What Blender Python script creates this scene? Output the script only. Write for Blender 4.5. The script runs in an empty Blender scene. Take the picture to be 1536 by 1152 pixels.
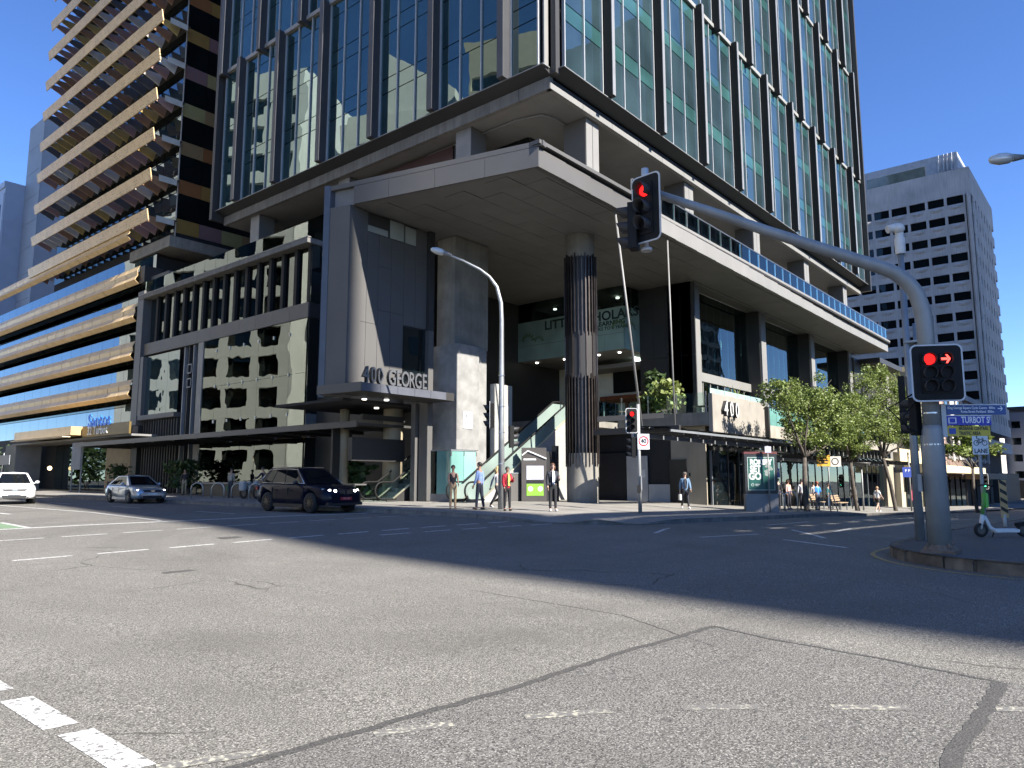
import bpy, bmesh, math, random
from mathutils import Vector, Matrix
random.seed(7)
R = math.radians
SC = bpy.context.scene
COL = SC.collection

# ---------------------------------------------------------------- camera, sky, sun, exposure
cam_d = bpy.data.cameras.new("camera"); cam = bpy.data.objects.new("camera", cam_d); COL.objects.link(cam)
cam.location = (0, 0, 1.6); cam.rotation_euler = (R(90 + 7.37), 0, R(-50))
cam_d.sensor_width = 36; cam_d.lens = 26.09; cam_d.clip_end = 6000
SC.camera = cam

SUN_AZ = (-0.005, -1.0); SUN_EL = R(38)
W = bpy.data.worlds.new("World"); SC.world = W; W.use_nodes = True
wn = W.node_tree.nodes; wl = W.node_tree.links
for n in list(wn): wn.remove(n)
sky = wn.new("ShaderNodeTexSky"); sky.sky_type = 'NISHITA'; sky.sun_disc = False
sky.sun_elevation = SUN_EL; sky.sun_rotation = math.atan2(SUN_AZ[0], SUN_AZ[1])
sky.air_density = 0.6; sky.dust_density = 0.0; sky.ozone_density = 3.0
bg = wn.new("ShaderNodeBackground"); bg.inputs[1].default_value = 0.108
wo = wn.new("ShaderNodeOutputWorld")
hs = wn.new("ShaderNodeHueSaturation"); hs.inputs['Saturation'].default_value = 1.15; hs.inputs['Hue'].default_value = 0.508
wl.new(sky.outputs[0], hs.inputs['Color']); wl.new(hs.outputs[0], bg.inputs[0]); wl.new(bg.outputs[0], wo.inputs[0])
sun_d = bpy.data.lights.new("sun", 'SUN'); sun_d.energy = 5.0; sun_d.angle = R(0.5); sun_d.color = (1, 0.95, 0.87)
sun = bpy.data.objects.new("sun", sun_d); COL.objects.link(sun)
sv = Vector((SUN_AZ[0] * math.cos(SUN_EL), SUN_AZ[1] * math.cos(SUN_EL), math.sin(SUN_EL)))
sun.rotation_euler = sv.to_track_quat('Z', 'Y').to_euler(); sun.location = (60, -60, 80)
SC.view_settings.view_transform = 'Standard'; SC.view_settings.look = 'None'
SC.view_settings.exposure = 1.55; SC.view_settings.gamma = 1; SC.view_settings.use_curve_mapping = False
SC.render.engine = 'CYCLES'
cy = SC.cycles
cy.use_denoising = True; cy.max_bounces = 8; cy.diffuse_bounces = 4; cy.glossy_bounces = 4; cy.transparent_max_bounces = 12
cy.caustics_reflective = False; cy.caustics_refractive = False; cy.sample_clamp_indirect = 6

# ---------------------------------------------------------------- helpers: objects
ORG = {}
def link(name, data):
    o = bpy.data.objects.new(name, data); COL.objects.link(o); return o
def tag(o, label=None, cat=None, group=None, kind=None):
    if label: o['label'] = label
    if cat: o['category'] = cat
    if group: o['group'] = group
    if kind: o['kind'] = kind
    return o
def thing(name, label, cat, loc=(0, 0, 0), rz=0.0, group=None, local=False):
    o = link(name, None); o.empty_display_size = .3
    o.location = loc; o.rotation_euler = (0, 0, rz)
    ORG[o.name] = Vector((0, 0, 0)) if local else Vector(loc)
    return tag(o, label, cat, group)
def kids(o): return [c for c in COL.objects if c.parent == o]
def dup(o, loc=None, rz=None, label=None, parent=None, cm=None):
    if cm is None:
        cm = {}
        for c in COL.objects:
            if c.parent: cm.setdefault(c.parent.name, []).append(c)
    n = o.copy(); COL.objects.link(n)
    if parent: n.parent = parent
    if loc is not None: n.location = loc
    if rz is not None: n.rotation_euler = (0, 0, rz)
    if label: n['label'] = label
    for c in cm.get(o.name, []): dup(c, parent=n, cm=cm)
    return n
def put(name, mesh, parent, loc, rz=0.0, scale=None, label=None, kind=None):
    """one more object sharing a mesh, placed at a world point under its parent"""
    o = link(name, mesh)
    if parent:
        o.parent = parent; ORG[o.name] = ORG.get(parent.name, Vector())
        o.location = Vector(loc) - ORG.get(parent.name, Vector())
    else: o.location = loc
    if rz: o.rotation_euler = (0, 0, rz)
    if scale: o.scale = scale
    if label: o['label'] = label
    if kind: o['kind'] = kind
    return o

class MB:
    def __init__(s): s.v = []; s.f = []; s.mi = []; s.m = 0; s.sm = []
    def face(s, pts, smooth=False):
        b = len(s.v); s.v += [tuple(p) for p in pts]; s.f.append(tuple(range(b, b + len(pts)))); s.mi.append(s.m); s.sm.append(smooth); return s
    def add(s, vs, fs, smooth=False):
        b = len(s.v); s.v += [tuple(p) for p in vs]
        for f in fs: s.f.append(tuple(b + i for i in f)); s.mi.append(s.m); s.sm.append(smooth)
        return s
    def box(s, x0, y0, z0, x1, y1, z1):
        x0, x1 = min(x0, x1), max(x0, x1); y0, y1 = min(y0, y1), max(y0, y1); z0, z1 = min(z0, z1), max(z0, z1)
        v = [(x0, y0, z0), (x1, y0, z0), (x1, y1, z0), (x0, y1, z0), (x0, y0, z1), (x1, y0, z1), (x1, y1, z1), (x0, y1, z1)]
        return s.add(v, [(0, 3, 2, 1), (4, 5, 6, 7), (0, 1, 5, 4), (1, 2, 6, 5), (2, 3, 7, 6), (3, 0, 4, 7)])
    def prism(s, poly, z0, z1):
        """polygon in plan (counter clockwise) extruded upwards; z1/z0 may be callables"""
        if sum(poly[i - 1][0] * poly[i][1] - poly[i][0] * poly[i - 1][1] for i in range(len(poly))) < 0: poly = poly[::-1]
        n = len(poly); f0 = z0 if callable(z0) else (lambda x, y: z0); f1 = z1 if callable(z1) else (lambda x, y: z1)
        v = [(x, y, f0(x, y)) for x, y in poly] + [(x, y, f1(x, y)) for x, y in poly]
        fs = [tuple(reversed(range(n))), tuple(range(n, 2 * n))] + [(i, (i + 1) % n, n + (i + 1) % n, n + i) for i in range(n)]
        return s.add(v, fs)
    def ext(s, poly, vec):
        """3D polygon extruded along a vector"""
        n = len(poly); vec = Vector(vec); P = [Vector(p) for p in poly]; nw = Vector()
        for i in range(n): nw += P[i].cross(P[(i + 1) % n])
        if nw.dot(vec) < 0: P.reverse()
        v = P + [p + vec for p in P]
        fs = [tuple(reversed(range(n))), tuple(range(n, 2 * n))] + [(i, (i + 1) % n, n + (i + 1) % n, n + i) for i in range(n)]
        return s.add(v, fs)
    def bar(s, p, q, w, h=None, up=(0, 0, 1)):
        p = Vector(p); q = Vector(q); d = (q - p).normalized(); h = h or w
        u = Vector(up)
        if abs(d.dot(u)) > .98: u = Vector((1, 0, 0))
        a = d.cross(u).normalized() * w / 2; b = a.cross(d).normalized() * h / 2
        v = [p - a - b, p + a - b, p + a + b, p - a + b, q - a - b, q + a - b, q + a + b, q - a + b]
        return s.add(v, [(0, 3, 2, 1), (4, 5, 6, 7), (0, 1, 5, 4), (1, 2, 6, 5), (2, 3, 7, 6), (3, 0, 4, 7)])
    def tube(s, path, r, n=8, cap=True):
        P = [Vector(p) for p in path]; m = len(P); rr = r if isinstance(r, (list, tuple)) else [r] * m
        rings = []; ref = None
        for i in range(m):
            d = (P[min(i + 1, m - 1)] - P[max(i - 1, 0)]).normalized()
            if ref is None:
                ref = Vector((1, 0, 0)) if abs(d.x) < .9 else Vector((0, 1, 0))
            a = (ref - d * ref.dot(d)).normalized(); b = d.cross(a); ref = a
            rings.append([P[i] + (a * math.cos(2 * math.pi * k / n) + b * math.sin(2 * math.pi * k / n)) * rr[i] for k in range(n)])
        v = [p for g in rings for p in g]; fs = []
        for i in range(m - 1):
            for k in range(n):
                fs.append((i * n + k, i * n + (k + 1) % n, (i + 1) * n + (k + 1) % n, (i + 1) * n + k))
        s.add(v, fs, True)
        if cap:
            b = len(s.v) - len(v)
            s.f.append(tuple(b + k for k in reversed(range(n)))); s.mi.append(s.m); s.sm.append(False)
            s.f.append(tuple(b + (m - 1) * n + k for k in range(n))); s.mi.append(s.m); s.sm.append(False)
        return s
    def cyl(s, p, q, r, n=16): return s.tube([p, q], r, n)
    def lathe(s, c, prof, n=16, smooth=True):
        cx, cy_, cz = c; v = []; fs = []; m = len(prof)
        for r_, z in prof:
            for k in range(n):
                a = 2 * math.pi * k / n; v.append((cx + r_ * math.cos(a), cy_ + r_ * math.sin(a), cz + z))
        for i in range(m - 1):
            for k in range(n): fs.append((i * n + k, i * n + (k + 1) % n, (i + 1) * n + (k + 1) % n, (i + 1) * n + k))
        return s.add(v, fs, smooth)
    def ball(s, c, rx, ry=None, rz=None, n=10, m=7):
        ry = ry or rx; rz = rz or rx; v = []; fs = []
        for i in range(m + 1):
            t = math.pi * i / m
            for k in range(n):
                a = 2 * math.pi * k / n
                v.append((c[0] + rx * math.sin(t) * math.cos(a), c[1] + ry * math.sin(t) * math.sin(a), c[2] - rz * math.cos(t)))
        for i in range(m):
            for k in range(n): fs.append((i * n + k, i * n + (k + 1) % n, (i + 1) * n + (k + 1) % n, (i + 1) * n + k))
        return s.add(v, fs, True)
    def mesh(s, name, mats, off=(0, 0, 0)):
        me = bpy.data.meshes.new(name); ox, oy, oz = off
        me.from_pydata([(a - ox, b - oy, c - oz) for a, b, c in s.v], [], s.f)
        for m in (mats if isinstance(mats, (list, tuple)) else [mats]): me.materials.append(m)
        me.polygons.foreach_set('material_index', s.mi); me.polygons.foreach_set('use_smooth', s.sm); me.update()
        return me
    def build(s, name, mats, parent=None, label=None, cat=None, group=None, kind=None, bevel=0, origin=None):
        off = ORG.get(parent.name, Vector()) if parent else Vector(origin or (0, 0, 0))
        me = s.mesh(name, mats, off)
        if bevel:
            bm = bmesh.new(); bm.from_mesh(me); bmesh.ops.remove_doubles(bm, verts=bm.verts, dist=1e-5)
            bmesh.ops.bevel(bm, geom=[e for e in bm.edges if len(e.link_faces) == 2 and e.calc_face_angle(0) > .5], offset=bevel, segments=2, affect='EDGES', clamp_overlap=True)
            bm.to_mesh(me); bm.free()
        o = link(name, me)
        if parent: o.parent = parent; ORG[o.name] = off
        else: o.location = off; ORG[o.name] = off
        return tag(o, label, cat, group, kind)

def text_mesh(txt, size, ext=0.01, align='CENTER', bold=0.0, shear=0):
    cu = bpy.data.curves.new("lettering", 'FONT'); cu.body = txt; cu.size = size; cu.extrude = ext; cu.align_x = align; cu.align_y = 'CENTER'
    cu.offset = bold; cu.resolution_u = 3; cu.shear = shear
    o = bpy.data.objects.new("tmp", cu); COL.objects.link(o)
    dg = bpy.context.evaluated_depsgraph_get(); me = bpy.data.meshes.new_from_object(o.evaluated_get(dg))
    bpy.data.objects.remove(o); me.name = "lettering"; return me
def text(txt, size, m, parent, loc, right, up=(0, 0, 1), ext=.01, align='CENTER', bold=0.0, name="lettering", sx=1.0, local=False):
    me = text_mesh(txt, size, ext, align, bold); me.materials.append(m)
    r_ = Vector(right).normalized(); u = Vector(up).normalized(); n = r_.cross(u)
    M = Matrix(((r_.x * sx, u.x, n.x, 0), (r_.y * sx, u.y, n.y, 0), (r_.z * sx, u.z, n.z, 0), (0, 0, 0, 1)))
    me.transform(M)
    o = link(name, me)
    if parent:
        o.parent = parent; ORG[o.name] = ORG.get(parent.name, Vector())
        o.location = Vector(loc) - (Vector() if local else ORG.get(parent.name, Vector()))
    else: o.location = loc
    return o

# ---------------------------------------------------------------- helpers: materials
MT = {}
def _nt(name):
    m = bpy.data.materials.new(name); m.use_nodes = True; nt = m.node_tree
    for n in list(nt.nodes): nt.nodes.remove(n)
    out = nt.nodes.new("ShaderNodeOutputMaterial"); return m, nt, out
def _noise(nt, scale, detail=4, vec=None, rough=.55):
    g = nt.nodes.new("ShaderNodeNewGeometry"); n = nt.nodes.new("ShaderNodeTexNoise"); n.inputs['Scale'].default_value = scale
    n.inputs['Detail'].default_value = detail; n.inputs['Roughness'].default_value = rough
    if vec:
        mp = nt.nodes.new("ShaderNodeMapping"); mp.inputs['Scale'].default_value = vec; nt.links.new(g.outputs['Position'], mp.inputs['Vector'])
        nt.links.new(mp.outputs[0], n.inputs['Vector'])
    else: nt.links.new(g.outputs['Position'], n.inputs['Vector'])
    return n.outputs['Fac']
def _ramp(nt, src, p0, p1, c0=(0, 0, 0), c1=(1, 1, 1)):
    r_ = nt.nodes.new("ShaderNodeValToRGB"); e = r_.color_ramp.elements
    e[0].position = p0; e[1].position = p1; e[0].color = (*c0, 1); e[1].color = (*c1, 1)
    nt.links.new(src, r_.inputs[0]); return r_.outputs[0]
def _mix(nt, fac, a, b, mode='MIX'):
    m = nt.nodes.new("ShaderNodeMix"); m.data_type = 'RGBA'; m.blend_type = mode
    for idx, v in ((0, fac), (6, a), (7, b)):
        if isinstance(v, (int, float)): m.inputs[idx].default_value = v
        elif isinstance(v, tuple): m.inputs[idx].default_value = (*v, 1)
        else: nt.links.new(v, m.inputs[idx])
    return m.outputs[2]
def mat(name, col, rough=.6, metal=0.0, var=.12, vs=1.5, bump=0.0, bs=30, streak=0.0, stain=None, spec=.5, coat=0.0):
    if name in MT: return MT[name]
    m, nt, out = _nt(name); p = nt.nodes.new("ShaderNodeBsdfPrincipled"); nt.links.new(p.outputs[0], out.inputs[0])
    c = tuple(col); p.inputs['Roughness'].default_value = rough; p.inputs['Metallic'].default_value = metal
    p.inputs['Specular IOR Level'].default_value = spec
    if coat: p.inputs['Coat Weight'].default_value = coat; p.inputs['Coat Roughness'].default_value = .03
    last = c
    if var:
        f = _ramp(nt, _noise(nt, vs, 5), .3, .7)
        last = _mix(nt, f, tuple(x * (1 - var) for x in c), tuple(min(1, x * (1 + var)) for x in c))
    if streak:
        f = _ramp(nt, _noise(nt, 1, 4, (5, 5, .35)), .42, .75)
        ff = nt.nodes.new("ShaderNodeMath"); ff.operation = 'MULTIPLY'; ff.inputs[1].default_value = streak; nt.links.new(f, ff.inputs[0])
        last = _mix(nt, ff.outputs[0], last, stain or tuple(x * .45 for x in c))
    if isinstance(last, tuple): p.inputs['Base Color'].default_value = (*last, 1)
    else: nt.links.new(last, p.inputs['Base Color'])
    if bump:
        b = nt.nodes.new("ShaderNodeBump"); b.inputs['Strength'].default_value = bump; b.inputs['Distance'].default_value = .02
        nt.links.new(_noise(nt, bs, 4), b.inputs['Height']); nt.links.new(b.outputs[0], p.inputs['Normal'])
    MT[name] = m; return m
def emit(name, col, strength=1.0):
    if name in MT: return MT[name]
    m, nt, out = _nt(name); e = nt.nodes.new("ShaderNodeEmission"); e.inputs[0].default_value = (*col, 1); e.inputs[1].default_value = strength
    nt.links.new(e.outputs[0], out.inputs[0]); MT[name] = m; return m
def glass(name, base=(.02, .05, .06), ior=2.2, tint=(.9, 1, .97), wave=.02, ws=.35, clear=False, tcol=(.6, .75, .72), rough=.0):
    """coated glazing: fresnel mirror over a dark body (clear=False) or over see-through tinted glass (clear=True)"""
    if name in MT: return MT[name]
    m, nt, out = _nt(name); mx = nt.nodes.new("ShaderNodeMixShader"); fr = nt.nodes.new("ShaderNodeFresnel"); fr.inputs[0].default_value = ior
    g = nt.nodes.new("ShaderNodeBsdfGlossy"); g.inputs['Color'].default_value = (*tint, 1); g.inputs['Roughness'].default_value = rough
    if clear:
        b = nt.nodes.new("ShaderNodeBsdfTransparent"); b.inputs[0].default_value = (*tcol, 1)
    else:
        b = nt.nodes.new("ShaderNodeBsdfDiffuse")
        c = _mix(nt, _ramp(nt, _noise(nt, .3, 2), .35, .65), tuple(x * .7 for x in base), tuple(x * 1.3 for x in base)); nt.links.new(c, b.inputs[0])
    if wave:
        bp = nt.nodes.new("ShaderNodeBump"); bp.inputs['Strength'].default_value = 1; bp.inputs['Distance'].default_value = wave
        nt.links.new(_noise(nt, ws, 2), bp.inputs['Height']); nt.links.new(bp.outputs[0], g.inputs['Normal'])
    nt.links.new(fr.outputs[0], mx.inputs[0]); nt.links.new(b.outputs[0], mx.inputs[1]); nt.links.new(g.outputs[0], mx.inputs[2]); nt.links.new(mx.outputs[0], out.inputs[0])
    MT[name] = m; return m
# ================================================================= GROUND
def interp(x, xs, ys):
    if x <= xs[0]: return ys[0]
    for i in range(1, len(xs)):
        if x <= xs[i]: return ys[i - 1] + (ys[i] - ys[i - 1]) * (x - xs[i - 1]) / (xs[i] - xs[i - 1])
    return ys[-1]
GX = [-500, 0, 10, 15, 20, 26, 30, 38, 47, 60, 80, 120, 400]; GZ = [0, 0, .12, .17, .17, .05, -.05, -.2, -.5, -.85, -1.4, -2.3, -4]
def gz(x, y): return interp(x, GX, GZ) + interp(y, [12, 20, 140], [0, .16, .45])
def kd(x, y):
    dx = x - 19; dy = y - 12.4
    if dx < 3.5 and dy < 3.5: return max(0, 3.5 - math.hypot(3.5 - dx, 3.5 - dy))
    return max(0, min(dx, dy))
RAMPS = [(19.3, 14.6), (21.6, 12.7)]
def ramp(x, y): return sum(.13 * math.exp(-((math.hypot(x - a, y - b) / 1.15) ** 4)) for a, b in RAMPS)
def pz(x, y): return gz(x, y) + .15 - ramp(x, y) + min(.03 * kd(x, y), .27)

def asphalt(name, c0, c1, speck=.5, warm=(.2, .19, .17)):
    m, nt, out = _nt(name); p = nt.nodes.new("ShaderNodeBsdfPrincipled"); nt.links.new(p.outputs[0], out.inputs[0])
    p.inputs['Roughness'].default_value = .85; p.inputs['Specular IOR Level'].default_value = .3
    a = _mix(nt, _ramp(nt, _noise(nt, .22, 4, (.5, 1.6, 1)), .32, .68), c0, c1)
    a = _mix(nt, _ramp(nt, _noise(nt, 56, 3), .38, .58), tuple(x * .38 for x in c0), a)
    a = _mix(nt, _ramp(nt, _noise(nt, 84, 2), .55, .66), a, tuple(min(1, x * 2.3) for x in c1))
    a = _mix(nt, _ramp(nt, _noise(nt, 33, 2), .58, .72), a, tuple(min(1, x * 1.45) for x in c1))
    st = _ramp(nt, _noise(nt, .8, 5, (.25, 1.4, 1)), .56, .8); f = nt.nodes.new("ShaderNodeMath"); f.operation = 'MULTIPLY'; f.inputs[1].default_value = .35
    nt.links.new(st, f.inputs[0]); a = _mix(nt, f.outputs[0], a, tuple(x * .55 for x in c0))
    # polished wheel tracks sweeping round the corner, oil drips
    for cx, cyy, fr, k in ((14, 14, .62, .3), (60, -18, .5, .22)):
        g0 = nt.nodes.new("ShaderNodeNewGeometry"); dd = nt.nodes.new("ShaderNodeVectorMath"); dd.operation = 'DISTANCE'; dd.inputs[1].default_value = (cx, cyy, 0); nt.links.new(g0.outputs['Position'], dd.inputs[0])
        n1 = nt.nodes.new("ShaderNodeTexNoise"); n1.noise_dimensions = '1D'; n1.inputs['Scale'].default_value = fr; n1.inputs['Detail'].default_value = 3; nt.links.new(dd.outputs['Value'], n1.inputs['W'])
        tk = _ramp(nt, n1.outputs['Fac'], .4, .62); f2 = nt.nodes.new("ShaderNodeMath"); f2.operation = 'MULTIPLY'; f2.inputs[1].default_value = k; nt.links.new(tk, f2.inputs[0])
        f3 = nt.nodes.new("ShaderNodeMath"); f3.operation = 'MULTIPLY'; nt.links.new(f2.outputs[0], f3.inputs[0]); nt.links.new(_ramp(nt, _noise(nt, .16, 2), .35, .6), f3.inputs[1])
        a = _mix(nt, f3.outputs[0], a, tuple(x * .6 for x in c0))
    dr = _ramp(nt, _noise(nt, 2.6, 2), .74, .79); dg = nt.nodes.new("ShaderNodeMath"); dg.operation = 'MULTIPLY'; dg.inputs[1].default_value = .5; nt.links.new(dr, dg.inputs[0]); a = _mix(nt, dg.outputs[0], a, tuple(x * .45 for x in c0))
    # hairline cracks
    g = nt.nodes.new("ShaderNodeNewGeometry"); v = nt.nodes.new("ShaderNodeTexVoronoi"); v.feature = 'DISTANCE_TO_EDGE'; v.inputs['Scale'].default_value = .33
    nz = nt.nodes.new("ShaderNodeTexNoise"); nz.inputs['Scale'].default_value = 1.3; nz.inputs['Detail'].default_value = 6; nt.links.new(g.outputs['Position'], nz.inputs['Vector'])
    ad = _mix(nt, .35, g.outputs['Position'], nz.outputs['Color'], 'ADD'); nt.links.new(ad, v.inputs['Vector'])
    cr = _ramp(nt, v.outputs['Distance'], .0015, .006, (1, 1, 1), (0, 0, 0))
    gate = _ramp(nt, _noise(nt, .23, 2), .53, .6); mm = nt.nodes.new("ShaderNodeMath"); mm.operation = 'MULTIPLY'; nt.links.new(cr, mm.inputs[0]); nt.links.new(gate, mm.inputs[1])
    a = _mix(nt, mm.outputs[0], a, tuple(x * .35 for x in c0))
    nt.links.new(a, p.inputs['Base Color'])
    b = nt.nodes.new("ShaderNodeBump"); b.inputs['Strength'].default_value = .6; b.inputs['Distance'].default_value = .01
    nt.links.new(_noise(nt, 55, 4), b.inputs['Height']); nt.links.new(b.outputs[0], p.inputs['Normal'])
    MT[name] = m; return m
M_ROAD = asphalt("asphalt", (.128, .121, .109), (.19, .181, .161))
M_PATCH = asphalt("asphalt_patch", (.104, .1, .093), (.155, .149, .137))
M_APATH = asphalt("bitumen_path", (.085, .085, .084), (.11, .11, .108))
M_PAVE = mat("footpath_concrete", (.2, .188, .168), .85, var=.22, vs=.7, bump=.2, bs=18)
def paint(name, col, wear=.42):
    m, nt, out = _nt(name); p = nt.nodes.new("ShaderNodeBsdfPrincipled"); nt.links.new(p.outputs[0], out.inputs[0]); p.inputs['Roughness'].default_value = .75
    f = _ramp(nt, _noise(nt, 24, 6, None, .7), wear, wear + .1)
    c = _mix(nt, _ramp(nt, _noise(nt, 3, 4), .3, .7), tuple(x * .82 for x in col), col)
    nt.links.new(_mix(nt, f, (.13, .125, .118), c), p.inputs['Base Color'])
    b = nt.nodes.new("ShaderNodeBump"); b.inputs['Strength'].default_value = .4; b.inputs['Distance'].default_value = .01
    nt.links.new(_noise(nt, 38, 4), b.inputs['Height']); nt.links.new(b.outputs[0], p.inputs['Normal'])
    MT[name] = m; return m
M_WHITE = paint("road_paint_white", (.6, .6, .58), .41); M_FADED = paint("road_paint_faded", (.42, .4, .32), .5)
M_YELLOW = paint("road_paint_yellow", (.5, .33, .06), .44); M_GREEN = paint("road_paint_green", (.16, .27, .14), .4)
M_SEAL = mat("bitumen_seal", (.06, .057, .053), .8, var=.6, vs=70, bump=.5, bs=60)
M_KERB = mat("kerb_concrete", (.19, .175, .155), .85, var=.3, vs=2.2, bump=.3, bs=20, streak=.35)
M_KERBO = mat("kerb_old_stone", (.125, .1, .075), .9, var=.55, vs=3.2, bump=.9, bs=9, streak=.5, stain=(.03, .028, .024))

def axis(lo, hi, st, far):
    a = []; x = lo
    while x < hi: a.append(x); x += st
    return [-far, -far * .4, -far * .15] + a + [hi, far * .2, far * .45, far]
xs = sorted(set([x for x in axis(-30, 130, 2, 2400)])); ys = sorted(set(axis(-40, 145, 2.5, 2400)))
b = MB(); nx = len(xs)
vs_ = [(x, y, gz(x, y)) for y in ys for x in xs]
fs_ = [(j * nx + i, j * nx + i + 1, (j + 1) * nx + i + 1, (j + 1) * nx + i) for j in range(len(ys) - 1) for i in range(nx - 1)]
b.add(vs_, fs_, True).build("road", M_ROAD, kind='structure')

def arc(cx, cy_, r_, a0, a1, n): return [(cx + r_ * math.cos(R(a0 + (a1 - a0) * i / n)), cy_ + r_ * math.sin(R(a0 + (a1 - a0) * i / n))) for i in range(n + 1)]
def pave(name, K, I, n, zf, m):
    """sheet between a kerb line K and an inner line I (same number of points)"""
    b = MB(); v = []; w = n + 1
    for p, q in zip(K, I):
        for j in range(w):
            t = (j / n) ** 1.6; x = p[0] + (q[0] - p[0]) * t; y = p[1] + (q[1] - p[1]) * t; v.append((x, y, zf(x, y)))
    f = [(i * w + j, i * w + j + 1, (i + 1) * w + j + 1, (i + 1) * w + j) for i in range(len(K) - 1) for j in range(n)]
    return b.add(v, f, True).build(name, m, kind='structure')
K1 = [(19, y) for y in range(140, 16, -2)] + [(19, 16.6)] + arc(22.5, 15.9, 3.5, 180, 270, 12) + [(23.5 + .01, 12.4)] + [(x, 12.4) for x in range(25, 141, 2)]
I1 = [(48, max(y, 42)) if x < 20 and y > 16 else ((48, 42) if x < 24 else (max(x, 48), 42)) for x, y in K1]
fp = pave("footpath", K1, I1, 26, pz, M_PAVE)
def kerb_stones(name, K, L, m, top, wid=.17, jit=.0, seed=1, bev=.018):
    rnd = random.Random(seed)
    root = link(name, None); root['kind'] = 'structure'; ORG[root.name] = Vector()
    pts = [Vector((x, y, 0)) for x, y in K]; segs = []; acc = 0.0; cur = pts[0].copy(); i = 1; pos = [cur.copy()]
    while i < len(pts):
        d = (pts[i] - cur).length
        need = L * (1 + rnd.uniform(-jit, jit)) if acc == 0 else need
        if acc + d >= need:
            cur = cur + (pts[i] - cur).normalized() * (need - acc); pos.append(cur.copy()); acc = 0
        else: acc += d; cur = pts[i].copy(); i += 1
    for a, c in zip(pos[:-1], pos[1:]):
        d = (c - a); ln = d.length - .012; d.normalize(); nrm = Vector((-d.y, d.x, 0)); out_ = -nrm * rnd.uniform(-.01, .012) * (jit * 6)
        z0 = gz(a.x, a.y) - .1; z1 = gz(c.x, c.y) - .1; t0 = top(a.x, a.y); t1 = top(c.x, c.y); j = rnd.uniform(-.012, .008) * jit * 5
        p = [a + out_, a + d * ln + out_, a + d * ln + nrm * wid + out_, a + nrm * wid + out_]
        b = MB(); v = [(q.x, q.y, (z0 if k in (0, 3) else z1)) for k, q in enumerate(p)] + [(q.x, q.y, (t0 if k in (0, 3) else t1) + j) for k, q in enumerate(p)]
        b.add(v, [(0, 3, 2, 1), (4, 5, 6, 7), (0, 1, 5, 4), (1, 2, 6, 5), (2, 3, 7, 6), (3, 0, 4, 7)])
        b.build("kerb_stone", m, root, bevel=bev)
    return root
kerb_stones("kerb", [p for p in K1 if p[1] < 66 and p[0] < 86], 1.5, M_KERB, lambda x, y: gz(x, y) + .154 - ramp(x, y) * .98)
# near corner footpath with old stone kerb
K2 = [(x, 3.9) for x in range(60, 16, -2)] + arc(16.6, .9, 3.0, 90, 180, 14) + [(13.6, y) for y in (-1, -4, -8, -14, -22, -30)]
I2 = [(max(x, 26), -8) if x > 17 else (26, -8) for x, y in K2[:22]] + [(26, -8)] * 15 + [(26, min(y, -8)) for x, y in K2[37:]]
NT = lambda x, y: gz(x, y) + .2
pave("corner_footpath", K2, I2, 12, NT, M_APATH)
kerb_stones("corner_kerb", [p for p in K2 if p[1] > -16], .78, M_KERBO, lambda x, y: gz(x, y) + .205, .2, .3, 5, .03)

def strip(name, pts, w, m, lift=.004, wob=0.0, cut=0.0):
    """painted or sealed strip along a polyline on the road"""
    P = [Vector((x, y, 0)) for x, y in pts]; S = [P[0]]
    for a, c in zip(P[:-1], P[1:]):
        n = max(1, int((c - a).length / (.09 if wob else .35)))
        S += [a + (c - a) * (k + 1) / n for k in range(n)]
    b = MB(); v = []
    for i, p in enumerate(S):
        d = (S[min(i + 1, len(S) - 1)] - S[max(i - 1, 0)]).normalized(); nr = Vector((-d.y, d.x, 0))
        o_ = random.uniform(-wob, wob); ww = w * (1 + random.uniform(-1, 1) * wob * 6)
        for s_ in (-1, 1):
            q = p + nr * (s_ * ww / 2 + o_); q = q + d * (s_ * cut if i in (0, len(S) - 1) else 0); v.append((q.x, q.y, gz(q.x, q.y) + lift))
    b.add(v, [(2 * i, 2 * i + 1, 2 * i + 3, 2 * i + 2) for i in range(len(S) - 1)], True)
    return b.build(name, m, kind='structure')
def flat(name, poly, m, lift=.004):
    return MB().face([(x, y, gz(x, y) + lift) for x, y in poly]).build(name, m, kind='structure')
flat("asphalt_patch", [(6.85, .6), (7.52, 3.5), (5.9, 3.66), (4.4, 3.74), (2.2, 3.95), (1.2, 3.98), (1.2, .6)], M_PATCH, .002)
for pts, w in (([(.6, 4.1), (2.3, 3.95), (3.25, 3.86), (4.4, 3.73), (5.87, 3.67), (7.46, 3.52)], .07), ([(7.46, 3.52), (7.24, 2.88), (7.09, 1.94), (6.84, .93)], .035), ([(6.84, .93), (5.95, .92), (4.9, .93), (3, .6)], .1)):
    strip("asphalt_seam", pts, w, M_SEAL, .005, .014)
for pts in ([(6.6, 3.1), (7.4, 4.6), (7.7, 7.2)], [(10.5, 1.6), (11.8, 2.6), (13.2, 4.4), (13.6, 6)]):
    strip("asphalt_crack", pts, .011, M_SEAL, .003, .012)
for x, y in ((6.1, 12.3), (5.7, 11.0), (8.7, 12.1), (9.6, 17.0)):
    flat("bitumen_repair", [(x - .32, y - .2), (x + .05, y - .26), (x + .33, y - .12), (x + .28, y + .2), (x - .2, y + .23)], M_SEAL, .003)
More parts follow.
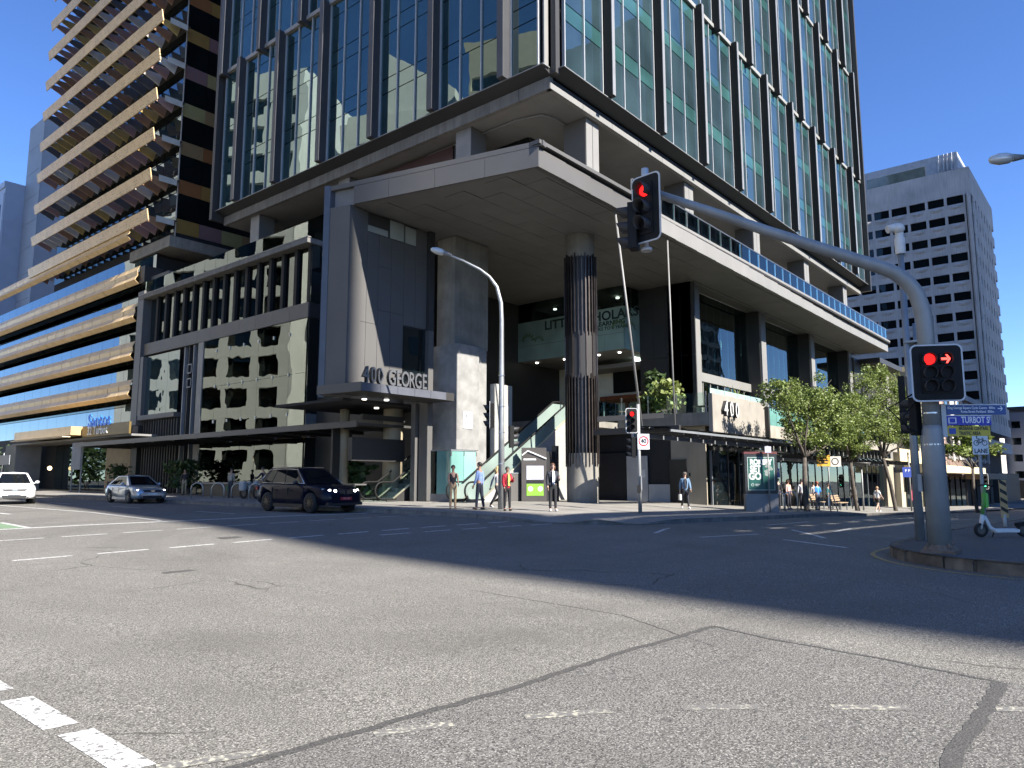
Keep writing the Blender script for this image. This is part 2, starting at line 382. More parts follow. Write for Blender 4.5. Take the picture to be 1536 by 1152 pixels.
# broken lines of the crossing over Turbot Street, stop lines, lane lines
for x in [4.75 + 1.45 * k for k in range(11)]: strip("crossing_dash", [(x, 15.9), (x + 1.0, 15.93)], .13, M_WHITE)
for x in [2.7 + 1.42 * k for k in range(13)]: strip("crossing_dash", [(x, 19.85 + .02 * x), (x + 1.05, 19.87 + .02 * x)], .12, M_WHITE)
for x in [12.6 + 1.4 * k for k in range(5)]: strip("crossing_dash", [(x, 15.0 - .08 * (x - 12)), (x + .95, 14.93 - .08 * (x - 12))], .12, M_WHITE)
strip("stop_line", [(3.0, 24.1), (8.8, 24.0), (13, 23.4), (18.7, 22.9)], .3, M_WHITE)
strip("lane_line", [(11.3, 24.2), (12.1, 31.8), (12.2, 60)], .14, M_WHITE)
for y in (26, 34, 42, 50, 58): strip("lane_dash", [(14.9, y), (14.95, y + 3)], .12, M_WHITE)
flat("bike_box", [(3.2, 24.4), (7.5, 24.3), (7.75, 27.4), (3.2, 27.6)], M_GREEN, .003)
strip("bike_box_edge", [(3.2, 27.6), (7.8, 27.4), (7.55, 24.2)], .15, M_WHITE, .005)
MB().face([(x, y, gz(x, y) + .005) for x, y in ((9.55, 33), (9.75, 33), (9.75, 36), (10.1, 36), (9.65, 37.6), (9.2, 36), (9.55, 36))]).build("lane_arrow", M_WHITE, kind='structure')
for y in (4.35, 5.45, 6.7, 7.9): strip("crossing_bar", [(1.98, y), (2.0, y + .92)], .2, M_WHITE, cut=.01)
for a, c in (((2.05, 4.28), (2.58, 4.02)), ((3.15, 3.76), (3.6, 3.52)), ((3.98, 3.23), (4.45, 2.87)), ((4.8, 2.52), (5.16, 2.11)), ((5.45, 1.73), (5.76, 1.32)), ((6.0, .98), (6.28, .6))): strip("crossing_dash", [a, c], .105, M_FADED, .0045)
for a, c in (((18.2, 10.2), (21.3, 11.3)), ((17.6, 8.6), (19.6, 7.9)), ((19.3, 6.1), (22.7, 8.1)), ((22.8, 6.9), (25.4, 7.2)), ((16.9, 4.9), (18.2, 6.7)), ((25.4, 9.9), (31, 10.4)), ((34, 9.6), (40, 9.6)), ((44, 9.6), (50, 9.6)), ((30, 7.0), (36, 7.0)), ((40, 7.0), (46, 7.0))):
    strip("lane_dash", [a, c], .12, M_WHITE)
YK = [(30, 4.2)] + [(x, 4.2) for x in (26, 22, 18)] + arc(16.6, .9, 3.3, 90, 180, 14) + [(13.3, -4), (13.3, -12)]
strip("kerb_edge_line", YK, .09, M_YELLOW)
# ================================================================= 400 GEORGE TOWER AND PODIUM
M_GT = glass("tower_glass", (.015, .035, .04), 2.3, (.8, 1, .95), .012, .3)
M_GTR = glass("tower_glass_street_side", (.025, .043, .05), 2.2, (.85, 1, .98), .012, .3)
M_SP = glass("spandrel_glass", (.03, .078, .077), 1.75, (.85, 1, .97), .01, .3)
M_MUL = mat("mullion_aluminium", (.4, .41, .41), .4, .3, var=.06)
M_FIN = mat("fin_dark_metal", (.016, .016, .016), .6, .0, var=.12, vs=.8, spec=.2)
M_FINE = mat("fin_edge_metal", (.26, .26, .26), .4, .3, var=.08)
M_TRANS = mat("transom_metal", (.27, .265, .25), .45, .1, var=.08)
M_FASL = mat("stained_concrete_panel", (.155, .15, .14), .85, var=.2, vs=1.2, streak=.55, stain=(.055, .05, .045), bump=.1)
M_WPAN = mat("pale_metal_panel", (.205, .2, .188), .5, .0, var=.06, vs=.6, streak=.12)
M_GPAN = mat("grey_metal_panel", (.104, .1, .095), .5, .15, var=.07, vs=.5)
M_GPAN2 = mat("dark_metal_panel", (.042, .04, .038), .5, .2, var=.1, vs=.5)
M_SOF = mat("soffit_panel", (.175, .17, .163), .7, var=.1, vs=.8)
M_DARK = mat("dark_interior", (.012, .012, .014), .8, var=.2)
M_DGL = glass("dark_glazing", (.006, .009, .01), 1.6, (.9, 1, .97), .01, .4)
M_CONC = mat("board_formed_concrete", (.2, .187, .16), .85, var=.25, vs=1.1, bump=.25, bs=14, streak=.4, stain=(.12, .105, .085))
M_CONC2 = mat("panel_concrete", (.215, .211, .2), .8, var=.25, vs=1.6, bump=.12, bs=12)
M_BAL = glass("balustrade_glass", ior=1.45, wave=.006, clear=True, tcol=(.84, .93, .91))
M_POD = glass("podium_glass", ior=1.95, tint=(.9, 1, .93), wave=.015, ws=.34, clear=True, tcol=(.16, .2, .19))
M_CLR = glass("shop_glass", ior=1.55, wave=.006, clear=True, tcol=(.62, .72, .69))
M_TEAL = glass("teal_frosted_glass", (.33, .46, .41), 1.6, (.9, 1, .97), .004, .5)
M_STEEL = mat("brushed_steel", (.5, .5, .5), .3, .9, var=.06)
M_STEELP = mat("grey_steel_paint", (.2, .21, .22), .45, .2, var=.1)
M_BRONZE = mat("bronze_fin", (.085, .07, .062), .35, .75, var=.3, vs=2.5)
M_WOOD = mat("red_timber", (.2, .065, .025), .5, var=.3, vs=4)
M_CREAM = mat("cream_wall", (.72, .69, .55), .8, var=.08)
M_LAMP = emit("lamp_warm", (1, .72, .38), 2.2); M_LAMPW = emit("lamp_white", (1, .95, .85), 2.5)
M_PARTY = mat("beige_blockwork", (.3, .265, .2), .85, var=.12, vs=.9, streak=.15)

tw = thing("office_tower", "tall glass corner office tower with a big cantilevered canopy, numbered 400", "office building", (27, 20, .4))
XL, YR = 26.45, 19.7; XE, YE = 79.0, 50.4; Z0 = 21.2; FL = 3.65; MODH = FL * 3; NM = 6
rndp = random.Random(3)
stuff_pane = MB(); stuff_sp = MB(); mull = MB()
pane_me = {}; npane = 0
def unit_pane(w, h, m, key):
    k = (round(w, 2), round(h, 2), key, m.name)
    if k not in pane_me:
        pane_me[k] = MB().box(-w / 2, -.02, 0, w / 2, .02, h).mesh(key, m)
    return pane_me[k]
def face_bays(a0, a1, bay, first, mod):
    """bay boundaries along one facade"""
    off = first + (bay / 2 if mod % 2 else 0); e = [a0]; x = off
    while x < a1 - .3:
        if x > a0 + .8: e.append(x)
        x += bay
    e.append(a1); return e
def facade(axis_, a0, a1, bay, first):
    global npane
    for md in range(NM):
        zb = Z0 + md * MODH; E_ = face_bays(a0, a1, bay, first, md)
        for i in range(len(E_) - 1):
            l, r_ = E_[i] + .25, E_[i + 1] - .25; n = max(1, round((r_ - l) / 1.62)); w = (r_ - l) / n
            for k in range(n):
                c = l + w * (k + .5)
                for fl in range(3):
                    zf = zb + fl * FL; hs = .95; hv = FL - hs - (.3 if fl == 2 else 0)
                    for nm, z_, h_, M_ in (("window_pane", zf, hv, M_GT if axis_ == 'L' else M_GTR), ("spandrel_panel", zf + hv + .03, hs - .06, M_GT if axis_ == 'L' else M_SP)):
                        if md < 2 and npane < 600:
                            npane += 1; rz = (R(90) if axis_ == 'L' else 0) + R(rndp.uniform(-.22, .22))
                            loc = (XL, c, z_) if axis_ == 'L' else (c, YR, z_)
                            put(nm, unit_pane(w - .07, h_ - .03, M_, nm), tw, loc, rz)
                        else:
                            B_ = stuff_pane if nm == "window_pane" else stuff_sp; B_.m = 0 if axis_ == "L" else 1
                            if axis_ == 'L': B_.box(XL - .02, c - w / 2 + .035, z_, XL + .02, c + w / 2 - .035, z_ + h_ - .03)
                            else: B_.box(c - w / 2 + .035, YR - .02, z_, c + w / 2 - .035, YR + .02, z_ + h_ - .03)
            for k in range(n + 1):
                c = l + w * k
                if axis_ == 'L': mull.box(XL - .11, c - .035, zb, XL + .06, c + .035, zb + MODH - .3)
                else: mull.box(c - .035, YR - .11, zb, c + .035, YR + .06, zb + MODH - .3)
        # vertical fins, transom
        for x in E_[1:-1]:
            t = .16 if md % 2 else 0
            b = MB()
            zt = zb + MODH - (.12 if md % 2 == 0 else -.0); z_ = zb - (.55 if md else -.02)
            if axis_ == 'L': b.box(XL - .6, x - .2, z_, XL + .05, x + .2, zt)
            else: b.box(x - .16, YR - .6, z_, x + .16, YR + .05, zt)
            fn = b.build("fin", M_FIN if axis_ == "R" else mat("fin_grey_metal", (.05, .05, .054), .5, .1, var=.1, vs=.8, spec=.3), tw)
            b = MB()
            if axis_ == 'L': b.box(XL - .64, x - .2, z_ + .02, XL - .602, x + .2, zt - .02)
            else: b.box(x - .16, YR - .64, z_ + .02, x + .1, YR - .602, zt - .02)
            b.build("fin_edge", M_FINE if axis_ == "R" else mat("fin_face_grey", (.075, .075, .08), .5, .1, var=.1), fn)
        b = MB(); z_ = zb + MODH - .29
        if axis_ == 'L': b.box(XL - .2, a0, z_, XL + .05, a1, z_ + .27)
        else: b.box(a0, YR - .2, z_, a1, YR + .05, z_ + .27)
        b.build("transom", M_TRANS, tw)
facade('R', 27.1, XE, 5.45, 30.95)
facade('L', 20.25, YE, 5.02, 22.45)
stuff_pane.build("window_pane", [M_GT, M_GTR], tw, kind='stuff'); stuff_sp.build("spandrel_panel", [M_GT, M_SP], tw, kind='stuff')
mull.build("mullion", M_MUL, tw, kind='stuff')
ZT = Z0 + NM * MODH
MB().box(XL, YR, ZT + .1, XE, YE, 168).build("upper_storeys", M_GT, tw)
b = MB(); b.box(XL + .3, YR + .3, Z0, XE - .2, YE - .2, ZT); b.build("tower_core", M_DARK, tw)
b = MB()
b.box(XL - .02, 20.16, Z0, XL + .3, 20.24, ZT); b.build("corner_edge_strip", M_WPAN, tw)
b = MB(); b.box(XL + .3, 19.72, Z0 - .3, XL + .62, 20.2, ZT); b.build("corner_notch", M_GPAN2, tw)
b = MB(); b.box(XE, YR - .55, Z0 - .7, XE + .35, YE, ZT); b.box(XL - .55, YE, Z0 - .7, XE + .35, YE + .35, ZT); b.build("end_blade", M_GPAN2, tw)
# skirt under the glass, fascia, soffit
b = MB(); b.ext([(XL - .3, 20.1, Z0 - .04), (XL + .4, 20.1, Z0 - .04), (XL + .4, 20.1, Z0 - .28)], (0, YE - 20.1, 0)); b.ext([(27.0, YR - .3, Z0 - .04), (27.0, YR + .45, Z0 - .04), (27.0, YR + .45, Z0 - .28)], (XE - 27, 0, 0)); b.build("skirt", mat("skirt_dark", (.02, .02, .021), .7), tw)
b = MB(); b.box(XL - .33, 20.0, Z0 - .04, XL + .2, YE, Z0); b.box(26.95, YR - .33, Z0 - .04, XE, YR + .2, Z0); b.build("skirt_edge", M_FINE, tw)
y = 20.15
while y < YE - .2:
    w = min(1.95, YE - y); MB().box(26.85, y + .008, 20.26, 27.1, y + w - .008, 20.9).build("fascia_panel", M_FASL, tw, bevel=.006); y += w
x = 26.86
while x < XE - .3:
    w = min(2.75, XE - x); MB().box(x + .008, 20.13, 20.26, x + w - .008, 20.4, 20.57).build("fascia_panel", M_WPAN, tw, bevel=.006); x += w
MB().box(26.9, 20.2, 20.62, XE, YE, 20.85).build("recess_band", M_GPAN2, tw)
MB().box(27.11, 20.41, 20.3, XE - .2, YE, 20.6).build("tower_soffit", M_SOF, tw)
# tall columns between canopy and tower, recessed wall behind them
for x in (30.95, 41.9, 52.85, 63.8, 74.75):
    MB().box(x - .6, 20.5, 15.04, x + .6, 21.9, 20.3).build("column", M_GPAN, tw, bevel=.02)
    for s in (-1, 1): MB().box(x + s * .3 - .28, 20.47, 15.05, x + s * .3 + .28, 20.498, 20.28).build("column_cladding", M_WPAN, tw)
for y in (26.3, 36.6, 46.8):
    MB().box(27.3, y - .57, 15.04, 28.5, y + .57, 20.3).build("column", M_GPAN, tw, bevel=.02)
    MB().box(27.272, y - .55, 15.05, 27.298, y + .55, 20.28).build("column_cladding", M_WPAN if False else mat("column_panel", (.2, .2, .2), .5, .1), tw)
for i in range(9): MB().box(31.2 + i * 5.3, 24.0, 15.05, 31.2 + i * 5.3 + 5.2, 24.1, 20.28).build("recess_glazing", M_DGL, tw)
for i in range(5): MB().box(30.2, 24.2 + i * 5.2, 15.05, 30.3, 24.2 + i * 5.2 + 5.1, 20.28).build("recess_glazing", M_DGL, tw)
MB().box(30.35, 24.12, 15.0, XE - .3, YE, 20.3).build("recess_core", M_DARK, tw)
b = MB(); b.tube([(28.2, 30, 20.22), (28.2, 23.3, 20.2), (28.6, 22.0, 20.2), (29.4, 21.7, 20.2), (31.6, 21.7, 20.2)], .035, 6); b.build("soffit_pipe", M_STEELP, tw)
MB().box(32.3, 20.6, 15.03, 35.6, 21.0, 16.5).build("parapet_block", mat("travertine_block", (.42, .38, .3), .8, var=.15, vs=2), tw, bevel=.02)
MB().box(26.5, 20.6, 15.03, 28.1, 24, 16.0).build("parapet_block", M_FASL, tw, bevel=.02)

# ---- canopy slab
CT, CB = 15.02, 13.95
def onskew(t): return (22.2 + (19.75 - 22.2) * t, 17.25 + (27.3 - 17.25) * t)
MB().prism([(22.33, 17.42), (78, 17.95), (78, 24), (31, 24), (31, 27.4), (19.95, 27.4)], CB + .055, CT - .03).build("canopy_slab", M_SOF, tw)
def skewpanel(t0, t1, z0, z1, m, name, th=.12):
    a = Vector((*onskew(t0), 0)); c = Vector((*onskew(t1), 0)); d = (c - a).normalized(); n = Vector((d.y, -d.x, 0)); a += d * .008; c -= d * .008
    n = n if n.x > 0 else -n
    P = [a, a + n * th, c + n * th, c]
    if (P[1] - P[0]).cross(P[3] - P[0]).z < 0: P.reverse()
    return MB().prism([(p.x, p.y) for p in P], z0, z1).build(name, m, tw)
T = [0, .235, .47, .7, .885]
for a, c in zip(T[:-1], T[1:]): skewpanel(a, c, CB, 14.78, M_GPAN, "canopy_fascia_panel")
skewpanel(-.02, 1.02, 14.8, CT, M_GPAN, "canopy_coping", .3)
x = 22.25; ii = 0
while x < 77.9:
    w = 1.85 if x < 30 else 2.45; w = min(w, 78 - x); mm = M_GPAN if x < 30.4 else M_WPAN  # panels near the corner get the darker grey to stand in for shade
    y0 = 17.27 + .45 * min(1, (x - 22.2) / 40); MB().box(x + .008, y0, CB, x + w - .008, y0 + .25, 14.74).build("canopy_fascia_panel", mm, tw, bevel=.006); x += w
MB().box(22.25, 17.5, 14.72, 78, 17.9, 14.84).build("canopy_shadow_gap", M_DARK, tw)
MB().box(22.1, 17.12, 14.86, 29.9, 18.0, CT).build("canopy_coping", M_GPAN, tw); MB().box(29.9, 17.5, 14.86, 78.05, 18.0, CT - .005).build("canopy_coping", M_WPAN, tw)  # grey coping near the corner continues the shade painted on the fascia
# soffit panels around the entry, plain soffit beyond
sof = MB().box(0, 0, 0, 2.38, 1.18, .03).mesh("soffit_panel", M_SOF); n = 0
for j in range(8):
    for i in range(9):
        x = 21.0 + i * 2.4 - (j % 2) * 1.2; y = 17.75 + j * 1.2
        if x < onskew((y - 17.25) / 10.05)[0] + .1 or x > 41: continue
        if x < 24 and y > 25.9: continue
        put("soffit_panel", sof, tw, (x, y, CB + .02 + (i * 7 + j * 3) % 4 * .003))
for i in range(15): MB().box(41.2 + i * 2.45, 17.95, CB + .02, 41.2 + i * 2.45 + 2.43, 20.35, CB + .05).build("soffit_panel", M_SOF, tw)
MB().box(41, 20.36, CB - .05, 77.8, 20.46, CB + .08).build("soffit_edge_trim", M_TRANS, tw)
b = MB().box(24, 27.2, CB + .02, 42, 34, CB + .3); b.box(40.5, 20.5, CB + .06, 78, 30, CB + .3); b.build("atrium_ceiling", M_SOF, tw)
# balustrade on the canopy edge
bal_post = MB().box(-.025, -.03, 0, .025, .03, 1.12).mesh("baluster_post", M_STEEL)
bp = MB().box(0, -.008, 0, 1.36, .008, .98).mesh("balustrade_pane", M_BAL); x = 30.2
while x < 76.6:
    put("balustrade_pane", bp, tw, (x + .04, 17.72, CT + .1)); put("baluster_post", bal_post, tw, (x, 17.76, CT - .002)); x += 1.44
MB().box(30.2, 17.7, CT + 1.1, 77.8, 17.76, CT + 1.14).build("handrail", M_STEEL, tw)

# ---- portal leg, inner wall, sign ledge
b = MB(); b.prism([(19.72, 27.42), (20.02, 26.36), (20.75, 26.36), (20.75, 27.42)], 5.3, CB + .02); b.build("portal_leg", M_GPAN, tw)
b = MB(); b.prism([(19.55, 27.68), (19.7, 27.43), (20.2, 27.43), (20.2, 27.68)], 5.25, CT + .02); b.build("portal_edge", mat("portal_edge_metal", (.09, .095, .11), .45, .3), tw)
xs_ = [20.76, 21.1, 21.78, 22.55, 23.35, 24.1, 24.85]; rj = random.Random(11)
MB().box(20.3, 26.45, 5.4, 25.1, 26.8, CB).build("portal_wall", M_GPAN2, tw)
for i in range(6):
    z = 5.72; top = CB - (.95 if 0 < i < 5 else 0)
    lim = 8.95 if i >= 4 else None
    if lim: z = lim
    while z < top - .1:
        h = min(rj.choice([2.1, 3.0, 3.7]), top - z)
        if top - z - h < .6: h = top - z
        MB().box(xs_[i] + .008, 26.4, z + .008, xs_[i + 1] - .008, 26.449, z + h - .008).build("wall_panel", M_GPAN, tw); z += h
M_SKYL = glass("clerestory_glass", (.3, .33, .3), 3.2, (1, 1, .95), .02, .6)
for x0, x1, h in ((20.95, 22.3, .3), (22.45, 23.3, .9), (23.4, 24.1, .85)): MB().box(x0, 26.41, CB - .92, x1, 26.445, CB - .92 + h).build("clerestory_pane", M_SKYL, tw)
MB().box(23.4, 26.42, 5.8, 24.8, 26.448, 8.9).build("portal_window", M_DGL, tw)
MB().box(24.86, 26.2, .6, 25.2, 26.8, 8.9).build("portal_post", M_GPAN, tw, bevel=.01)
MB().box(24.86, 26.2, 8.9, 25.2, 26.8, CB).build("portal_post", M_GPAN2, tw)
b = MB().box(19.62, 24.75, 5.33, 25.2, 26.39, 5.7); b.build("sign_ledge", M_GPAN2, tw)
for i in range(5): MB().box(19.65 + i * 1.0, 24.72, 5.34, 19.65 + i * 1.0 + .985, 24.748, 5.69).build("ledge_panel", mat("ledge_metal", (.13, .137, .16), .4, .35), tw)
b = MB().prism([(19.62, 24.74), (19.66, 24.74), (19.66, 27.4), (19.3, 27.4)], 5.32, 5.71); b.build("ledge_end", M_GPAN, tw)
M_LET = mat("polished_letter_metal", (.55, .56, .58), .22, .85, var=.05)
def shade_returns(o):
    """shade painted on the returns behind a pale letter face"""
    o.data.materials.append(mat("letter_return_shade", (.03, .03, .032), .5))
    for p in o.data.polygons:
        if abs(p.normal.y) < .7: p.material_index = 1  # side faces take a dark colour in place of shading
x = 18.95 + .95
for ch in "400 GEORGE":
    if ch != ' ':
        lo = text(ch, .98, M_LET, tw, (x, 24.82, 6.02), (1, 0, 0), ext=.09, bold=.012, name="sign_letter", sx=.62); shade_returns(lo)
    x += .27 if ch == ' ' else .385
# lobby under the ledge: wall, round columns, beams, door zone
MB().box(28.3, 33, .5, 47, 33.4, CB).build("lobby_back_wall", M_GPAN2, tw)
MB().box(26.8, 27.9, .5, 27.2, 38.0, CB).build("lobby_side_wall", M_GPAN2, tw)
M_BEIGE = mat("beige_render", (.3, .245, .165), .7, var=.12, vs=2)
for x, y, r_ in ((23.6, 31.0, .25), (25.2, 29.1, .5)): MB().cyl((x, y, .5), (x, y, 7), r_, 18).build("lobby_column", M_BEIGE, tw)
MB().box(22.0, 28.3, 2.5, 25.3, 28.6, 3.6).build("lobby_beam", M_GPAN2, tw); MB().box(22.6, 28.31, 4.5, 25.3, 28.5, 4.75).build("lobby_beam", M_GPAN2, tw); MB().box(22.9, 31, .55, 24.1, 31.15, 4.3).build("lobby_panel", M_GPAN2, tw)
MB().box(24.7, 26.9, .5, 25.3, 27.2, 5.3).build("lobby_post", M_GPAN, tw)
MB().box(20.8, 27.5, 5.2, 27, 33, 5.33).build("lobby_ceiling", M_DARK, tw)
for x, y, z in ((21.7, 27.1, 5.27), (22.6, 26.6, 5.27), (24, 29, 5.15)): MB().cyl((x, y, z), (x, y, z + .05), .11, 10).build("downlight", M_LAMPW, tw)

# ---- big square concrete column with lift base
b = MB().box(26.1, 25.65, 8.3, 28.62, 26.95, CB); b.build("concrete_column", M_CONC, tw, bevel=.03)
b = MB().box(25.85, 25.2, 3.05, 27.45, 26.9, 8.3); b.build("concrete_column_base", M_CONC2, tw, bevel=.02)
MB().box(27.46, 25.5, .5, 28.35, 26.9, 8.3).build("concrete_column_base", M_CONC2, tw, bevel=.02)
MB().box(26.2, 25.6, .5, 27.4, 26.8, 3.04).build("concrete_column_core", M_CONC2, tw)
MB().box(26.3, 25.165, 4.12, 26.95, 25.195, 4.95).build("notice_board", mat("white_board", (.7, .7, .7), .5), tw)
b = MB(); b.box(26.42, 25.155, 4.66, 26.47, 25.164, 4.78); b.box(26.5, 25.155, 4.6, 26.55, 25.164, 4.8); b.build("notice_mark", M_DARK, tw)
# fluted round column
cx, cy_ = 30.45, 21.0
prof = [(.78, .3), (.78, 2.75)]
MB().lathe((cx, cy_, 0), [(0.79, .2), (.79, 2.9)], 40).build("column_base", M_CONC, tw)
MB().lathe((cx, cy_, 0), [(.68, 2.8), (.68, CB)], 36).build("column_core", M_GPAN2, tw)
MB().lathe((cx, cy_, 0), [(.73, 12.75), (.73, CB + .02)], 36).build("column_head", M_CONC, tw)
for (z0, z1, nb, of) in ((2.25, 6.7, 30, 0), (6.55, 8.95, 14, .1), (8.75, 12.8, 28, .05)):
    fm = MB().box(.70, -.022, 0, .84 if nb != 14 else .82, .022, z1 - z0).mesh("column_fin", M_BRONZE)
    for k in range(nb):
        a = 2 * math.pi * (k + of) / nb; put("column_fin", fm, tw, (cx, cy_, z0 + (.12 if k % 3 == 0 else 0)), a)
    if nb == 14:
        wm = MB().box(.74, -.14, .02, .765, .14, z1 - z0 - .05).mesh("column_plate", mat("column_plate_metal", (.03, .028, .027), .5, .3, var=.1))
        for k in range(nb): put("column_plate", wm, tw, (cx, cy_, z0), 2 * math.pi * (k + .5 + of) / nb)
    elif nb == 28:
        wm = MB().box(.71, -.06, .02, .725, .06, z1 - z0 - .05).mesh("column_plate", mat("column_plate_metal", (.03, .028, .027), .5, .3, var=.1))
        for k in range(nb): put("column_plate", wm, tw, (cx, cy_, z0), 2 * math.pi * (k + .5 + of) / nb)

# ---- atrium, terrace, learning centre box
TZ = 4.95
b = MB().prism([(33.0, 23.5), (37.9, 23.5), (37.9, 17.55), (45.6, 17.55), (45.6, 20.3), (78, 20.3), (78, 33), (33, 33)], 4.6, TZ); b.build("terrace_slab", M_CONC, tw)
MB().box(37.85, 17.75, 4.58, 37.98, 25.1, 5.3).build("terrace_upstand", M_CONC, tw)
MB().box(37.84, 17.5, 4.2, 45.4, 17.74, 6.32).build("terrace_sign_wall", mat("pale_stained_concrete", (.25, .23, .2), .85, var=.12, vs=1.3, streak=.35, stain=(.26, .22, .18), bump=.1), tw, bevel=.012)
x = 39.0
for ch in "400":
    lo = text(ch, 1.22, mat("sign_letter_white", (.6, .6, .58), .4), tw, (x + .15, 17.4, 5.5), (1, 0, 0), ext=.12, bold=.012, name="sign_letter", sx=.8); x += .74; shade_returns(lo)
for i in range(4): MB().box(37.95 + i * 1.86, 17.66, 6.33, 37.95 + i * 1.86 + 1.82, 17.68, 6.62).build("balustrade_pane", M_TEAL, tw)
MB().box(45.4, 17.5, 4.22, 78, 17.75, 5.0).build("terrace_parapet", M_FASL if False else mat("parapet_concrete", (.27, .25, .21), .85, var=.2, vs=1.3, streak=.5, stain=(.17, .14, .11)), tw)
for i in range(16): MB().box(45.5 + i * 2.0, 17.6, 5.0, 45.5 + i * 2.0 + 1.96, 17.625, 6.1).build("balustrade_pane", M_BAL if i > 5 else glass("teal_balustrade", (.1, .22, .2), 1.7, (.9, 1, .97), .006, .5), tw)
for i in range(4):
    y0 = 17.9 + i * 1.8; MB().box(37.9, y0, 5.3, 37.915, y0 + 1.74, 6.4).build("balustrade_pane", M_BAL, tw)
    MB().box(37.88, y0 - .03, 5.3, 37.93, y0 + .03, 6.45).build("baluster_post", M_STEEL, tw)
for i in range(3):
    x0 = 33.2 + i * 1.6; MB().box(x0, 23.5, 5.0, x0 + 1.55, 23.515, 6.1).build("balustrade_pane", M_BAL, tw)
MB().box(45.2, 17.25, 4.15, 45.42, 17.48, 6.1).build("blade_sign", M_GPAN2, tw)
# learning centre
b = MB().box(40.05, 24.3, 9.85, 46, 33, 9.98); b.build("centre_floor", M_SOF, tw)
for i in range(6):
    y0 = 24.3 + i * 1.47
    MB().box(40.0, y0 + .01, 9.85, 40.03, y0 + 1.46, 12.62).build("centre_panel", M_TEAL, tw)
    MB().box(40.0, y0 + .01, 12.65, 40.03, y0 + 1.46, CB).build("centre_window", M_CLR, tw)
MB().box(39.99, 24.3, 10.9, 39.998, 33, 10.93).build("centre_joint", M_STEELP, tw)
for i in range(2): MB().box(40.04 + i * 1.0, 24.27, 9.85, 40.03 + i * 1.0 + .98, 24.295, 12.62).build("centre_panel", M_TEAL, tw); MB().box(40.04 + i * 1.0, 24.27, 12.65, 40.03 + i * 1.0 + .98, 24.295, CB).build("centre_window", M_CLR, tw)
MB().box(44, 24.5, 10, 44.2, 33, CB).build("centre_back_wall", mat("centre_wall_paint", (.12, .14, .13), .8), tw)
for y, z, w, h in ((25.6, 12.5, .7, .9), (27.4, 12.6, 1.0, .8), (29, 12.5, .6, 1.0)): MB().box(42, y, 12.3, 42.1, y + w, z + h).build("centre_shelf", mat("shelf_grey", (.25, .25, .24), .7), tw)
M_INK = mat("sign_ink", (.02, .035, .03), .5)
text("LITTLE SCHOLARS", .86, M_INK, tw, (39.975, 26.9, 12.12), (0, -1, 0), ext=.004, bold=.022, sx=1.06)
text("EARLY LEARNING", .42, M_INK, tw, (39.975, 26.0, 11.62), (0, -1, 0), ext=.004, bold=.012, sx=1.1)
text("AGES 6 WEEKS TO 6 YEARS", .3, M_INK, tw, (39.975, 26.0, 11.3), (0, -1, 0), ext=.004, bold=.006, sx=1.1)
def sprig(y, z, s, nx=39.97, along='y'):
    b = MB()
    for k in range(7):
        a = .4 + k * .42; l = s * (.5 + .06 * k); p = Vector((0, math.cos(a) * l, math.sin(a) * l)); q = Vector((0, -math.sin(a), math.cos(a))) * .09 * s
        pts = [Vector((0, 0, 0)) + p * .45, p * .7 + q, p, p * .7 - q]
        pts = [(nx, y + v.y, z + v.z) if along == 'y' else (y + v.y, nx, z + v.z) for v in pts]; b.face(pts)
    b.build("leaf_print", mat("leaf_print_green", (.1, .17, .07), .6), tw)
sprig(32.2, 11.2, 1.0); sprig(31.2, 11.1, .7); sprig(24.8, 11.2, .95); sprig(41, 11.2, .9, 24.262, 'x')
for y in (32.0, 29.6, 26.8, 25.2): MB().cyl((40.9, y, 9.78), (40.9, y, 9.85), .1, 10).build("downlight", M_LAMPW, tw)
for y in (31.5, 26.2): MB().cyl((42.4, y, CB - .1), (42.4, y, CB - .02), .12, 10).build("downlight", M_LAMPW, tw)
# cafe wall on the terrace
MB().box(44.9, 21.5, TZ, 45.1, 33, 9.85).build("cafe_wall", M_CREAM, tw)
MB().box(44.82, 24.6, 7.7, 44.89, 28.2, 9.2).build("cafe_screen", mat("screen_black", (.006, .006, .007), .3), tw)
for i in range(5): MB().box(44.7, 23.6 + i * 1.1, TZ, 44.88, 23.6 + i * 1.1 + .28, 7.3).build("cafe_post", M_WOOD, tw)
MB().box(44.6, 23.2, 7.0, 44.88, 29.2, 7.5).build("cafe_beam", M_WOOD, tw)
for i in range(3): MB().box(44.74, 24.0 + i * 1.2, TZ + .9, 44.8, 24.0 + i * 1.2 + .7, 6.9).build("cafe_window", mat("cafe_blind", (.3, .3, .27), .7), tw)
# cladding wall between the terrace and the first bay
for i in range(4):
    for z0, z1 in ((TZ, 9.3), (9.32, CB)): MB().box(41.9, 20.35 + i * .98 + .006, z0, 42.0, 20.35 + i * .98 + .974, z1).build("wall_panel", M_GPAN2, tw)
MB().box(42.05, 20.6, TZ, 42.3, 24.25, CB).build("party_wall", M_GPAN2, tw)
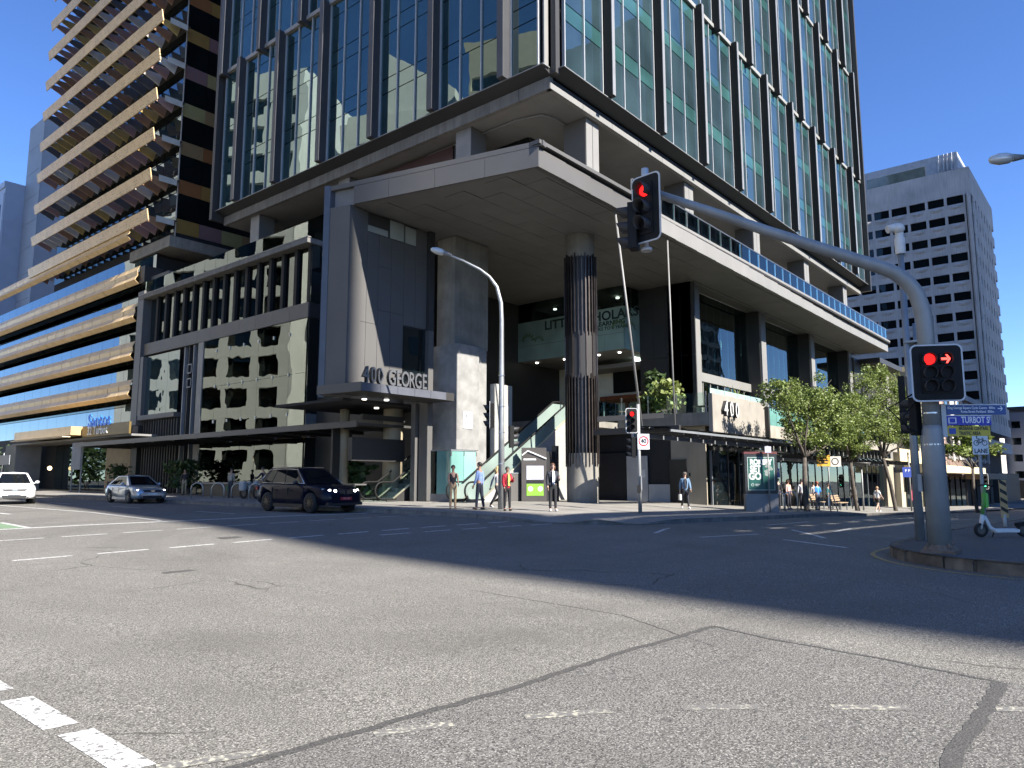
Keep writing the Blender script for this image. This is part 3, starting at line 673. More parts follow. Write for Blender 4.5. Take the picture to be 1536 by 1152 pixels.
# George Street bays
for x in (41.9, 52.85, 63.8, 74.75):
    MB().box(x, 20.6, TZ, x + .95, 22.2, CB).build("bay_column", M_GPAN2, tw)
    MB().box(x + .05, 20.46, TZ, x + .95, 20.598, CB).build("bay_column_face", M_WPAN, tw)
for bay in range(3):
    x0 = 42.87 + bay * 10.95; n = 9; w = 9.95 / n
    for i in range(n): MB().box(x0 + i * w + .006, 21.5, 8.6, x0 + (i + 1) * w - .006, 21.52, CB).build("bay_window", glass("bay_glass", ior=1.7, wave=.012, clear=True, tcol=(.42, .55, .5)), tw)
    MB().box(x0, 21.35, 8.0, x0 + 9.95, 21.6, 8.58).build("bay_transom", M_WPAN, tw)
    for i in range(9): MB().box(x0 + i * w + .05, 21.5, TZ, x0 + (i + 1) * w - .05, 21.52, 7.98).build("bay_door", M_CLR, tw); MB().box(x0 + i * w - .04, 21.44, TZ, x0 + i * w + .04, 21.56, 7.98).build("bay_mullion", M_WPAN, tw)
    MB().box(x0, 29.5, TZ, x0 + 9.95, 29.7, CB).build("bay_back_wall", mat("bay_inner_wall", (.1, .125, .12), .8), tw)
    MB().box(x0, 21.7, 9.2, x0 + 9.95, 29.5, 9.45).build("bay_floor", M_SOF, tw)
    for i in range(8): MB().box(x0 + .5 + i * 1.2, 22.9, 11.2, x0 + .62 + i * 1.2, 23.0, 12.15).build("bay_pendant", M_LAMPW, tw)
    MB().box(x0 + .3, 25.4, 9.55, x0 + 6.0, 25.5, 9.85).build("bay_light_strip", emit("strip_light", (.8, 1, .88), 1.2), tw)
MB().box(75.7, 20.3, TZ, 88, 21.5, 13.4).build("end_wall", M_GPAN2, tw); MB().box(86.6, 20.1, 2, 88.0, 20.28, 12.9).build("end_wall_pier", M_WPAN, tw)
MB().box(78.0, 18.5, 13.0, 87, 24, 13.5).build("end_roof_plant", M_GPAN2, tw)
# street level on George Street
MB().box(38.6, 18.6, -.6, 39.1, 25.6, 4.6).build("terrace_base_wall", M_DARK, tw)
for i in range(2): MB().box(38.5, 18.3 + i * 1.07, -.2, 38.59, 18.3 + i * 1.07 + 1.06, 4.58).build("beige_wall", M_PARTY, tw)
MB().box(38.49, 19.25, 1.8, 38.499, 19.35, 2.0).build("wall_fitting", M_DARK, tw)
z1 = 3.25; x = 39.2; k = 0
MB().box(39.2, 20.6, -1.8, 78, 20.8, 4.6).build("shop_back_wall", mat("shop_inner", (.1, .11, .11), .8, var=.3, vs=.8), tw)
MB().box(39.2, 18.35, 4.4, 78, 20.6, 4.6).build("shop_ceiling", M_SOF, tw)
while x < 77:
    w = 1.55 if k % 4 else 2.2
    MB().box(x + .04, 18.32, -1.6, x + w - .04, 18.34, z1).build("shop_window", M_CLR if k % 5 else M_DGL, tw)
    MB().box(x - .04, 18.28, -1.6, x + .04, 18.4, z1).build("shop_mullion", M_GPAN2 if k % 3 else M_STEELP, tw); x += w; k += 1
MB().box(39.2, 18.25, z1, 78, 18.42, z1 + .22).build("shop_lintel", M_GPAN2, tw)
for i in range(34):
    x = 38.7 + i * 1.15; MB().box(x, 18.05, 3.5, x + .12, 18.2, 4.25).build("clerestory_mullion", M_WPAN, tw); MB().box(x + .14, 18.22, 3.5, x + 1.13, 18.24, 4.25).build("clerestory_window", M_DGL, tw)
M_SHPW = mat("shop_white_card", (.6, .6, .58), .7); M_SHPT = mat("shop_teal_card", (.05, .36, .38), .6); M_SHPR = mat("shop_red_band", (.3, .03, .04), .6)
for x, z, w, h, m in ((47.6, 1.3, 1.2, .45, M_SHPW), (47.5, .5, 1.4, .7, M_SHPT), (41.5, 2.4, .8, .7, M_SHPW), (40.6, 2.05, 3.0, .25, M_SHPR), (57.4, 2.3, 1.6, .5, M_SHPW), (60.5, -.4, 5.6, 1.9, mat("shop_frosted", (.4, .48, .45), .5)), (70, -.6, 4.6, 2.6, mat("shop_grey_board", (.3, .31, .3), .7))): MB().box(x, 18.45, z, x + w, 18.47, z + h).build("shop_poster", m, tw)
MB().box(75.6, 18.0, -1.6, 78.2, 18.28, 3.6).build("beige_pier", M_PARTY, tw)

# ---- Turbot Street podium
PX = 26.0
MB().box(PX - .35, 37.9, 16.08, 27.2, 61.2, 16.42).build("podium_roof_edge", M_FASL, tw, bevel=.02)
MB().box(PX - .37, 37.85, 16.42, PX - .1, 61.2, 16.47).build("podium_flashing", M_WPAN, tw)
MB().box(27.2, 38.0, 16.1, 34, 61, 16.4).build("podium_roof", M_CONC, tw)
for i in range(14):
    y0 = 38.4 + i * 1.6; MB().box(PX - .02, y0, 16.48, PX, y0 + 1.57, 17.6).build("balustrade_pane", glass("podium_balustrade", ior=2.0, wave=.01, clear=True, tcol=(.5, .6, .62)), tw)
y = 38.25; k = 0
while y < 60.0:
    MB().box(PX + .28, y + .05, 12.42, PX + .3, y + 1.4, 16.06).build("podium_window", M_POD, tw)
    MB().box(PX + .08, y - .15, 12.42, PX + .35, y + .15, 16.06).build("podium_fin", M_FIN, tw); y += 1.46; k += 1
MB().box(PX + 1.6, 38.3, 11.5, PX + 1.7, 61, 16.05).build("podium_blind", mat("office_blind", (.05, .055, .055), .8), tw)
for i in range(12): MB().box(PX - .08, 38.0 + i * 1.95, 11.45, PX + .3, 38.0 + i * 1.95 + 1.935, 12.38).build("podium_beam_panel", M_GPAN, tw)
MB().box(PX - .05, 50.65, .5, PX + .4, 51.4, 11.44).build("podium_pier", M_WPAN if False else mat("podium_pier_metal", (.2, .2, .195), .5, .1), tw)
w = 12.5 / 7
for i in range(7):
    y0 = 38.12 + i * w
    for z0, z1_ in ((4.75, 8.05), (8.07, 11.42)): MB().box(PX, y0 + .008, z0, PX + .02, y0 + w - .008, z1_).build("podium_pane", M_POD, tw)
    MB().box(PX, y0 + .02, .5, PX + .02, y0 + w - .02, 4.1).build("podium_pane", M_POD, tw)
    if i: 
        for z in (5.6, 8.06, 10.6): MB().box(PX - .05, y0 - .05, z - .1, PX - .005, y0 + .05, z + .1).build("glass_fitting", M_STEEL, tw)
    MB().box(PX + .3, y0 - .03, .5, PX + .45, y0 + .03, 11.4).build("glass_rib", M_STEELP, tw)
MB().box(PX + 6, 38.2, .5, PX + 6.2, 61, 11.4).build("podium_inner_wall", mat("podium_inner", (.05, .05, .048), .8, var=.4, vs=.6), tw)
MB().box(PX + .5, 38.2, 7.9, PX + 6, 50.6, 8.2).build("podium_floor", M_DARK, tw); MB().box(PX + .5, 38.2, 4.2, PX + 6, 50.6, 4.5).build("podium_floor", M_DARK, tw)
for i in range(4): MB().ball((PX + 1.2, 38.9 + i * 1.25, 3.0), .14).build("pendant_lamp", M_LAMP, tw)
for z0, z1_, m in ((.5, 4.1, M_DGL), (5.6, 11.4, M_DGL), (4.75, 5.55, mat("return_spandrel", (.16, .17, .17), .5))): MB().box(PX + .05, 38.0, z0, 28.6, 38.05, z1_).build("return_pane", m, tw)
MB().box(PX + .05, 37.98, 11.45, 28.6, 38.06, 12.4).build("return_beam", M_GPAN2, tw); MB().box(PX + .1, 38.0, 12.42, 28.6, 38.05, 16.05).build("return_pane", M_DGL, tw)
MB().box(28.0, 27.5, 5.4, 28.2, 38, 20).build("recess_wall", M_GPAN2, tw)
MB().box(27.9, 27.7, 16.5, 27.98, 37.9, 20.0).build("recess_band_dark", mat("oxblood_panel", (.05, .022, .022), .45, .2), tw)
for i in range(12):
    y = 51.5 + i * .23; MB().box(PX + .05 + (i % 3) * .12, y, .6, PX + .3, y + .1, 11.42).build("slat", M_FINE if i % 2 else M_GPAN2, tw)
MB().box(PX + .4, 51.4, .5, PX + .5, 61, 11.44).build("slat_back", M_DARK, tw)
for z in (8.3, 9.35): 
    b = MB()
    for s in (0, .62): b.box(PX - .03, 52.3, z + s - .02, PX + .02, 52.98, z + s + .06); b.box(PX - .03, 52.3 + s, z - .02, PX + .02, 52.38 + s - .02, z + .66)
    b.build("slat_frame", M_STEELP, tw)
MB().box(PX - .3, 54.2, 6.25, PX + .3, 60.1, 6.6).build("bay_window_sill", M_GPAN, tw); MB().box(PX - .3, 59.7, 6.6, PX + .3, 60.2, 11.3).build("bay_window_cheek", M_GPAN, tw)
for i in range(3): MB().box(PX + .02, 54.3 + i * 1.8, 6.62, PX + .04, 54.3 + i * 1.8 + 1.78, 11.3).build("podium_window", M_POD if False else glass("bay_mirror_glass", (.02, .04, .05), 2.4, (.85, .98, 1), .02, .4), tw)
for i in range(14): y = 54.3 + i * .42; MB().box(PX + .1, y, .6, PX + .3, y + .12, 6.2).build("slat", M_GPAN2, tw)
MB().box(PX - .3, 60.3, 5.9, PX + .5, 61.4, 16.8).build("podium_frame_pier", M_GPAN, tw, bevel=.03); MB().box(PX - .1, 60.3, .5, PX + .5, 61.3, 5.89).build("podium_frame_base", M_GPAN2, tw)
MB().box(PX + .5, 58, 16.45, 29, 61.3, 18.2).build("podium_upstand", M_FASL, tw)
# Turbot Street awning
b = MB().box(22.4, 28.4, 4.22, 25.98, 62.8, 4.34); b.build("street_awning", mat("awning_dark", (.05, .05, .048), .55), tw)
MB().box(22.3, 28.4, 4.12, 22.39, 62.8, 4.42).build("awning_edge", M_GPAN, tw)
for i in range(12): MB().box(22.42, 29.5 + i * 2.9, 4.05, 25.95, 29.6 + i * 2.9, 4.21).build("awning_beam", M_GPAN2, tw)
# George Street glass awning with stepped panes
b = MB(); b.bar((30.3, 20.6, 3.9), (30.3, 15.6, 3.9), .16, .28); b.build("awning_frame", M_GPAN2, tw); b = MB(); b.bar((30.5, 20.6, 4.55), (32.2, 17.4, 4.7), .14, .26); b.build("awning_frame", M_GPAN2, tw)
M_AWG = glass("awning_glass", ior=1.6, tint=(1, 1, 1), wave=.006, ws=.5, clear=True, tcol=(.72, .77, .75))
x = 29.2; k = 0
while x < 74:
    zz = 3.86 if x < 45 else 3.15
    b = MB(); b.ext([(x, 15.6, zz + .03), (x + 1.3, 15.6, zz - .12), (x + 1.3, 17.35, zz - .02), (x, 17.35, zz + .13)], (0, 0, .03)); b.build("awning_pane", M_AWG, tw)
    MB().bar((x + 1.28, 15.5, zz - .17), (x + 1.28, 17.4, zz - .08), .07, .16).build("awning_bracket", M_GPAN2, tw); x += 1.42; k += 1
MB().bar((29.2, 17.4, 3.62), (45, 17.4, 3.62), .12, .2).build("awning_beam", M_STEELP, tw); MB().bar((45, 17.4, 2.92), (74, 17.4, 2.92), .12, .2).build("awning_beam", M_STEELP, tw)
MB().bar((29.2, 15.5, 3.75), (45, 15.5, 3.75), .06, .1).build("awning_beam", M_STEELP, tw)
MB().cyl((28.4, 17.6, CB), (29.9, 17.3, 3.95), .055, 8).build("suspension_rod", M_WPAN, tw); MB().cyl((33.4, 17.6, CB), (33.3, 17.4, 3.7), .045, 8).build("suspension_rod", M_WPAN, tw)
# black hoarding panels stay with the building front
for y0, y1, z0, z1_, m in ((23.4, 25.5, .2, 3.2, M_DARK), (21.95, 23.35, .35, 3.0, mat("grey_hoarding", (.4, .4, .39), .7, var=.08)), (20.45, 21.9, .3, 1.35, mat("grey_hoarding", (.4, .4, .39), .7, var=.08))):
    MB().box(38.44, y0, z0, 38.5, y1, z1_).build("hoarding_panel", m, tw)
MB().box(38.43, 22.1, 1.75, 38.439, 22.35, 2.2).build("hoarding_notice", M_SHPW, tw)
MB().box(38.4, 20.5, .3, 38.47, 19.45, 2.75).build("hoarding_panel", mat("black_hoarding", (.012, .012, .013), .4), tw)
text("PARLOUR", .22, mat("gold_letter", (.4, .27, .1), .5), tw, (38.392, 19.95, 1.75), (0, -1, 0), ext=.003) if False else None
# ================================================================= GOLD BANDED OFFICE BUILDING
def goldmat(name, perf):
    m, nt, out = _nt(name); p = nt.nodes.new("ShaderNodeBsdfPrincipled"); nt.links.new(p.outputs[0], out.inputs[0])
    p.inputs['Roughness'].default_value = .42; p.inputs['Metallic'].default_value = .2
    c = _mix(nt, _ramp(nt, _noise(nt, .9, 3), .3, .7), (.52, .36, .17), (.62, .45, .23))
    if perf:
        g = nt.nodes.new("ShaderNodeNewGeometry"); mp = nt.nodes.new("ShaderNodeMapping"); mp.inputs['Scale'].default_value = (0, 2.6, 3.4); nt.links.new(g.outputs['Position'], mp.inputs[0])
        v = nt.nodes.new("ShaderNodeTexVoronoi"); v.inputs['Scale'].default_value = 1.35; v.inputs['Randomness'].default_value = .35; nt.links.new(mp.outputs[0], v.inputs['Vector'])
        c = _mix(nt, _ramp(nt, v.outputs['Distance'], .16, .24), (.09, .06, .03), c)
    nt.links.new(c, p.inputs['Base Color']); MT[name] = m; return m
M_GOLD = goldmat("gold_perforated_metal", True); M_GOLD2 = goldmat("gold_folded_metal", False)
M_SKYG = glass("sky_reflecting_glass", (.01, .02, .025), 2.7, (.85, .96, 1), .004, .3)
M_BLK = glass("black_glass", (.004, .006, .007), 1.5, (.9, 1, .95), .004, .3)
CELL = [mat("cell_" + n, c, .6) for n, c in (("white", (.5, .48, .43)), ("orange", (.3, .17, .09)), ("yellow", (.42, .29, .09)), ("pink", (.33, .21, .18)), ("grey", (.1, .1, .105)))]
sb = thing("banded_office", "office building wrapped in gold metal sunshade bands with 32 Turbot over its entrance", "office building", (30, 80, .6))
rs = random.Random(21)
gp = MB(); gp.ext([(25.42, 0, 1.0), (25.5, 0, 1.0), (25.66, 0, .06), (25.58, 0, .06)], (0, 1.44, 0)); gpm = gp.mesh("gold_panel", M_GOLD)
finm = [MB().ext([(25.72, 0, .1), (25.66, 0, .55), (27.4, 0, .6), (27.1, 0, -.5), (26.5, 0, -.2)], (0, .05, 0)).mesh("cell_fin", m) for m in CELL]
for k in range(12):
    z = 22.58 + k * 3.47; y0 = 60.2 - .08 * k
    for i in range(19):
        put("gold_panel", gpm, sb, (0, y0 + i * 1.46, z)); put("cell_fin", rs.choice(finm), sb, (0, y0 + .6 + i * 1.46, z + .1))
    b = MB(); b.box(27.3, y0 + .1, z + .62, 28.0, y0 + 27.6, z + .68); b.build("band_shelf", mat("shelf_metal", (.06, .055, .05), .5), sb)
    MB().box(26.2, y0 - .04, z + .12, 27.7, y0, z + .62).build("band_end_cap", CELL[0], sb)
    for i in range(10): MB().box(28.0, 60.7 + i * 2.72, z + 1.15, 28.03, 60.7 + i * 2.72 + 2.68, z + 3.2).build("upper_window", M_SKYG, sb)
    for i in range(10): MB().box(28.0, 60.7 + i * 2.72, z - .2, 28.03, 60.7 + i * 2.72 + 2.68, z + 1.12).build("upper_spandrel", M_BLK, sb)
    # side facing the tower: black glass over coloured spandrels
    for i in range(7):
        x = 28.05 + i * 2.05; MB().box(x + .01, 60.6, z + 1.0, x + 2.03, 60.64, z + 3.2).build("side_window", M_BLK, sb)
        MB().box(x + .01, 60.6, z - .25, x + 2.03, 60.64, z + .98).build("side_spandrel", mat("spandrel_" + "abcde"[(i * 3 + k * 2) % 5], ((.33, .2, .06), (.36, .31, .14), (.3, .13, .05), (.25, .15, .15), (.3, .2, .1))[(i * 3 + k * 2) % 5], .35, .2, var=.05), sb)
MB().box(28.06, 60.66, 20.6, 44, 88, 64).build("core", M_DARK, sb); MB().box(28.0, 60.55, 21, 28.06, 60.66, 64).build("corner_mullion", M_MUL, sb)
MB().box(26.7, 58.6, 20.4, 44, 66, 21.3).build("transfer_slab", M_CONC, sb); MB().box(27.6, 62, 18.6, 44, 104, 20.2).build("recess", M_BLK, sb)
S_ = [(-.1, 1.54), (-.3, 1.1), (-.24, .74), (-.46, .3), (-.1, 0)]
bpn = MB()
for (a, z0), (c, z1) in zip(S_[:-1], S_[1:]): bpn.ext([(26 + a, 0, z0), (26 + a + .04, 0, z0), (26 + c + .04, 0, z1), (26 + c, 0, z1)], (0, 2.1, 0))
bpm = bpn.mesh("gold_panel", M_GOLD2)
for k, z in enumerate((8.15, 11.3, 14.5, 17.65, 21.85)):
    y0 = 61.9 if k < 4 else 64.0
    for i in range(20): put("gold_panel", bpm, sb, (0, y0 + i * 2.17, z), scale=None if k < 4 else (1, 1, .85))
    if k < 4:
        MB().box(26.0, y0, z + 1.0, 27, y0 + 44, z + 1.1).build("band_shelf", mat("shelf_metal", (.12, .11, .1), .5), sb)
        MB().box(25.9, y0 - .9, z, 27.4, y0, z + 1.4).build("band_return", M_GPAN2, sb)
        for i in range(18): MB().box(26.9, 61.2 + i * 2.45, z + 1.4, 26.93, 61.2 + i * 2.45 + 2.42, z + 3.15).build("window_pane", M_SKYG, sb)
        for i in range(18): MB().box(26.9, 61.2 + i * 2.45, z - .4, 26.93, 61.2 + i * 2.45 + 2.42, z + .98).build("lower_spandrel", M_BLK, sb)
for i in range(18): MB().box(26.9, 61.2 + i * 2.45, 5.9, 26.93, 61.2 + i * 2.45 + 2.42, 7.7).build("window_pane", M_SKYG, sb)
MB().box(26.98, 61.4, .4, 44, 106, 20.2).build("podium_core", M_DARK, sb)
M_SIGNG = mat("sign_bronze", (.16, .11, .035), .45, .4)
MB().box(24.0, 57.4, 5.05, 24.15, 66.2, 5.95).build("entry_sign_panel", M_SIGNG, sb)
text("32 Turbot", .95, mat("sign_letter_pale", (.75, .74, .68), .5), sb, (23.98, 63.2, 5.5), (0, -1, 0), ext=.015, bold=.012)
text("Santos", 1.45, mat("sign_letter_blue", (.015, .2, .85), .4), sb, (23.98, 62.9, 6.3), (0, -1, 0), ext=.03, bold=.02, sx=1.15)
MB().box(24.2, 57.4, 4.9, 26.9, 84, 5.05).build("entry_ceiling", M_SOF, sb)
MB().box(23.2, 66.4, 5.25, 26.8, 80, 5.95).build("entry_awning", M_GOLD2, sb); MB().box(22.6, 66.4, 5.05, 23.2, 79, 5.13).build("awning_lip", mat("awning_lip_cream", (.5, .42, .3), .6), sb)
MB().box(26.3, 61.6, .5, 26.6, 67.0, 4.9).build("beige_wall", M_BEIGE, sb); MB().box(26.2, 61.45, .5, 26.6, 62.1, 4.9).build("timber_pier", mat("brown_timber", (.11, .05, .025), .6, var=.3, vs=6), sb)
for y in (62.8, 63.5, 64.9): MB().box(26.27, y, 2.6, 26.29, y + .5, 2.95).build("wall_plate", mat("bronze_plate", (.1, .06, .02), .4, .5), sb)
text("90", 1.0, M_LET, sb, (26.25, 63.6, 1.8), (0, -1, 0), ext=.03) if False else None
MB().box(24.3, 83, .4, 26.5, 86, 5.0).build("entry_pier", mat("grey_stone_pier", (.22, .22, .22), .8), sb)
MB().ball((25.8, 78.3, 2.7), .2).build("wall_lamp", M_LAMP, sb)
for i in range(6): MB().box(26.7, 67.2 + i * 2.1, .5, 26.73, 69.2 + i * 2.1, 4.85).build("entry_window", M_BLK, sb)
pm = thing("parking_sign_board", "pale blue grey notice board on posts beside the dark office entrance", "sign", (22.8, 63.5, gz(22.8, 63) + .35))
b = MB()
for y in (62.6, 64.4): b.box(22.78, y - .04, .6, 22.86, y + .04, 4.4)
b.build("post", M_STEELP, pm); MB().box(22.74, 62.7, 2.4, 22.8, 64.5, 4.5).build("board", mat("board_blue_grey", (.14, .16, .2), .6), pm)
pm = thing("street_notice", "small grey sign plate on a slanted pole by the white sedan", "sign", (21, 75, .6))
MB().cyl((21, 75.5, .5), (21, 74.6, 3.9), .05, 8).build("pole", M_STEELP, pm); MB().box(20.95, 73.0, 2.9, 21, 75.6, 3.7).build("plate", mat("plate_grey", (.25, .26, .28), .6), pm)

# ================================================================= FAR BUILDINGS
fb = thing("panel_building", "tall pale grey panelled building far left behind the gold bands", "building", (50, 155, 0))
M_FB = mat("pale_grey_panel", (.3, .305, .32), .6, .1, var=.08, vs=.3); M_FB2 = mat("pale_blue_panel", (.42, .45, .52), .6, .1, var=.08, vs=.3)
MB().box(44.2, 150, 0, 75, 158, 68.5).build("stair_tower", M_FB, fb)
for i in range(14): MB().box(44.1, 150.05, i * 4.9 + .03, 44.19, 157.9, i * 4.9 + 4.87).build("wall_panel", M_FB, fb)
MB().box(41, 158.1, 0, 75, 200, 56).build("main_block", M_FB2, fb)
for i in range(11):
    for j in range(9):
        if j in (2, 3, 6) and i > 3: MB().box(40.95, 159 + j * 4.2, i * 5 + 1.2, 41.02, 159 + j * 4.2 + 1.4, i * 5 + 4.0).build("window", M_BLK, fb)
        MB().box(40.88, 158.4 + j * 4.2 - .1, i * 5 + .05, 40.94, 158.4 + j * 4.2 + .05, i * 5 + 4.9).build("panel_joint", M_FB, fb)
MB().box(40.8, 158.1, 56, 75, 201, 57.2).build("parapet", M_FB2, fb)
for i in range(5): MB().box(40.9, 160 + i * 6, 49.5, 41.0, 162.2 + i * 6, 53).build("window", M_SKYG, fb)

def grid_block(name, label, x0, y0, x1, y1, z0, z1, pitch, rows, ztop, wh, ww, wallm, rowm=None, recess=.35, side_pitch=None, spd=None, objs=True):
    """building with deep window openings on its -X and -Y faces: piers, sill bands and recessed panes"""
    t = thing(name, label, "building", (x0, y0, z0)); W_ = wallm
    MB().box(x0 + recess, y0 + recess, z0, x1, y1, z1).build("core", M_DARK, t)
    b = MB(); rh = (ztop - wh - z0 - 12) / rows if rows else 0
    rp = rowm or 3.6; zs = [ztop - k * rp for k in range(rows)]
    n = int((y1 - y0 - 1.5) / pitch); m = int((x1 - x0 - 1.5) / (side_pitch or pitch)); sp = side_pitch or pitch
    b.box(x0, y0, ztop, x1, y1, z1)                                   # solid parapet zone
    for k in range(rows):
        zb_ = zs[k] - rp; b.box(x0 + .02, y0 + .02, zb_, x1, y1, zs[k] - wh)
    b.box(x0 + .02, y0 + .02, z0, x1, y1, zs[-1] - rp) if False else None
    b.build("wall", W_, t)
    b = MB()
    for j in range(n + 1):
        yy = y0 + 1.2 + j * pitch; b.box(x0, yy - (pitch - ww), zs[-1] - rp, x0 + recess + .1, yy, ztop)
    b.box(x0, y0, zs[-1] - rp, x0 + .9, y0 + .9, ztop)
    b.build("pier", W_, t)
    sw = ww * .4 if side_pitch else ww; b = MB()
    for j in range(m + 1):
        xx = x0 + 1.3 + j * sp; b.box(xx - (sp - sw), y0, zs[-1] - rp, xx, y0 + recess + .1, ztop)
    b.build("pier", W_, t)
    pm_ = MB().box(0, 0, 0, .04, ww - .02, wh).mesh("window", M_BLK); pm2 = MB().box(0, 0, 0, sw - .02, .04, wh).mesh("window", M_BLK)
    for k in range(rows):
        for j in range(n): put("window", pm_, t, (x0 + recess - .06, y0 + 1.2 + j * pitch + .01, zs[k] - wh))
        for j in range(m): put("window", pm2, t, (x0 + 1.3 + j * sp + .01, y0 + recess - .06, zs[k] - wh))
        if spd:
            b = MB()
            for j in range(n):
                yy = y0 + 1.2 + j * pitch; zc = zs[k] - wh; b.ext([(x0 + .02, yy, zc), (x0 + .02, yy + ww, zc), (x0 - .22, yy + ww / 2, zc - .5), ], (0, 0, -.25))
                b.face([(x0 + .015, yy, zc - .75), (x0 - .2, yy + ww / 2, zc - .8), (x0 + .015, yy + ww, zc - .75), (x0 + .015, yy + ww / 2, zc - 1.1)])
            b.build("spandrel_relief", W_, t)
    return t
M_GCON = mat("weathered_grey_concrete", (.5, .475, .45), .85, var=.15, vs=.25, streak=.3, stain=(.1, .1, .105), bump=.1, bs=4)
gt = grid_block("concrete_office", "grey concrete office block with rows of square recessed windows and antennas on its roof", 152, 19.2, 180, 62, 11.5, 58.2, 3.1, 12, 53.2, 1.55, 2.65, M_GCON, 3.6, .3, 3.4, True)
MB().box(157, 21.5, 58, 178, 60, 63.5).build("plant_room", mat("plant_room_cladding", (.42, .43, .45), .6, .1), gt)
for y0, y1 in ((27, 37.5), (40.5, 47), (49, 56)): MB().box(156.9, y0, 58.5, 156.98, y1, 62).build("plant_louvre", glass("plant_glazing", (.2, .2, .15), 2.0, (1, 1, .9), .02, .5), gt)
b = MB()
for y in (22.4, 23.1, 23.7, 24.6): b.box(156.6, y, 60, 156.8, y + .2, 62.6); b.tube([(157, y, 58), (157, y, 63.6)], .05, 6)
b.build("antenna", mat("antenna_white", (.5, .5, .5), .5), gt)
b = MB(); b.box(154, 21, 2.8, 178, 60, 11.4); b.build("podium_recess", M_DARK, gt); MB().box(152, 19.2, 6.6, 180, 62, 8.6).build("podium_band", M_GCON, gt)
MB().box(152, 18.5, -3, 180, 62, 2.8).build("podium_base", M_GPAN2, gt)
for i in range(8): MB().box(151.9, 19.4 + i * 2.6, -2.6, 151.99, 21.6 + i * 2.6, 2.2).build("shop_window", M_DGL, gt)

cb = thing("cream_shop", "cream rendered shop building with a yellow awning between the tower podium and the grey block", "building", (92, 20, -1.4))
M_CRM = mat("cream_render", (.58, .49, .3), .8, var=.12, vs=.6, streak=.25); M_CRM2 = mat("cream_render_dull", (.36, .33, .25), .8, var=.1, vs=.5)
M_PBR = mat("pink_brick", (.4, .27, .22), .85, var=.15, vs=3, bump=.3, bs=12)
MB().box(88.1, 17.6, -2, 96, 40, 12.6).build("wall", M_CRM2, cb); MB().box(96.01, 17.4, -2.2, 101, 40, 14.2).build("wall", M_PBR, cb)
MB().box(87.9, 17.4, 12.6, 96, 40, 13.2).build("parapet", M_CRM2, cb); MB().box(95.8, 17.2, 14.2, 101.2, 40, 14.8).build("cornice", M_CRM, cb)
for i in range(3): MB().box(88.6 + i * 2.4, 17.52, 5.2, 90.0 + i * 2.4, 17.59, 8.4).build("window", M_DGL, cb)
MB().box(79.5, 15.0, 2.35, 112, 17.3, 3.1).build("awning", mat("awning_cream", (.62, .53, .33), .7, var=.06), cb); MB().box(79.4, 14.9, 2.3, 79.49, 17.3, 3.15).build("awning_end", M_CRM, cb)
for i in range(7): MB().cyl((82 + i * 4.4, 15.3, 3.1), (82 + i * 4.4, 17.4, 6.6), .05, 6).build("awning_tie", M_WPAN, cb)
MB().box(78.4, 17.45, -2, 88, 18.0, 2.3).build("wall", M_CRM2, cb); MB().box(78.5, 17.4, 3.1, 88.0, 18, 4.6).build("wall", M_CRM, cb)
for i in range(9): MB().box(80 + i * 3.6, 17.3, -2.0, 82.6 + i * 3.6, 17.44, 2.0).build("shop_window", M_DGL, cb)
MB().box(81.2, 17.25, -.4, 82.0, 17.29, 1.2).build("red_poster", mat("poster_maroon", (.25, .02, .05), .6), cb)
ob = thing("old_terrace", "old brown and grey masonry building above the yellow awning with tall windows", "building", (118, 20, -2))
M_OB = mat("brown_masonry", (.16, .11, .09), .85, var=.2, vs=1.5, bump=.2, bs=6)
MB().box(101.1, 17.6, -2.5, 136, 40, 13).build("wall", M_OB, ob); MB().box(101.1, 17.3, 12.4, 136, 18, 13.1).build("cornice", M_GCON, ob)
for i in range(8):
    x = 103 + i * 4; f = MB().box(x, 17.5, 4.5, x + 2.2, 17.59, 8.5).build("window", M_DGL, ob); MB().box(x - .2, 17.42, 4.2, x + 2.4, 17.58, 4.48).build("sill", M_WPAN, f)
    f = MB().box(x, 17.5, 9.4, x + 2.2, 17.59, 11.8).build("window", mat("pale_blind", (.4, .4, .4), .7) if i % 2 else M_DGL, ob); MB().box(x + 2.45, 17.35, 4, x + 3.5, 17.58, 12).build("pilaster", M_GCON, ob)
MB().box(112.1, 15.5, 1.7, 136, 17.3, 2.5).build("awning", mat("awning_brown", (.33, .25, .17), .7), ob)
for i in range(6): MB().box(113 + i * 4, 17.4, -2.4, 116 + i * 4, 17.58, 1.6).build("shop_window", M_DARK, ob)
hb = grid_block("distant_hotel", "low blue grey building with an arched canopy at the far end of the street", 205, 12, 240, 60, -3, 17, 3.4, 4, 15, 1.6, 1.7, mat("far_blue_grey", (.2, .22, .27), .8, var=.1, vs=.3), 3.8, .3)
for i in range(5): MB().box(204.9, 14 + i * 5, -3, 204.99, 18 + i * 5, 1.5).build("shop_window", M_DARK, hb)
MB().box(185.5, 23, -3, 203, 60, 15).build("end_wing", M_GCON, hb)
rb = thing("far_roof_block", "dark flat roofed block closing the street under the bare sky at far right", "building", (262, 10, -4))
MB().box(250, -30, -4, 290, 58, 21).build("wall", mat("far_dull_brick", (.12, .1, .1), .85, var=.15, vs=.4), rb); MB().box(249.5, -30.5, 21, 290.5, 58.5, 22).build("roof", M_GPAN2, rb)
for i in range(18):
    for k in range(5): MB().box(249.9, -28 + i * 4.6, 1 + k * 4, 249.99, -26 + i * 4.6, 3.2 + k * 4).build("window", M_BLK, rb)

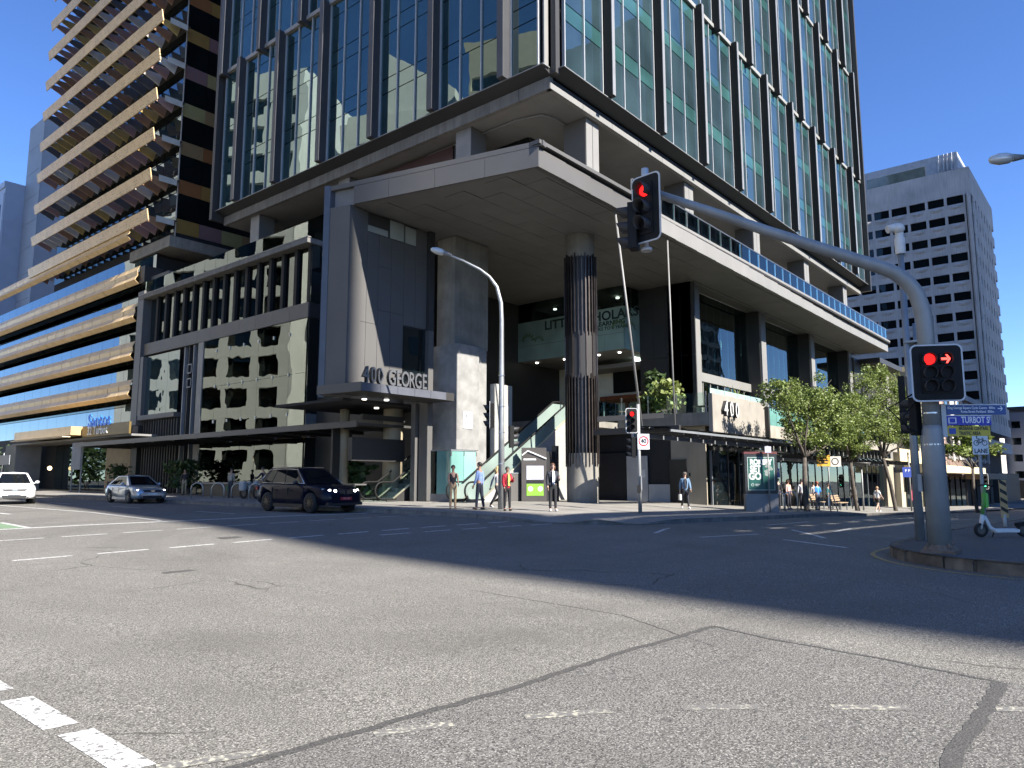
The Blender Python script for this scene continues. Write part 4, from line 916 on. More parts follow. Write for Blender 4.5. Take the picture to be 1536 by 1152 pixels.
# ================================================================= BUILDINGS ACROSS THE STREETS (seen in the glass, or unseen and shaped to shade the street)
M_WHT = mat("white_painted_concrete", (.74, .73, .68), .8, var=.06, vs=.4, streak=.12)
def opposite(name, label, cx, cy_, L, Dp, H, rot, wallm, pitch, rowh, ww, wh, depth=.9, band=False, group=None):
    """block whose street face looks along its local +X; grid of deep openings with splayed jambs"""
    t = thing(name, label, "building", (cx, cy_, 0), R(rot), local=True)
    b = MB(); b.box(-Dp, -L / 2, -1, -depth, L / 2, H - .2); b.build("core", M_BLK, t)
    n = int(L / pitch); o_ = (L - n * pitch) / 2; b = MB(); rows = int((H - 3) / rowh)
    for k in range(rows + 1):
        z = H - 2.2 - k * rowh; b.box(-depth - .05, -L / 2, max(-1, z - (rowh - wh)), 0, L / 2, z)
    b.box(-Dp, -L / 2, H - 2.2, 0, L / 2, H)
    if not band:
        for j in range(n + 1):
            y = -L / 2 + o_ + j * pitch; w = (pitch - ww) / 2; b.ext([(-.01, y - w, -1), (-.01, y + w, -1), (-depth, y + w * .5, -1), (-depth, y - w * .5, -1)], (0, 0, H))
    b.box(-Dp, -L / 2 - .3, -1, 0.0, -L / 2, H); b.box(-Dp, L / 2, -1, 0.0, L / 2 + .3, H)
    b.build("wall", wallm, t); return t
opposite("white_grid_building", "white building across Turbot Street with a grid of deep windows, mirrored in the tower", 5.0, 94, 27, 22, 57, -28, M_WHT, 4.3, 4.0, 3.0, 2.6, .6)
tb = opposite("white_blank_tower", "white building end with a tall plain wall across Turbot Street, mirrored in the tower glass", -9, 71, 15, 20, 50, -28, M_WHT, 5.0, 4.0, 3.2, 2.5, .55)
MB().ext([(-6, -7, 49), (-6, -7, 53), (-6, 2.5, 59), (-6, 2.5, 49)], (5.5, 0, 0)).build("roof_wall", M_WHT, tb)
opposite("beige_banded_building", "beige banded office building across Turbot Street, mirrored beside the tower corner", -14, 48, 24, 25, 55, -24, mat("beige_precast", (.5, .45, .33), .8, var=.08), 4, 4.2, 3, 2.0, .7, True)
opposite("grey_far_building", "dull grey building further up Turbot Street, mirrored at the left of the tower glass", -3, 112, 10, 20, 40, -5, mat("dull_grey_render", (.17, .18, .19), .8), 4, 3.8, 2.8, 2.2)
t = thing("shadow_tower_opposite", "unseen tall block behind the camera, shaped to throw the shadow over the road", "building", (14, -60, 0))
MB().prism([(7.6, -101), (20.1, -101), (20.1, -45), (15.4, -45)], 0, 80).build("wall", M_GCON, t)  # unseen block, footprint and height shaped to place the road's shadow edge
b = MB()
for k in range(19): b.box(15.8, -44.98, 2 + k * 3.9, 19.8, -44.9, 4.2 + k * 3.9)
b.build("window", M_DGL, t)
t = thing("street_block_opposite", "long mid rise block facing the tower across George Street", "building", (70, -24, -1))
MB().box(20, -34, -3, 47, -14.3, 15).build("wall", mat("opposite_render", (.32, .3, .27), .8, var=.1), t)
for z0, z1 in ((15, 16.5), (16.85, 17.9), (18.3, 19.4), (19.6, 21.9), (22.2, 23.3)): MB().box(20, -14.3, z0, 47, -14.0, z1).build("streak_screen_rail", M_GPAN, t)  # added unseen screen; its slots let streaks of sunlight onto the road
for x in (20.1, 29, 38, 46.8): MB().box(x, -14.5, 15, x + .15, -14.31, 23.3).build("streak_screen_post", M_GPAN, t)
MB().box(47.01, -34, -3, 111, -14, 20.2).build("wall", mat("opposite_render", (.32, .3, .27), .8), t)
for i in range(30):
    for k in range(5): MB().box(21 + i * 3, -13.99, 1.5 + k * 3.8, 23 + i * 3, -13.92, 3.7 + k * 3.8).build("window", M_DGL, t)
t = thing("grid_tower_opposite", "tall dark gridded tower further along George Street, mirrored in the glass facade", "building", (150, -55, -2))
MB().box(113, -70, -3, 190, -42.6, 84).build("wall", mat("dark_teal_precast", (.11, .12, .12), .7), t)
MB().box(148, -70, 84.01, 205, -42.8, 113).build("upper_shade_wall", mat("dark_teal_precast", (.11, .12, .12), .7), t)  # unseen upper part, widened past its base to shade the grey office block
b = MB()
for k in range(21):
    b.box(113, -42.55, k * 3.9 + 2, 190, -42.1, k * 3.9 + 3.2)
for i in range(20): b.box(113 + i * 4, -42.57, 0, 113.5 + i * 4, -42.0, 84)
b.build("frame", mat("grid_precast", (.3, .31, .3), .8), t)
MB().box(112.9, -69, 2, 112.99, -43, 82).build("window", M_DGL, t)
# ================================================================= STREET FURNITURE
M_SIGB = mat("signal_black", (.01, .01, .01), .7, spec=.25); M_SIGW = mat("signal_border_white", (.5, .5, .5), .5); M_VIS = mat("visor_grey_black", (.02, .02, .022), .6)
M_OFF = mat("lens_off", (.008, .007, .007), .6, spec=.2); M_RED = emit("lens_red", (1, .012, .012), 1.1); M_REDD = emit("lens_red_rim", (.45, .004, .004), .5); M_GRN = emit("lens_green", (.1, 1, .55), 2.2); M_ARR = emit("arrow_red", (1, .05, .04), 2.2)
M_GALV = mat("galvanised_steel", (.3, .31, .31), .45, .5, var=.15, vs=3, streak=.25); M_SGREEN = mat("pole_paint_grey", (.27, .275, .27), .5, .15, var=.12, vs=2, streak=.3, stain=(.14, .13, .12))
SIGM = {}
def rrect(w, h, r_, n=5):
    p = []
    for cx, cz, a0 in ((w / 2 - r_, h / 2 - r_, 0), (-w / 2 + r_, h / 2 - r_, 90), (-w / 2 + r_, -h / 2 + r_, 180), (w / 2 - r_, -h / 2 + r_, 270)):
        p += [(cx + r_ * math.cos(R(a0 + 90 * i / n)), cz + r_ * math.sin(R(a0 + 90 * i / n))) for i in range(n + 1)]
    return p
def signal(parent, loc, face, rows=3, cols=1, lit=(), s=1.0, bw=.6, bh=1.22, pitch=.31, lr=.1, cp=.29, vis=.26, board=True):
    """traffic signal head; face = direction it looks along (x, y)"""
    rz = math.atan2(face[1], face[0]) + math.pi / 2
    b = MB(); b.m = 0
    b.box(-cols * cp / 2, 0, -rows * pitch / 2, cols * cp / 2, .17, rows * pitch / 2)
    if board:
        o_ = rrect(bw, bh, .1); i_ = rrect(bw - .05, bh - .05, .085)
        b.m = 1; n = len(o_)
        for k in range(n): k2 = (k + 1) % n; b.face([(o_[k][0], .02, o_[k][1]), (i_[k][0], .02, i_[k][1]), (i_[k2][0], .02, i_[k2][1]), (o_[k2][0], .02, o_[k2][1])]); b.face([(o_[k][0], .02, o_[k][1]), (o_[k2][0], .02, o_[k2][1]), (o_[k2][0], .035, o_[k2][1]), (o_[k][0], .035, o_[k][1])])
        b.m = 0; b.face([(x, .021, z) for x, z in reversed(i_)]); b.face([(x, .035, z) for x, z in o_])
    hd = put("signal_head", b.mesh("signal_head", [M_SIGB, M_SIGW]), parent, loc, rz); ORG[hd.name] = Vector()
    if s != 1: hd.scale = (s, s, s)
    for c in range(cols):
        for r_ in range(rows):
            x = (c - (cols - 1) / 2) * cp; z = ((rows - 1) / 2 - r_) * pitch
            v = MB(); m = 14; vv = []; ff = []
            for k in range(m + 1):
                a = R(-55 + 290 * k / m); L = vis * (.55 + .45 * (.5 + .5 * math.sin(a)))
                for rad, d in ((lr * 1.16, 0), (lr * 1.16, -L), (lr * 1.1, -L), (lr * 1.1, 0)): vv.append((x + rad * math.cos(a), d, z + rad * math.sin(a)))
            for k in range(m):
                for q in range(3): ff.append((k * 4 + q, k * 4 + 4 + q, k * 4 + 5 + q, k * 4 + 1 + q))
            v.add(vv, ff, True); v.build("visor", M_VIS, hd)
            mm = dict(((a, q), w) for a, q, w in lit).get((r_, c))
            L_ = MB(); L_.tube([(x, 0, z), (x, -.025, z)], lr, 18)
            L_.build("lens", M_RED if mm == 'red' else (M_GRN if mm == 'green' else M_OFF), hd)
            if mm == 'arrow':
                A = MB()
                for p in ([(-.07, .02), (.03, .02), (.03, -.02), (-.07, -.02)], [(.0, .075), (.03, .075), (.08, 0), (.04, 0)], [(.04, 0), (.08, 0), (.03, -.075), (0, -.075)]): A.face([(x + a, -.028, z + q) for a, q in reversed(p)])
                A.build("arrow", M_ARR, hd)
    return hd

# ---- mast arm signal pole on the near corner
mp = thing("mast_arm_pole", "thick grey mast arm signal pole on the near corner, carrying street name signs", "traffic signal", (14.7, 2.72, gz(14.7, 2.7) + .2))
zb = gz(14.7, 2.7) + .2
MB().tube([(14.7, 2.72, zb + .05), (14.7, 2.72, 2.25), (14.7, 2.72, 2.45), (14.7, 2.72, 2.55)], [.185, .175, .165, .14], 24).build("pole_base", M_SGREEN, mp)
MB().tube([(14.7, 2.72, 2.5), (14.7, 2.71, 4.35), (14.68, 2.73, 4.6), (14.62, 2.8, 4.93), (14.52, 2.92, 5.14), (14.38, 3.09, 5.31), (14.2, 3.3, 5.42), (14.0, 3.54, 5.52), (13.5, 4.13, 5.78), (12.93, 4.81, 6.08), (12.3, 5.55, 6.43), (11.55, 6.45, 6.84)], [.14, .14, .14, .138, .132, .126, .12, .115, .105, .095, .085, .072], 20).build("mast_arm", M_SGREEN, mp)
b = MB(); b.box(14.43, 2.45, zb - .01, 14.97, 2.99, zb + .05)
for a in range(4): b.cyl((14.7 + .23 * math.cos(R(45 + 90 * a)), 2.72 + .23 * math.sin(R(45 + 90 * a)), zb + .04), (14.7 + .23 * math.cos(R(45 + 90 * a)), 2.72 + .23 * math.sin(R(45 + 90 * a)), zb + .16), .028, 8)
b.lathe((14.7, 2.72, zb), [(.27, .05), (.21, .14)], 12, False); b.build("base_plate", mat("rusty_base", (.16, .12, .09), .8, .2, var=.4, vs=12), mp)
for z in (1.35, 2.2, 2.75, 3.0): MB().lathe((14.7, 2.72, z), [((.176 if z < 2.5 else .143), 0), ((.176 if z < 2.5 else .143), .025)], 20).build("band_clamp", M_STEEL, mp)
MB().box(14.5, 2.9, 1.4, 14.56, 2.96, 1.7).build("pole_hatch", M_SGREEN, mp)
cd = Vector((.643, -.766, 0)); back = Vector((.766, .643, 0))
def along(p, a, z=0, d=0): q = Vector(p) + cd * a + back * d; return (q.x, q.y, q.z + z)
signal(mp, along((14.66, 2.70, 3.44), 0.0, 0, -.28), (-.9, -.5), 3, 2, ((0, 0, 'red'), (0, 1, 'arrow')), 1.0, .84, 1.0, .235, .095, .26, .13)
signal(mp, along((14.7, 2.72, 2.72), -.22, 0, .22), (.2, .98), 3, 1, (), .72, board=False)
signal(mp, (11.17, 6.3, 6.37), (-1, .12), 3, 1, ((0, 0, 'red'),), 1.02)
signal(mp, (11.15, 6.62, 6.08), (-.3, .95), 3, 1, (), .9, board=False)
b = MB(); b.cyl((11.4, 6.42, 6.72), (11.4, 6.42, 7.2), .065, 12); b.cyl((11.4, 6.42, 5.68), (11.4, 6.42, 6.72), .04, 8); b.cyl((11.4, 6.42, 5.66), (11.4, 6.42, 5.71), .1, 12); b.build("signal_bracket", M_SIGW, mp)
M_SBLUE = mat("sign_blue", (.008, .05, .2), .45); M_SBLUE2 = mat("sign_royal_blue", (.01, .015, .33), .45); M_SYEL = mat("sign_yellow", (.5, .38, .03), .5); M_SWH = mat("sign_white", (.72, .72, .72), .5); M_SBK = mat("sign_black", (.015, .015, .015), .5)
sgn = (14.52, 2.56, 0)
def plate(name, parent, base, a0, a1, z0, z1, m, d=0, th=.02, label=None):
    p = [along(base, a0, z0, d), along(base, a1, z0, d), along(base, a1, z0, d + th), along(base, a0, z0, d + th)]
    v = [Vector(q) for q in p]; return MB().ext(v, (0, 0, z1 - z0)).build(name, m, parent, label)
S0 = (14.7, 2.72, 0)
for z0, z1, ln, m, lb in ((2.735, 2.9, 1.27, M_SBLUE, "blue cycle route finger sign"), (2.55, 2.71, 1.0, M_SBLUE2, "royal blue street name sign"), (2.36, 2.53, .97, M_SYEL, "yellow traffic area sign")):
    plate("street_sign", mp, S0, .2, ln, z0, z1, m, -.08, .02, lb)
    if m is not M_SYEL: plate("sign_edge", mp, S0, .2, ln + .01, z1, z1 + .012, M_SWH, -.085, .03)
plate("sign_bracket", mp, S0, .13, .21, 2.34, 2.92, mat("bracket_pale", (.45, .45, .44), .5), -.1, .05)
def stext(t, a, z, size, m, sx=.85, al='CENTER', bold=0.003): return text(t, size, m, mp, along(S0, a, z, -.083), cd, ext=.001, align=al, bold=bold, sx=sx)
stext("King George Square Cycle Centre  400m", .25, 2.85, .06, M_SWH, .83, 'LEFT', .001); stext("Roma Street Parkland  800m", .48, 2.785, .06, M_SWH, .83, 'LEFT', .001)
b = MB()
for p in ([(0, .008), (.07, .008), (.07, -.008), (0, -.008)], [(.04, .04), (.055, .04), (.09, 0), (.07, 0)], [(.07, 0), (.09, 0), (.055, -.04), (.04, -.04)]): b.face([along(S0, 1.13 + u, 2.84 + v, -.0825) for u, v in reversed(p)])
b.build("sign_arrow", M_SWH, mp)
stext("TURBOT S", .72, 2.635, .155, M_SWH, .68, 'CENTER', .004); stext("T", .975, 2.66, .09, M_SWH, .7)
stext("BRISBANE CENTRAL", .42, 2.49, .085, M_SBK, .68, 'LEFT', .002); stext("TRAFFIC AREA", .42, 2.405, .085, M_SBK, .68, 'LEFT', .002)
for z, m, w in ((2.58, M_SWH, .14), (2.395, mat("emblem_blue", (.03, .06, .3), .5), .12)): plate("sign_emblem", mp, S0, .25, .25 + w, z, z + .1, m, -.083, .002)
plate("sign_emblem", mp, S0, .27, .37, 2.592, 2.668, M_SBLUE2, -.086, .002)
b = MB(); b.ext([along(S0, .95, 2.41, .3), along(S0, 1.25, 2.36, .75), along(S0, 1.25, 2.46, .75), along(S0, .95, 2.51, .3)], (.012, .014, 0)); b.build("street_sign", M_SBLUE, mp, "small blue sign seen on the slant behind the yellow one")
b = MB(); b.tube([(14.55, 2.9, 3.0), (14.4, 3.1, 2.7), (14.45, 3.05, 2.5), (14.6, 2.9, 2.4)], .018, 6); b.tube([(14.5, 2.95, 3.1), (14.25, 3.3, 2.85), (14.5, 3, 2.45)], .015, 6); b.build("cable", M_SIGB, mp)
# ---- camera pole, lamps
cp_ = thing("camera_pole", "slim grey pole topped by a white surveillance camera behind the mast arm", "camera pole", (20.1, 4.05, gz(20, 4) + .2))
MB().tube([(20.05, 4.1, .3), (20.05, 4.1, 3), (20.05, 4.1, 7.4)], [.11, .085, .07], 14).build("pole", M_GALV, cp_)
b = MB(); b.lathe((20.05, 4.1, 0), [(.1, 7.35), (.12, 7.4), (.12, 7.75), (.09, 7.8), (.1, 7.95)], 14); b.ball((20.0, 4.1, 8.0), .15, .15, .13); b.tube([(20.0, 4.12, 8.05), (19.85, 4.32, 7.98)], .1, 10); b.build("camera_housing", mat("camera_white", (.62, .6, .56), .5), cp_)
MB().tube([(20.2, 3.95, .3), (20.2, 3.95, 5.6)], .035, 8).build("conduit", M_GALV, cp_)
b = MB(); b.box(19.95, 3.8, 5.1, 20.6, 4.15, 5.15); b.build("bracket", M_GALV, cp_); MB().box(19.95, 4.22, 2.9, 20.12, 4.34, 4.3).build("signal_back", M_SIGB, cp_); cp_.location = (17.37, 3.52, gz(17.4, 3.5) + .2); cp_.scale = (.87, .87, .87)
def lamp_head(parent, p, d, m):
    d = Vector(d).normalized(); p = Vector(p); sd = d.cross(Vector((0, 0, 1))).normalized()
    b = MB(); b.m = 0
    b.tube([p - d * .32, p - d * .1, p], [.05, .085, .1], 10); b.m = 1
    v0 = len(b.v); b.tube([p, p + d * .12, p + d * .32, p + d * .5, p + d * .56], [.1, .135, .14, .09, .02], 12)
    o = b.build("lamp_head", [m, mat("lamp_cover", (.55, .54, .5), .25, .2)], parent); return o
lr_ = thing("street_lamp", "street lamp reaching in from the right edge on a thin arm", "street lamp", (22.6, -.5, gz(22, 0) + .2))
MB().tube([(22.6, -.5, .3), (22.6, -.5, 7.5), (22.5, -.4, 8.6), (22.1, .05, 9.2), (21.4, .9, 9.32), (20.75, 1.67, 9.28)], [.1, .075, .06, .05, .042, .038], 12).build("pole", M_GALV, lr_)
lamp_head(lr_, (20.72, 1.72, 9.27), (-.643, .766, -.1), mat("lamp_casing", (.2, .2, .19), .5))
ll = thing("street_lamp", "grey street lamp with a curved arm on the kerb, carrying two black signal heads", "street lamp", (21.57, 18.63, pz(21.6, 18.6)))
MB().tube([(21.57, 18.63, .35), (21.57, 18.63, 4), (21.57, 18.63, 7.8), (21.55, 18.65, 8.5), (21.45, 18.78, 9.15), (21.26, 19.0, 9.55), (21.02, 19.29, 9.85), (20.6, 19.8, 10.2), (20.13, 20.34, 10.5)], [.13, .11, .085, .08, .07, .062, .055, .048, .042], 14).build("pole", M_GALV, ll)
lamp_head(ll, (20.1, 20.38, 10.52), (-.6, .72, .3), mat("lamp_casing", (.2, .2, .19), .5))
signal(ll, (21.25, 18.95, 4.05), (-.6, .8), 3, 1, (), 1.0, .55, 1.1)
signal(ll, (21.95, 18.35, 3.25), (.7, -.55), 3, 1, (), .9, board=False)
for z in (1.2, 2.2, 3.4, 4.4, 5.6): MB().lathe((21.57, 18.63, z), [(.125, 0), (.125, .03)], 14).build("band_clamp", M_STEEL, ll)
sp = thing("signal_post", "grey signal post with a red light and a 40 speed sign", "traffic signal", (25.4, 14.86, pz(25.4, 14.9)))
MB().tube([(25.4, 14.86, .2), (25.4, 14.86, 4.55)], [.075, .065], 12).build("post", M_SGREEN, sp)
signal(sp, along((25.4, 14.86, 3.9), -.27, 0, -.12), (-.766, -.643), 3, 1, ((0, 0, 'red'),), .85, .55, 1.15, .3)
signal(sp, along((25.4, 14.86, 2.85), -.25, 0, .1), (-.5, .86), 3, 1, (), .85, board=False)
def plate2(name, parent, base, w, h, z, m, d, th=.012): return plate(name, parent, base, -w / 2, w / 2, z - h / 2, z + h / 2, m, d, th)
b4 = (25.53, 14.74, 0); plate2("speed_sign", sp, b4, .45, .6, 3.08, M_SWH, -.11)
ring = MB(); 
for k in range(24):
    a, c = 2 * math.pi * k / 24, 2 * math.pi * (k + 1) / 24
    ring.face([along(b4, r_ * math.cos(t), 3.1 + r_ * math.sin(t), -.115) for r_, t in ((.2, a), (.15, a), (.15, c), (.2, c))])
ring.build("speed_ring", mat("sign_red", (.42, .02, .03), .5), sp); text("40", .25, M_SBK, sp, along(b4, 0, 3.1, -.118), cd, ext=.001, bold=.006, sx=.85)
MB().box(25.33, 14.76, 1.2, 25.42, 14.8, 1.75).build("push_button", M_STEELP, sp); plate2("button_box", sp, (25.38, 14.9, 0), .12, .3, 1.25, M_SIGB, -.14, .06)
# ---- bike lane sign, striped marker, scooter
bs = thing("bike_lane_sign", "white bike lane sign on a grey post behind the parked scooter", "sign", (21.1, 2.92, gz(21, 3) + .2))
b1 = (21.1, 2.92, 0); MB().tube([(21.1, 2.92, .3), (21.1, 2.92, 2.7)], .04, 10).build("post", M_SGREEN, bs); plate2("plate", bs, b1, .38, .46, 2.44, M_SWH, -.06)
text("LANE", .15, M_SBK, bs, along(b1, 0, 2.29, -.065), cd, ext=.001, bold=.003, sx=.9)
b = MB()
for cx in (-.1, .1):
    for k in range(16):
        a, c = 2 * math.pi * k / 16, 2 * math.pi * (k + 1) / 16; b.face([along(b1, cx + r_ * math.cos(t), 2.49 + r_ * math.sin(t), -.066) for r_, t in ((.068, a), (.052, a), (.052, c), (.068, c))])
for (x0, z0), (x1, z1) in (((-.1, 0), (-.04, .08)), ((-.04, .08), (.07, .08)), ((-.04, .08), (0, 0)), ((0, 0), (.07, .08)), ((.1, 0), (.06, .11)), ((.03, .115), (.08, .115)), ((-.07, .1), (-.02, .1)), ((-.1, 0), (0, 0))):
    d = Vector((x1 - x0, z1 - z0)).normalized() * .007; b.face([along(b1, x, 2.49 + z, -.067) for x, z in ((x0 - d.y, z0 + d.x), (x0 + d.y, z0 - d.x), (x1 + d.y, z1 - d.x), (x1 - d.y, z1 + d.x))])
b.build("bicycle_symbol", M_SBK, bs)
sm = thing("hazard_marker", "short hazard marker with yellow and black diagonal stripes on the right", "marker post", (26.1, 3.1, gz(26, 3) + .2))
plate2("board", sm, (26.1, 3.1, 0), .22, 1.1, 1.05, mat("marker_yellow", (.5, .33, .14), .6), 0)
b = MB()
for k in range(4): z = .62 + k * .26; b.face([along((26.1, 3.1, 0), u, v, -.004) for u, v in ((-.1, z + .12), (.1, z), (.1, z + .11), (-.1, z + .23))])
b.build("stripe", M_SBK, sm); MB().tube([(26.12, 3.12, .2), (26.12, 3.12, .6)], .05, 8).build("post", mat("marker_post_pale", (.4, .4, .38), .6), sm)
sc = thing("electric_scooter", "white and green hire scooter standing on the near corner footpath", "scooter", (19.2, 2.75, gz(19.2, 2.75) + .2), math.atan2(-.74, .67), local=True)
def wheel_y(b, c, r_, w, n=20, m=None):
    prof = [(r_ * .62, -w / 2), (r_ * .93, -w / 2), (r_, -w * .3), (r_, w * .3), (r_ * .93, w / 2), (r_ * .62, w / 2)]; v = []; f = []
    for rr, yy in prof:
        for k in range(n): a = 2 * math.pi * k / n; v.append((c[0] + rr * math.cos(a), c[1] + yy, c[2] + rr * math.sin(a)))
    for i in range(len(prof) - 1):
        for k in range(n): f.append((i * n + k, (i + 1) * n + k, (i + 1) * n + (k + 1) % n, i * n + (k + 1) % n))
    b.add(v, f, True)
M_TYRE = mat("tyre_rubber", (.012, .012, .012), .8); M_SCW = mat("scooter_white", (.62, .62, .6), .4); M_LIME = mat("scooter_green", (.1, .42, .05), .4)
for x in (0, .95):
    b = MB(); wheel_y(b, (x, 0, .15), .15, .07); w = b.build("wheel", M_TYRE, sc); b = MB(); b.tube([(x, -.025, .15), (x, .025, .15)], .095, 14); b.build("hub", mat("scooter_hub", (.05, .05, .05), .4, .4), w)
b = MB(); b.tube([(.02, 0, .3), (.1, 0, .42), (.2, 0, .2), (.32, 0, .13), (.85, 0, .14)], [.045, .055, .05, .05, .045], 10); b.box(.28, -.075, .1, .82, .075, .155); b.build("deck", M_SCW, sc, bevel=.01)
MB().tube([(0, 0, .17), (.03, 0, .32), (.06, 0, .48)], [.03, .045, .04], 10).build("fork", M_SCW, sc)
MB().tube([(.06, 0, .46), (.16, 0, 1.08)], [.036, .032], 10).build("stem", mat("scooter_stem", (.12, .3, .08), .4), sc); MB().box(.1, -.06, .62, .2, .06, .95).build("battery_cover", M_LIME, sc, bevel=.02)
MB().tube([(.16, -.26, 1.1), (.17, -.1, 1.12), (.17, .1, 1.12), (.16, .26, 1.1)], .018, 8).build("handlebar", M_SIGB, sc)
MB().ext([(.8, -.05, .3), (1.0, -.05, .33), (1.1, -.05, .24), (.8, -.05, .22)], (0, .1, 0)).build("mudguard", M_SIGB, sc); MB().tube([(.3, 0, .12), (.36, .16, .0)], .012, 6).build("kickstand", M_SIGB, sc)

# ---- entry kiosk, lift box, escalators
kk = thing("kiosk_panel", "dark information panel with a white roof outline above one white and one green poster", "information panel", (28.25, 22.3, pz(28, 22)))
K0 = (28.25, 22.32, 0); plate("body", kk, K0, -.6, .6, .35, 3.15, mat("kiosk_grey_brown", (.06, .053, .048), .6), 0, .35)
plate("poster", kk, K0, -.36, .46, 1.62, 2.28, mat("poster_white", (.5, .5, .56), .5), -.012, .01, "white poster"); plate("poster", kk, K0, -.36, .46, .85, 1.42, mat("poster_green", (.2, .4, .04), .5), -.012, .01, "green poster with two white discs"); plate("poster_band", kk, K0, -.36, .46, 1.44, 1.58, M_SBK, -.012, .01)
for u in (-.17, .3):
    b = MB(); b.face([along(K0, u + .12 * math.cos(2 * math.pi * k / 16), 1.18 + .12 * math.sin(2 * math.pi * k / 16), -.016) for k in range(16)]); b.build("poster_disc", M_SWH, kk)
b = MB()
for p, q in (((-.58, 2.78), (-.3, 3.0)), ((-.3, 3.0), (.6, 2.62))): b.bar(along(K0, p[0], p[1], -.03), along(K0, q[0], q[1], -.03), .05, .06)
b.build("roof_outline", mat("outline_white", (.6, .6, .58), .6), kk); plate("header_plate", kk, K0, -.5, .1, 2.55, 2.62, M_SWH, -.012, .01)
kc = thing("plinth_box", "dark grey plinth box at the foot of the escalator next to the information panel", "plinth", (27.3, 22.7, pz(27, 22.7))); MB().box(27.0, 23.0, .4, 28.1, 23.25, 1.9).build("side_panel", M_GPAN, kc); MB().box(26.95, 22.98, 1.9, 28.15, 23.28, 1.95).build("cap", M_STEELP, kc)
sb2 = thing("black_screen_box", "tall black panel between the information panel and the round column", "panel", (29.3, 22.0, pz(29, 22))); MB().box(29.2, 22.3, .4, 29.9, 22.5, 3.0).build("panel_face", M_DARK, sb2); MB().box(29.92, 22.2, .4, 30.1, 22.5, 3.3).build("panel_edge", M_GPAN2, sb2)
lb = thing("glass_lift", "pale teal glass lift box under the square concrete column", "lift", (26, 25.5, pz(26, 25.5)))
M_LIFT = glass("lift_glass", (.19, .37, .325), 1.55, (.9, 1, .97), .004, .5); M_LIFTC = glass("lift_clear_glass", ior=1.5, wave=.004, clear=True, tcol=(.5, .72, .66))
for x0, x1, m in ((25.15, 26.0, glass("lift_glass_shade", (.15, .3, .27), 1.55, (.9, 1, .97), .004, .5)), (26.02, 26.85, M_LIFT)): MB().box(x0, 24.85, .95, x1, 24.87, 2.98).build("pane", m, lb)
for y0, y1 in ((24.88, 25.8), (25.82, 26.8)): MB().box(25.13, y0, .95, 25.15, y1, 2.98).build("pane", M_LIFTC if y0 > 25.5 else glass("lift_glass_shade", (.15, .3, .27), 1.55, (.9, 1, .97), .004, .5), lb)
MB().box(25.1, 24.82, 2.98, 26.9, 26.85, 3.03).build("roof_frame", M_STEELP, lb); MB().box(25.1, 24.82, .45, 26.9, 26.85, .94).build("plinth", M_CONC2, lb)
for x in (25.14, 26.01, 26.86): MB().box(x - .03, 24.83, 2.75, x + .03, 24.845, 2.95).build("fitting", M_STEEL, lb)
MB().box(25.16, 25.3, 1.95, 25.165, 25.7, 2.3).build("notice", mat("orange_notice", (.5, .1, .04), .6), lb, "orange notice"); MB().box(25.2, 26.3, .95, 26.2, 26.4, 2.9).build("car_wall", mat("lift_inner_dark", (.05, .07, .065), .6), lb)
wl_ = thing("escalator_wall", "pale sunlit concrete wall beside the escalator", "wall", (29, 25.3, pz(29, 25))); MB().box(28.6, 25.15, .5, 30.0, 25.5, 6.55).build("slab_face", mat("pale_wall_panel", (.33, .32, .29), .8, var=.1), wl_, bevel=.02)
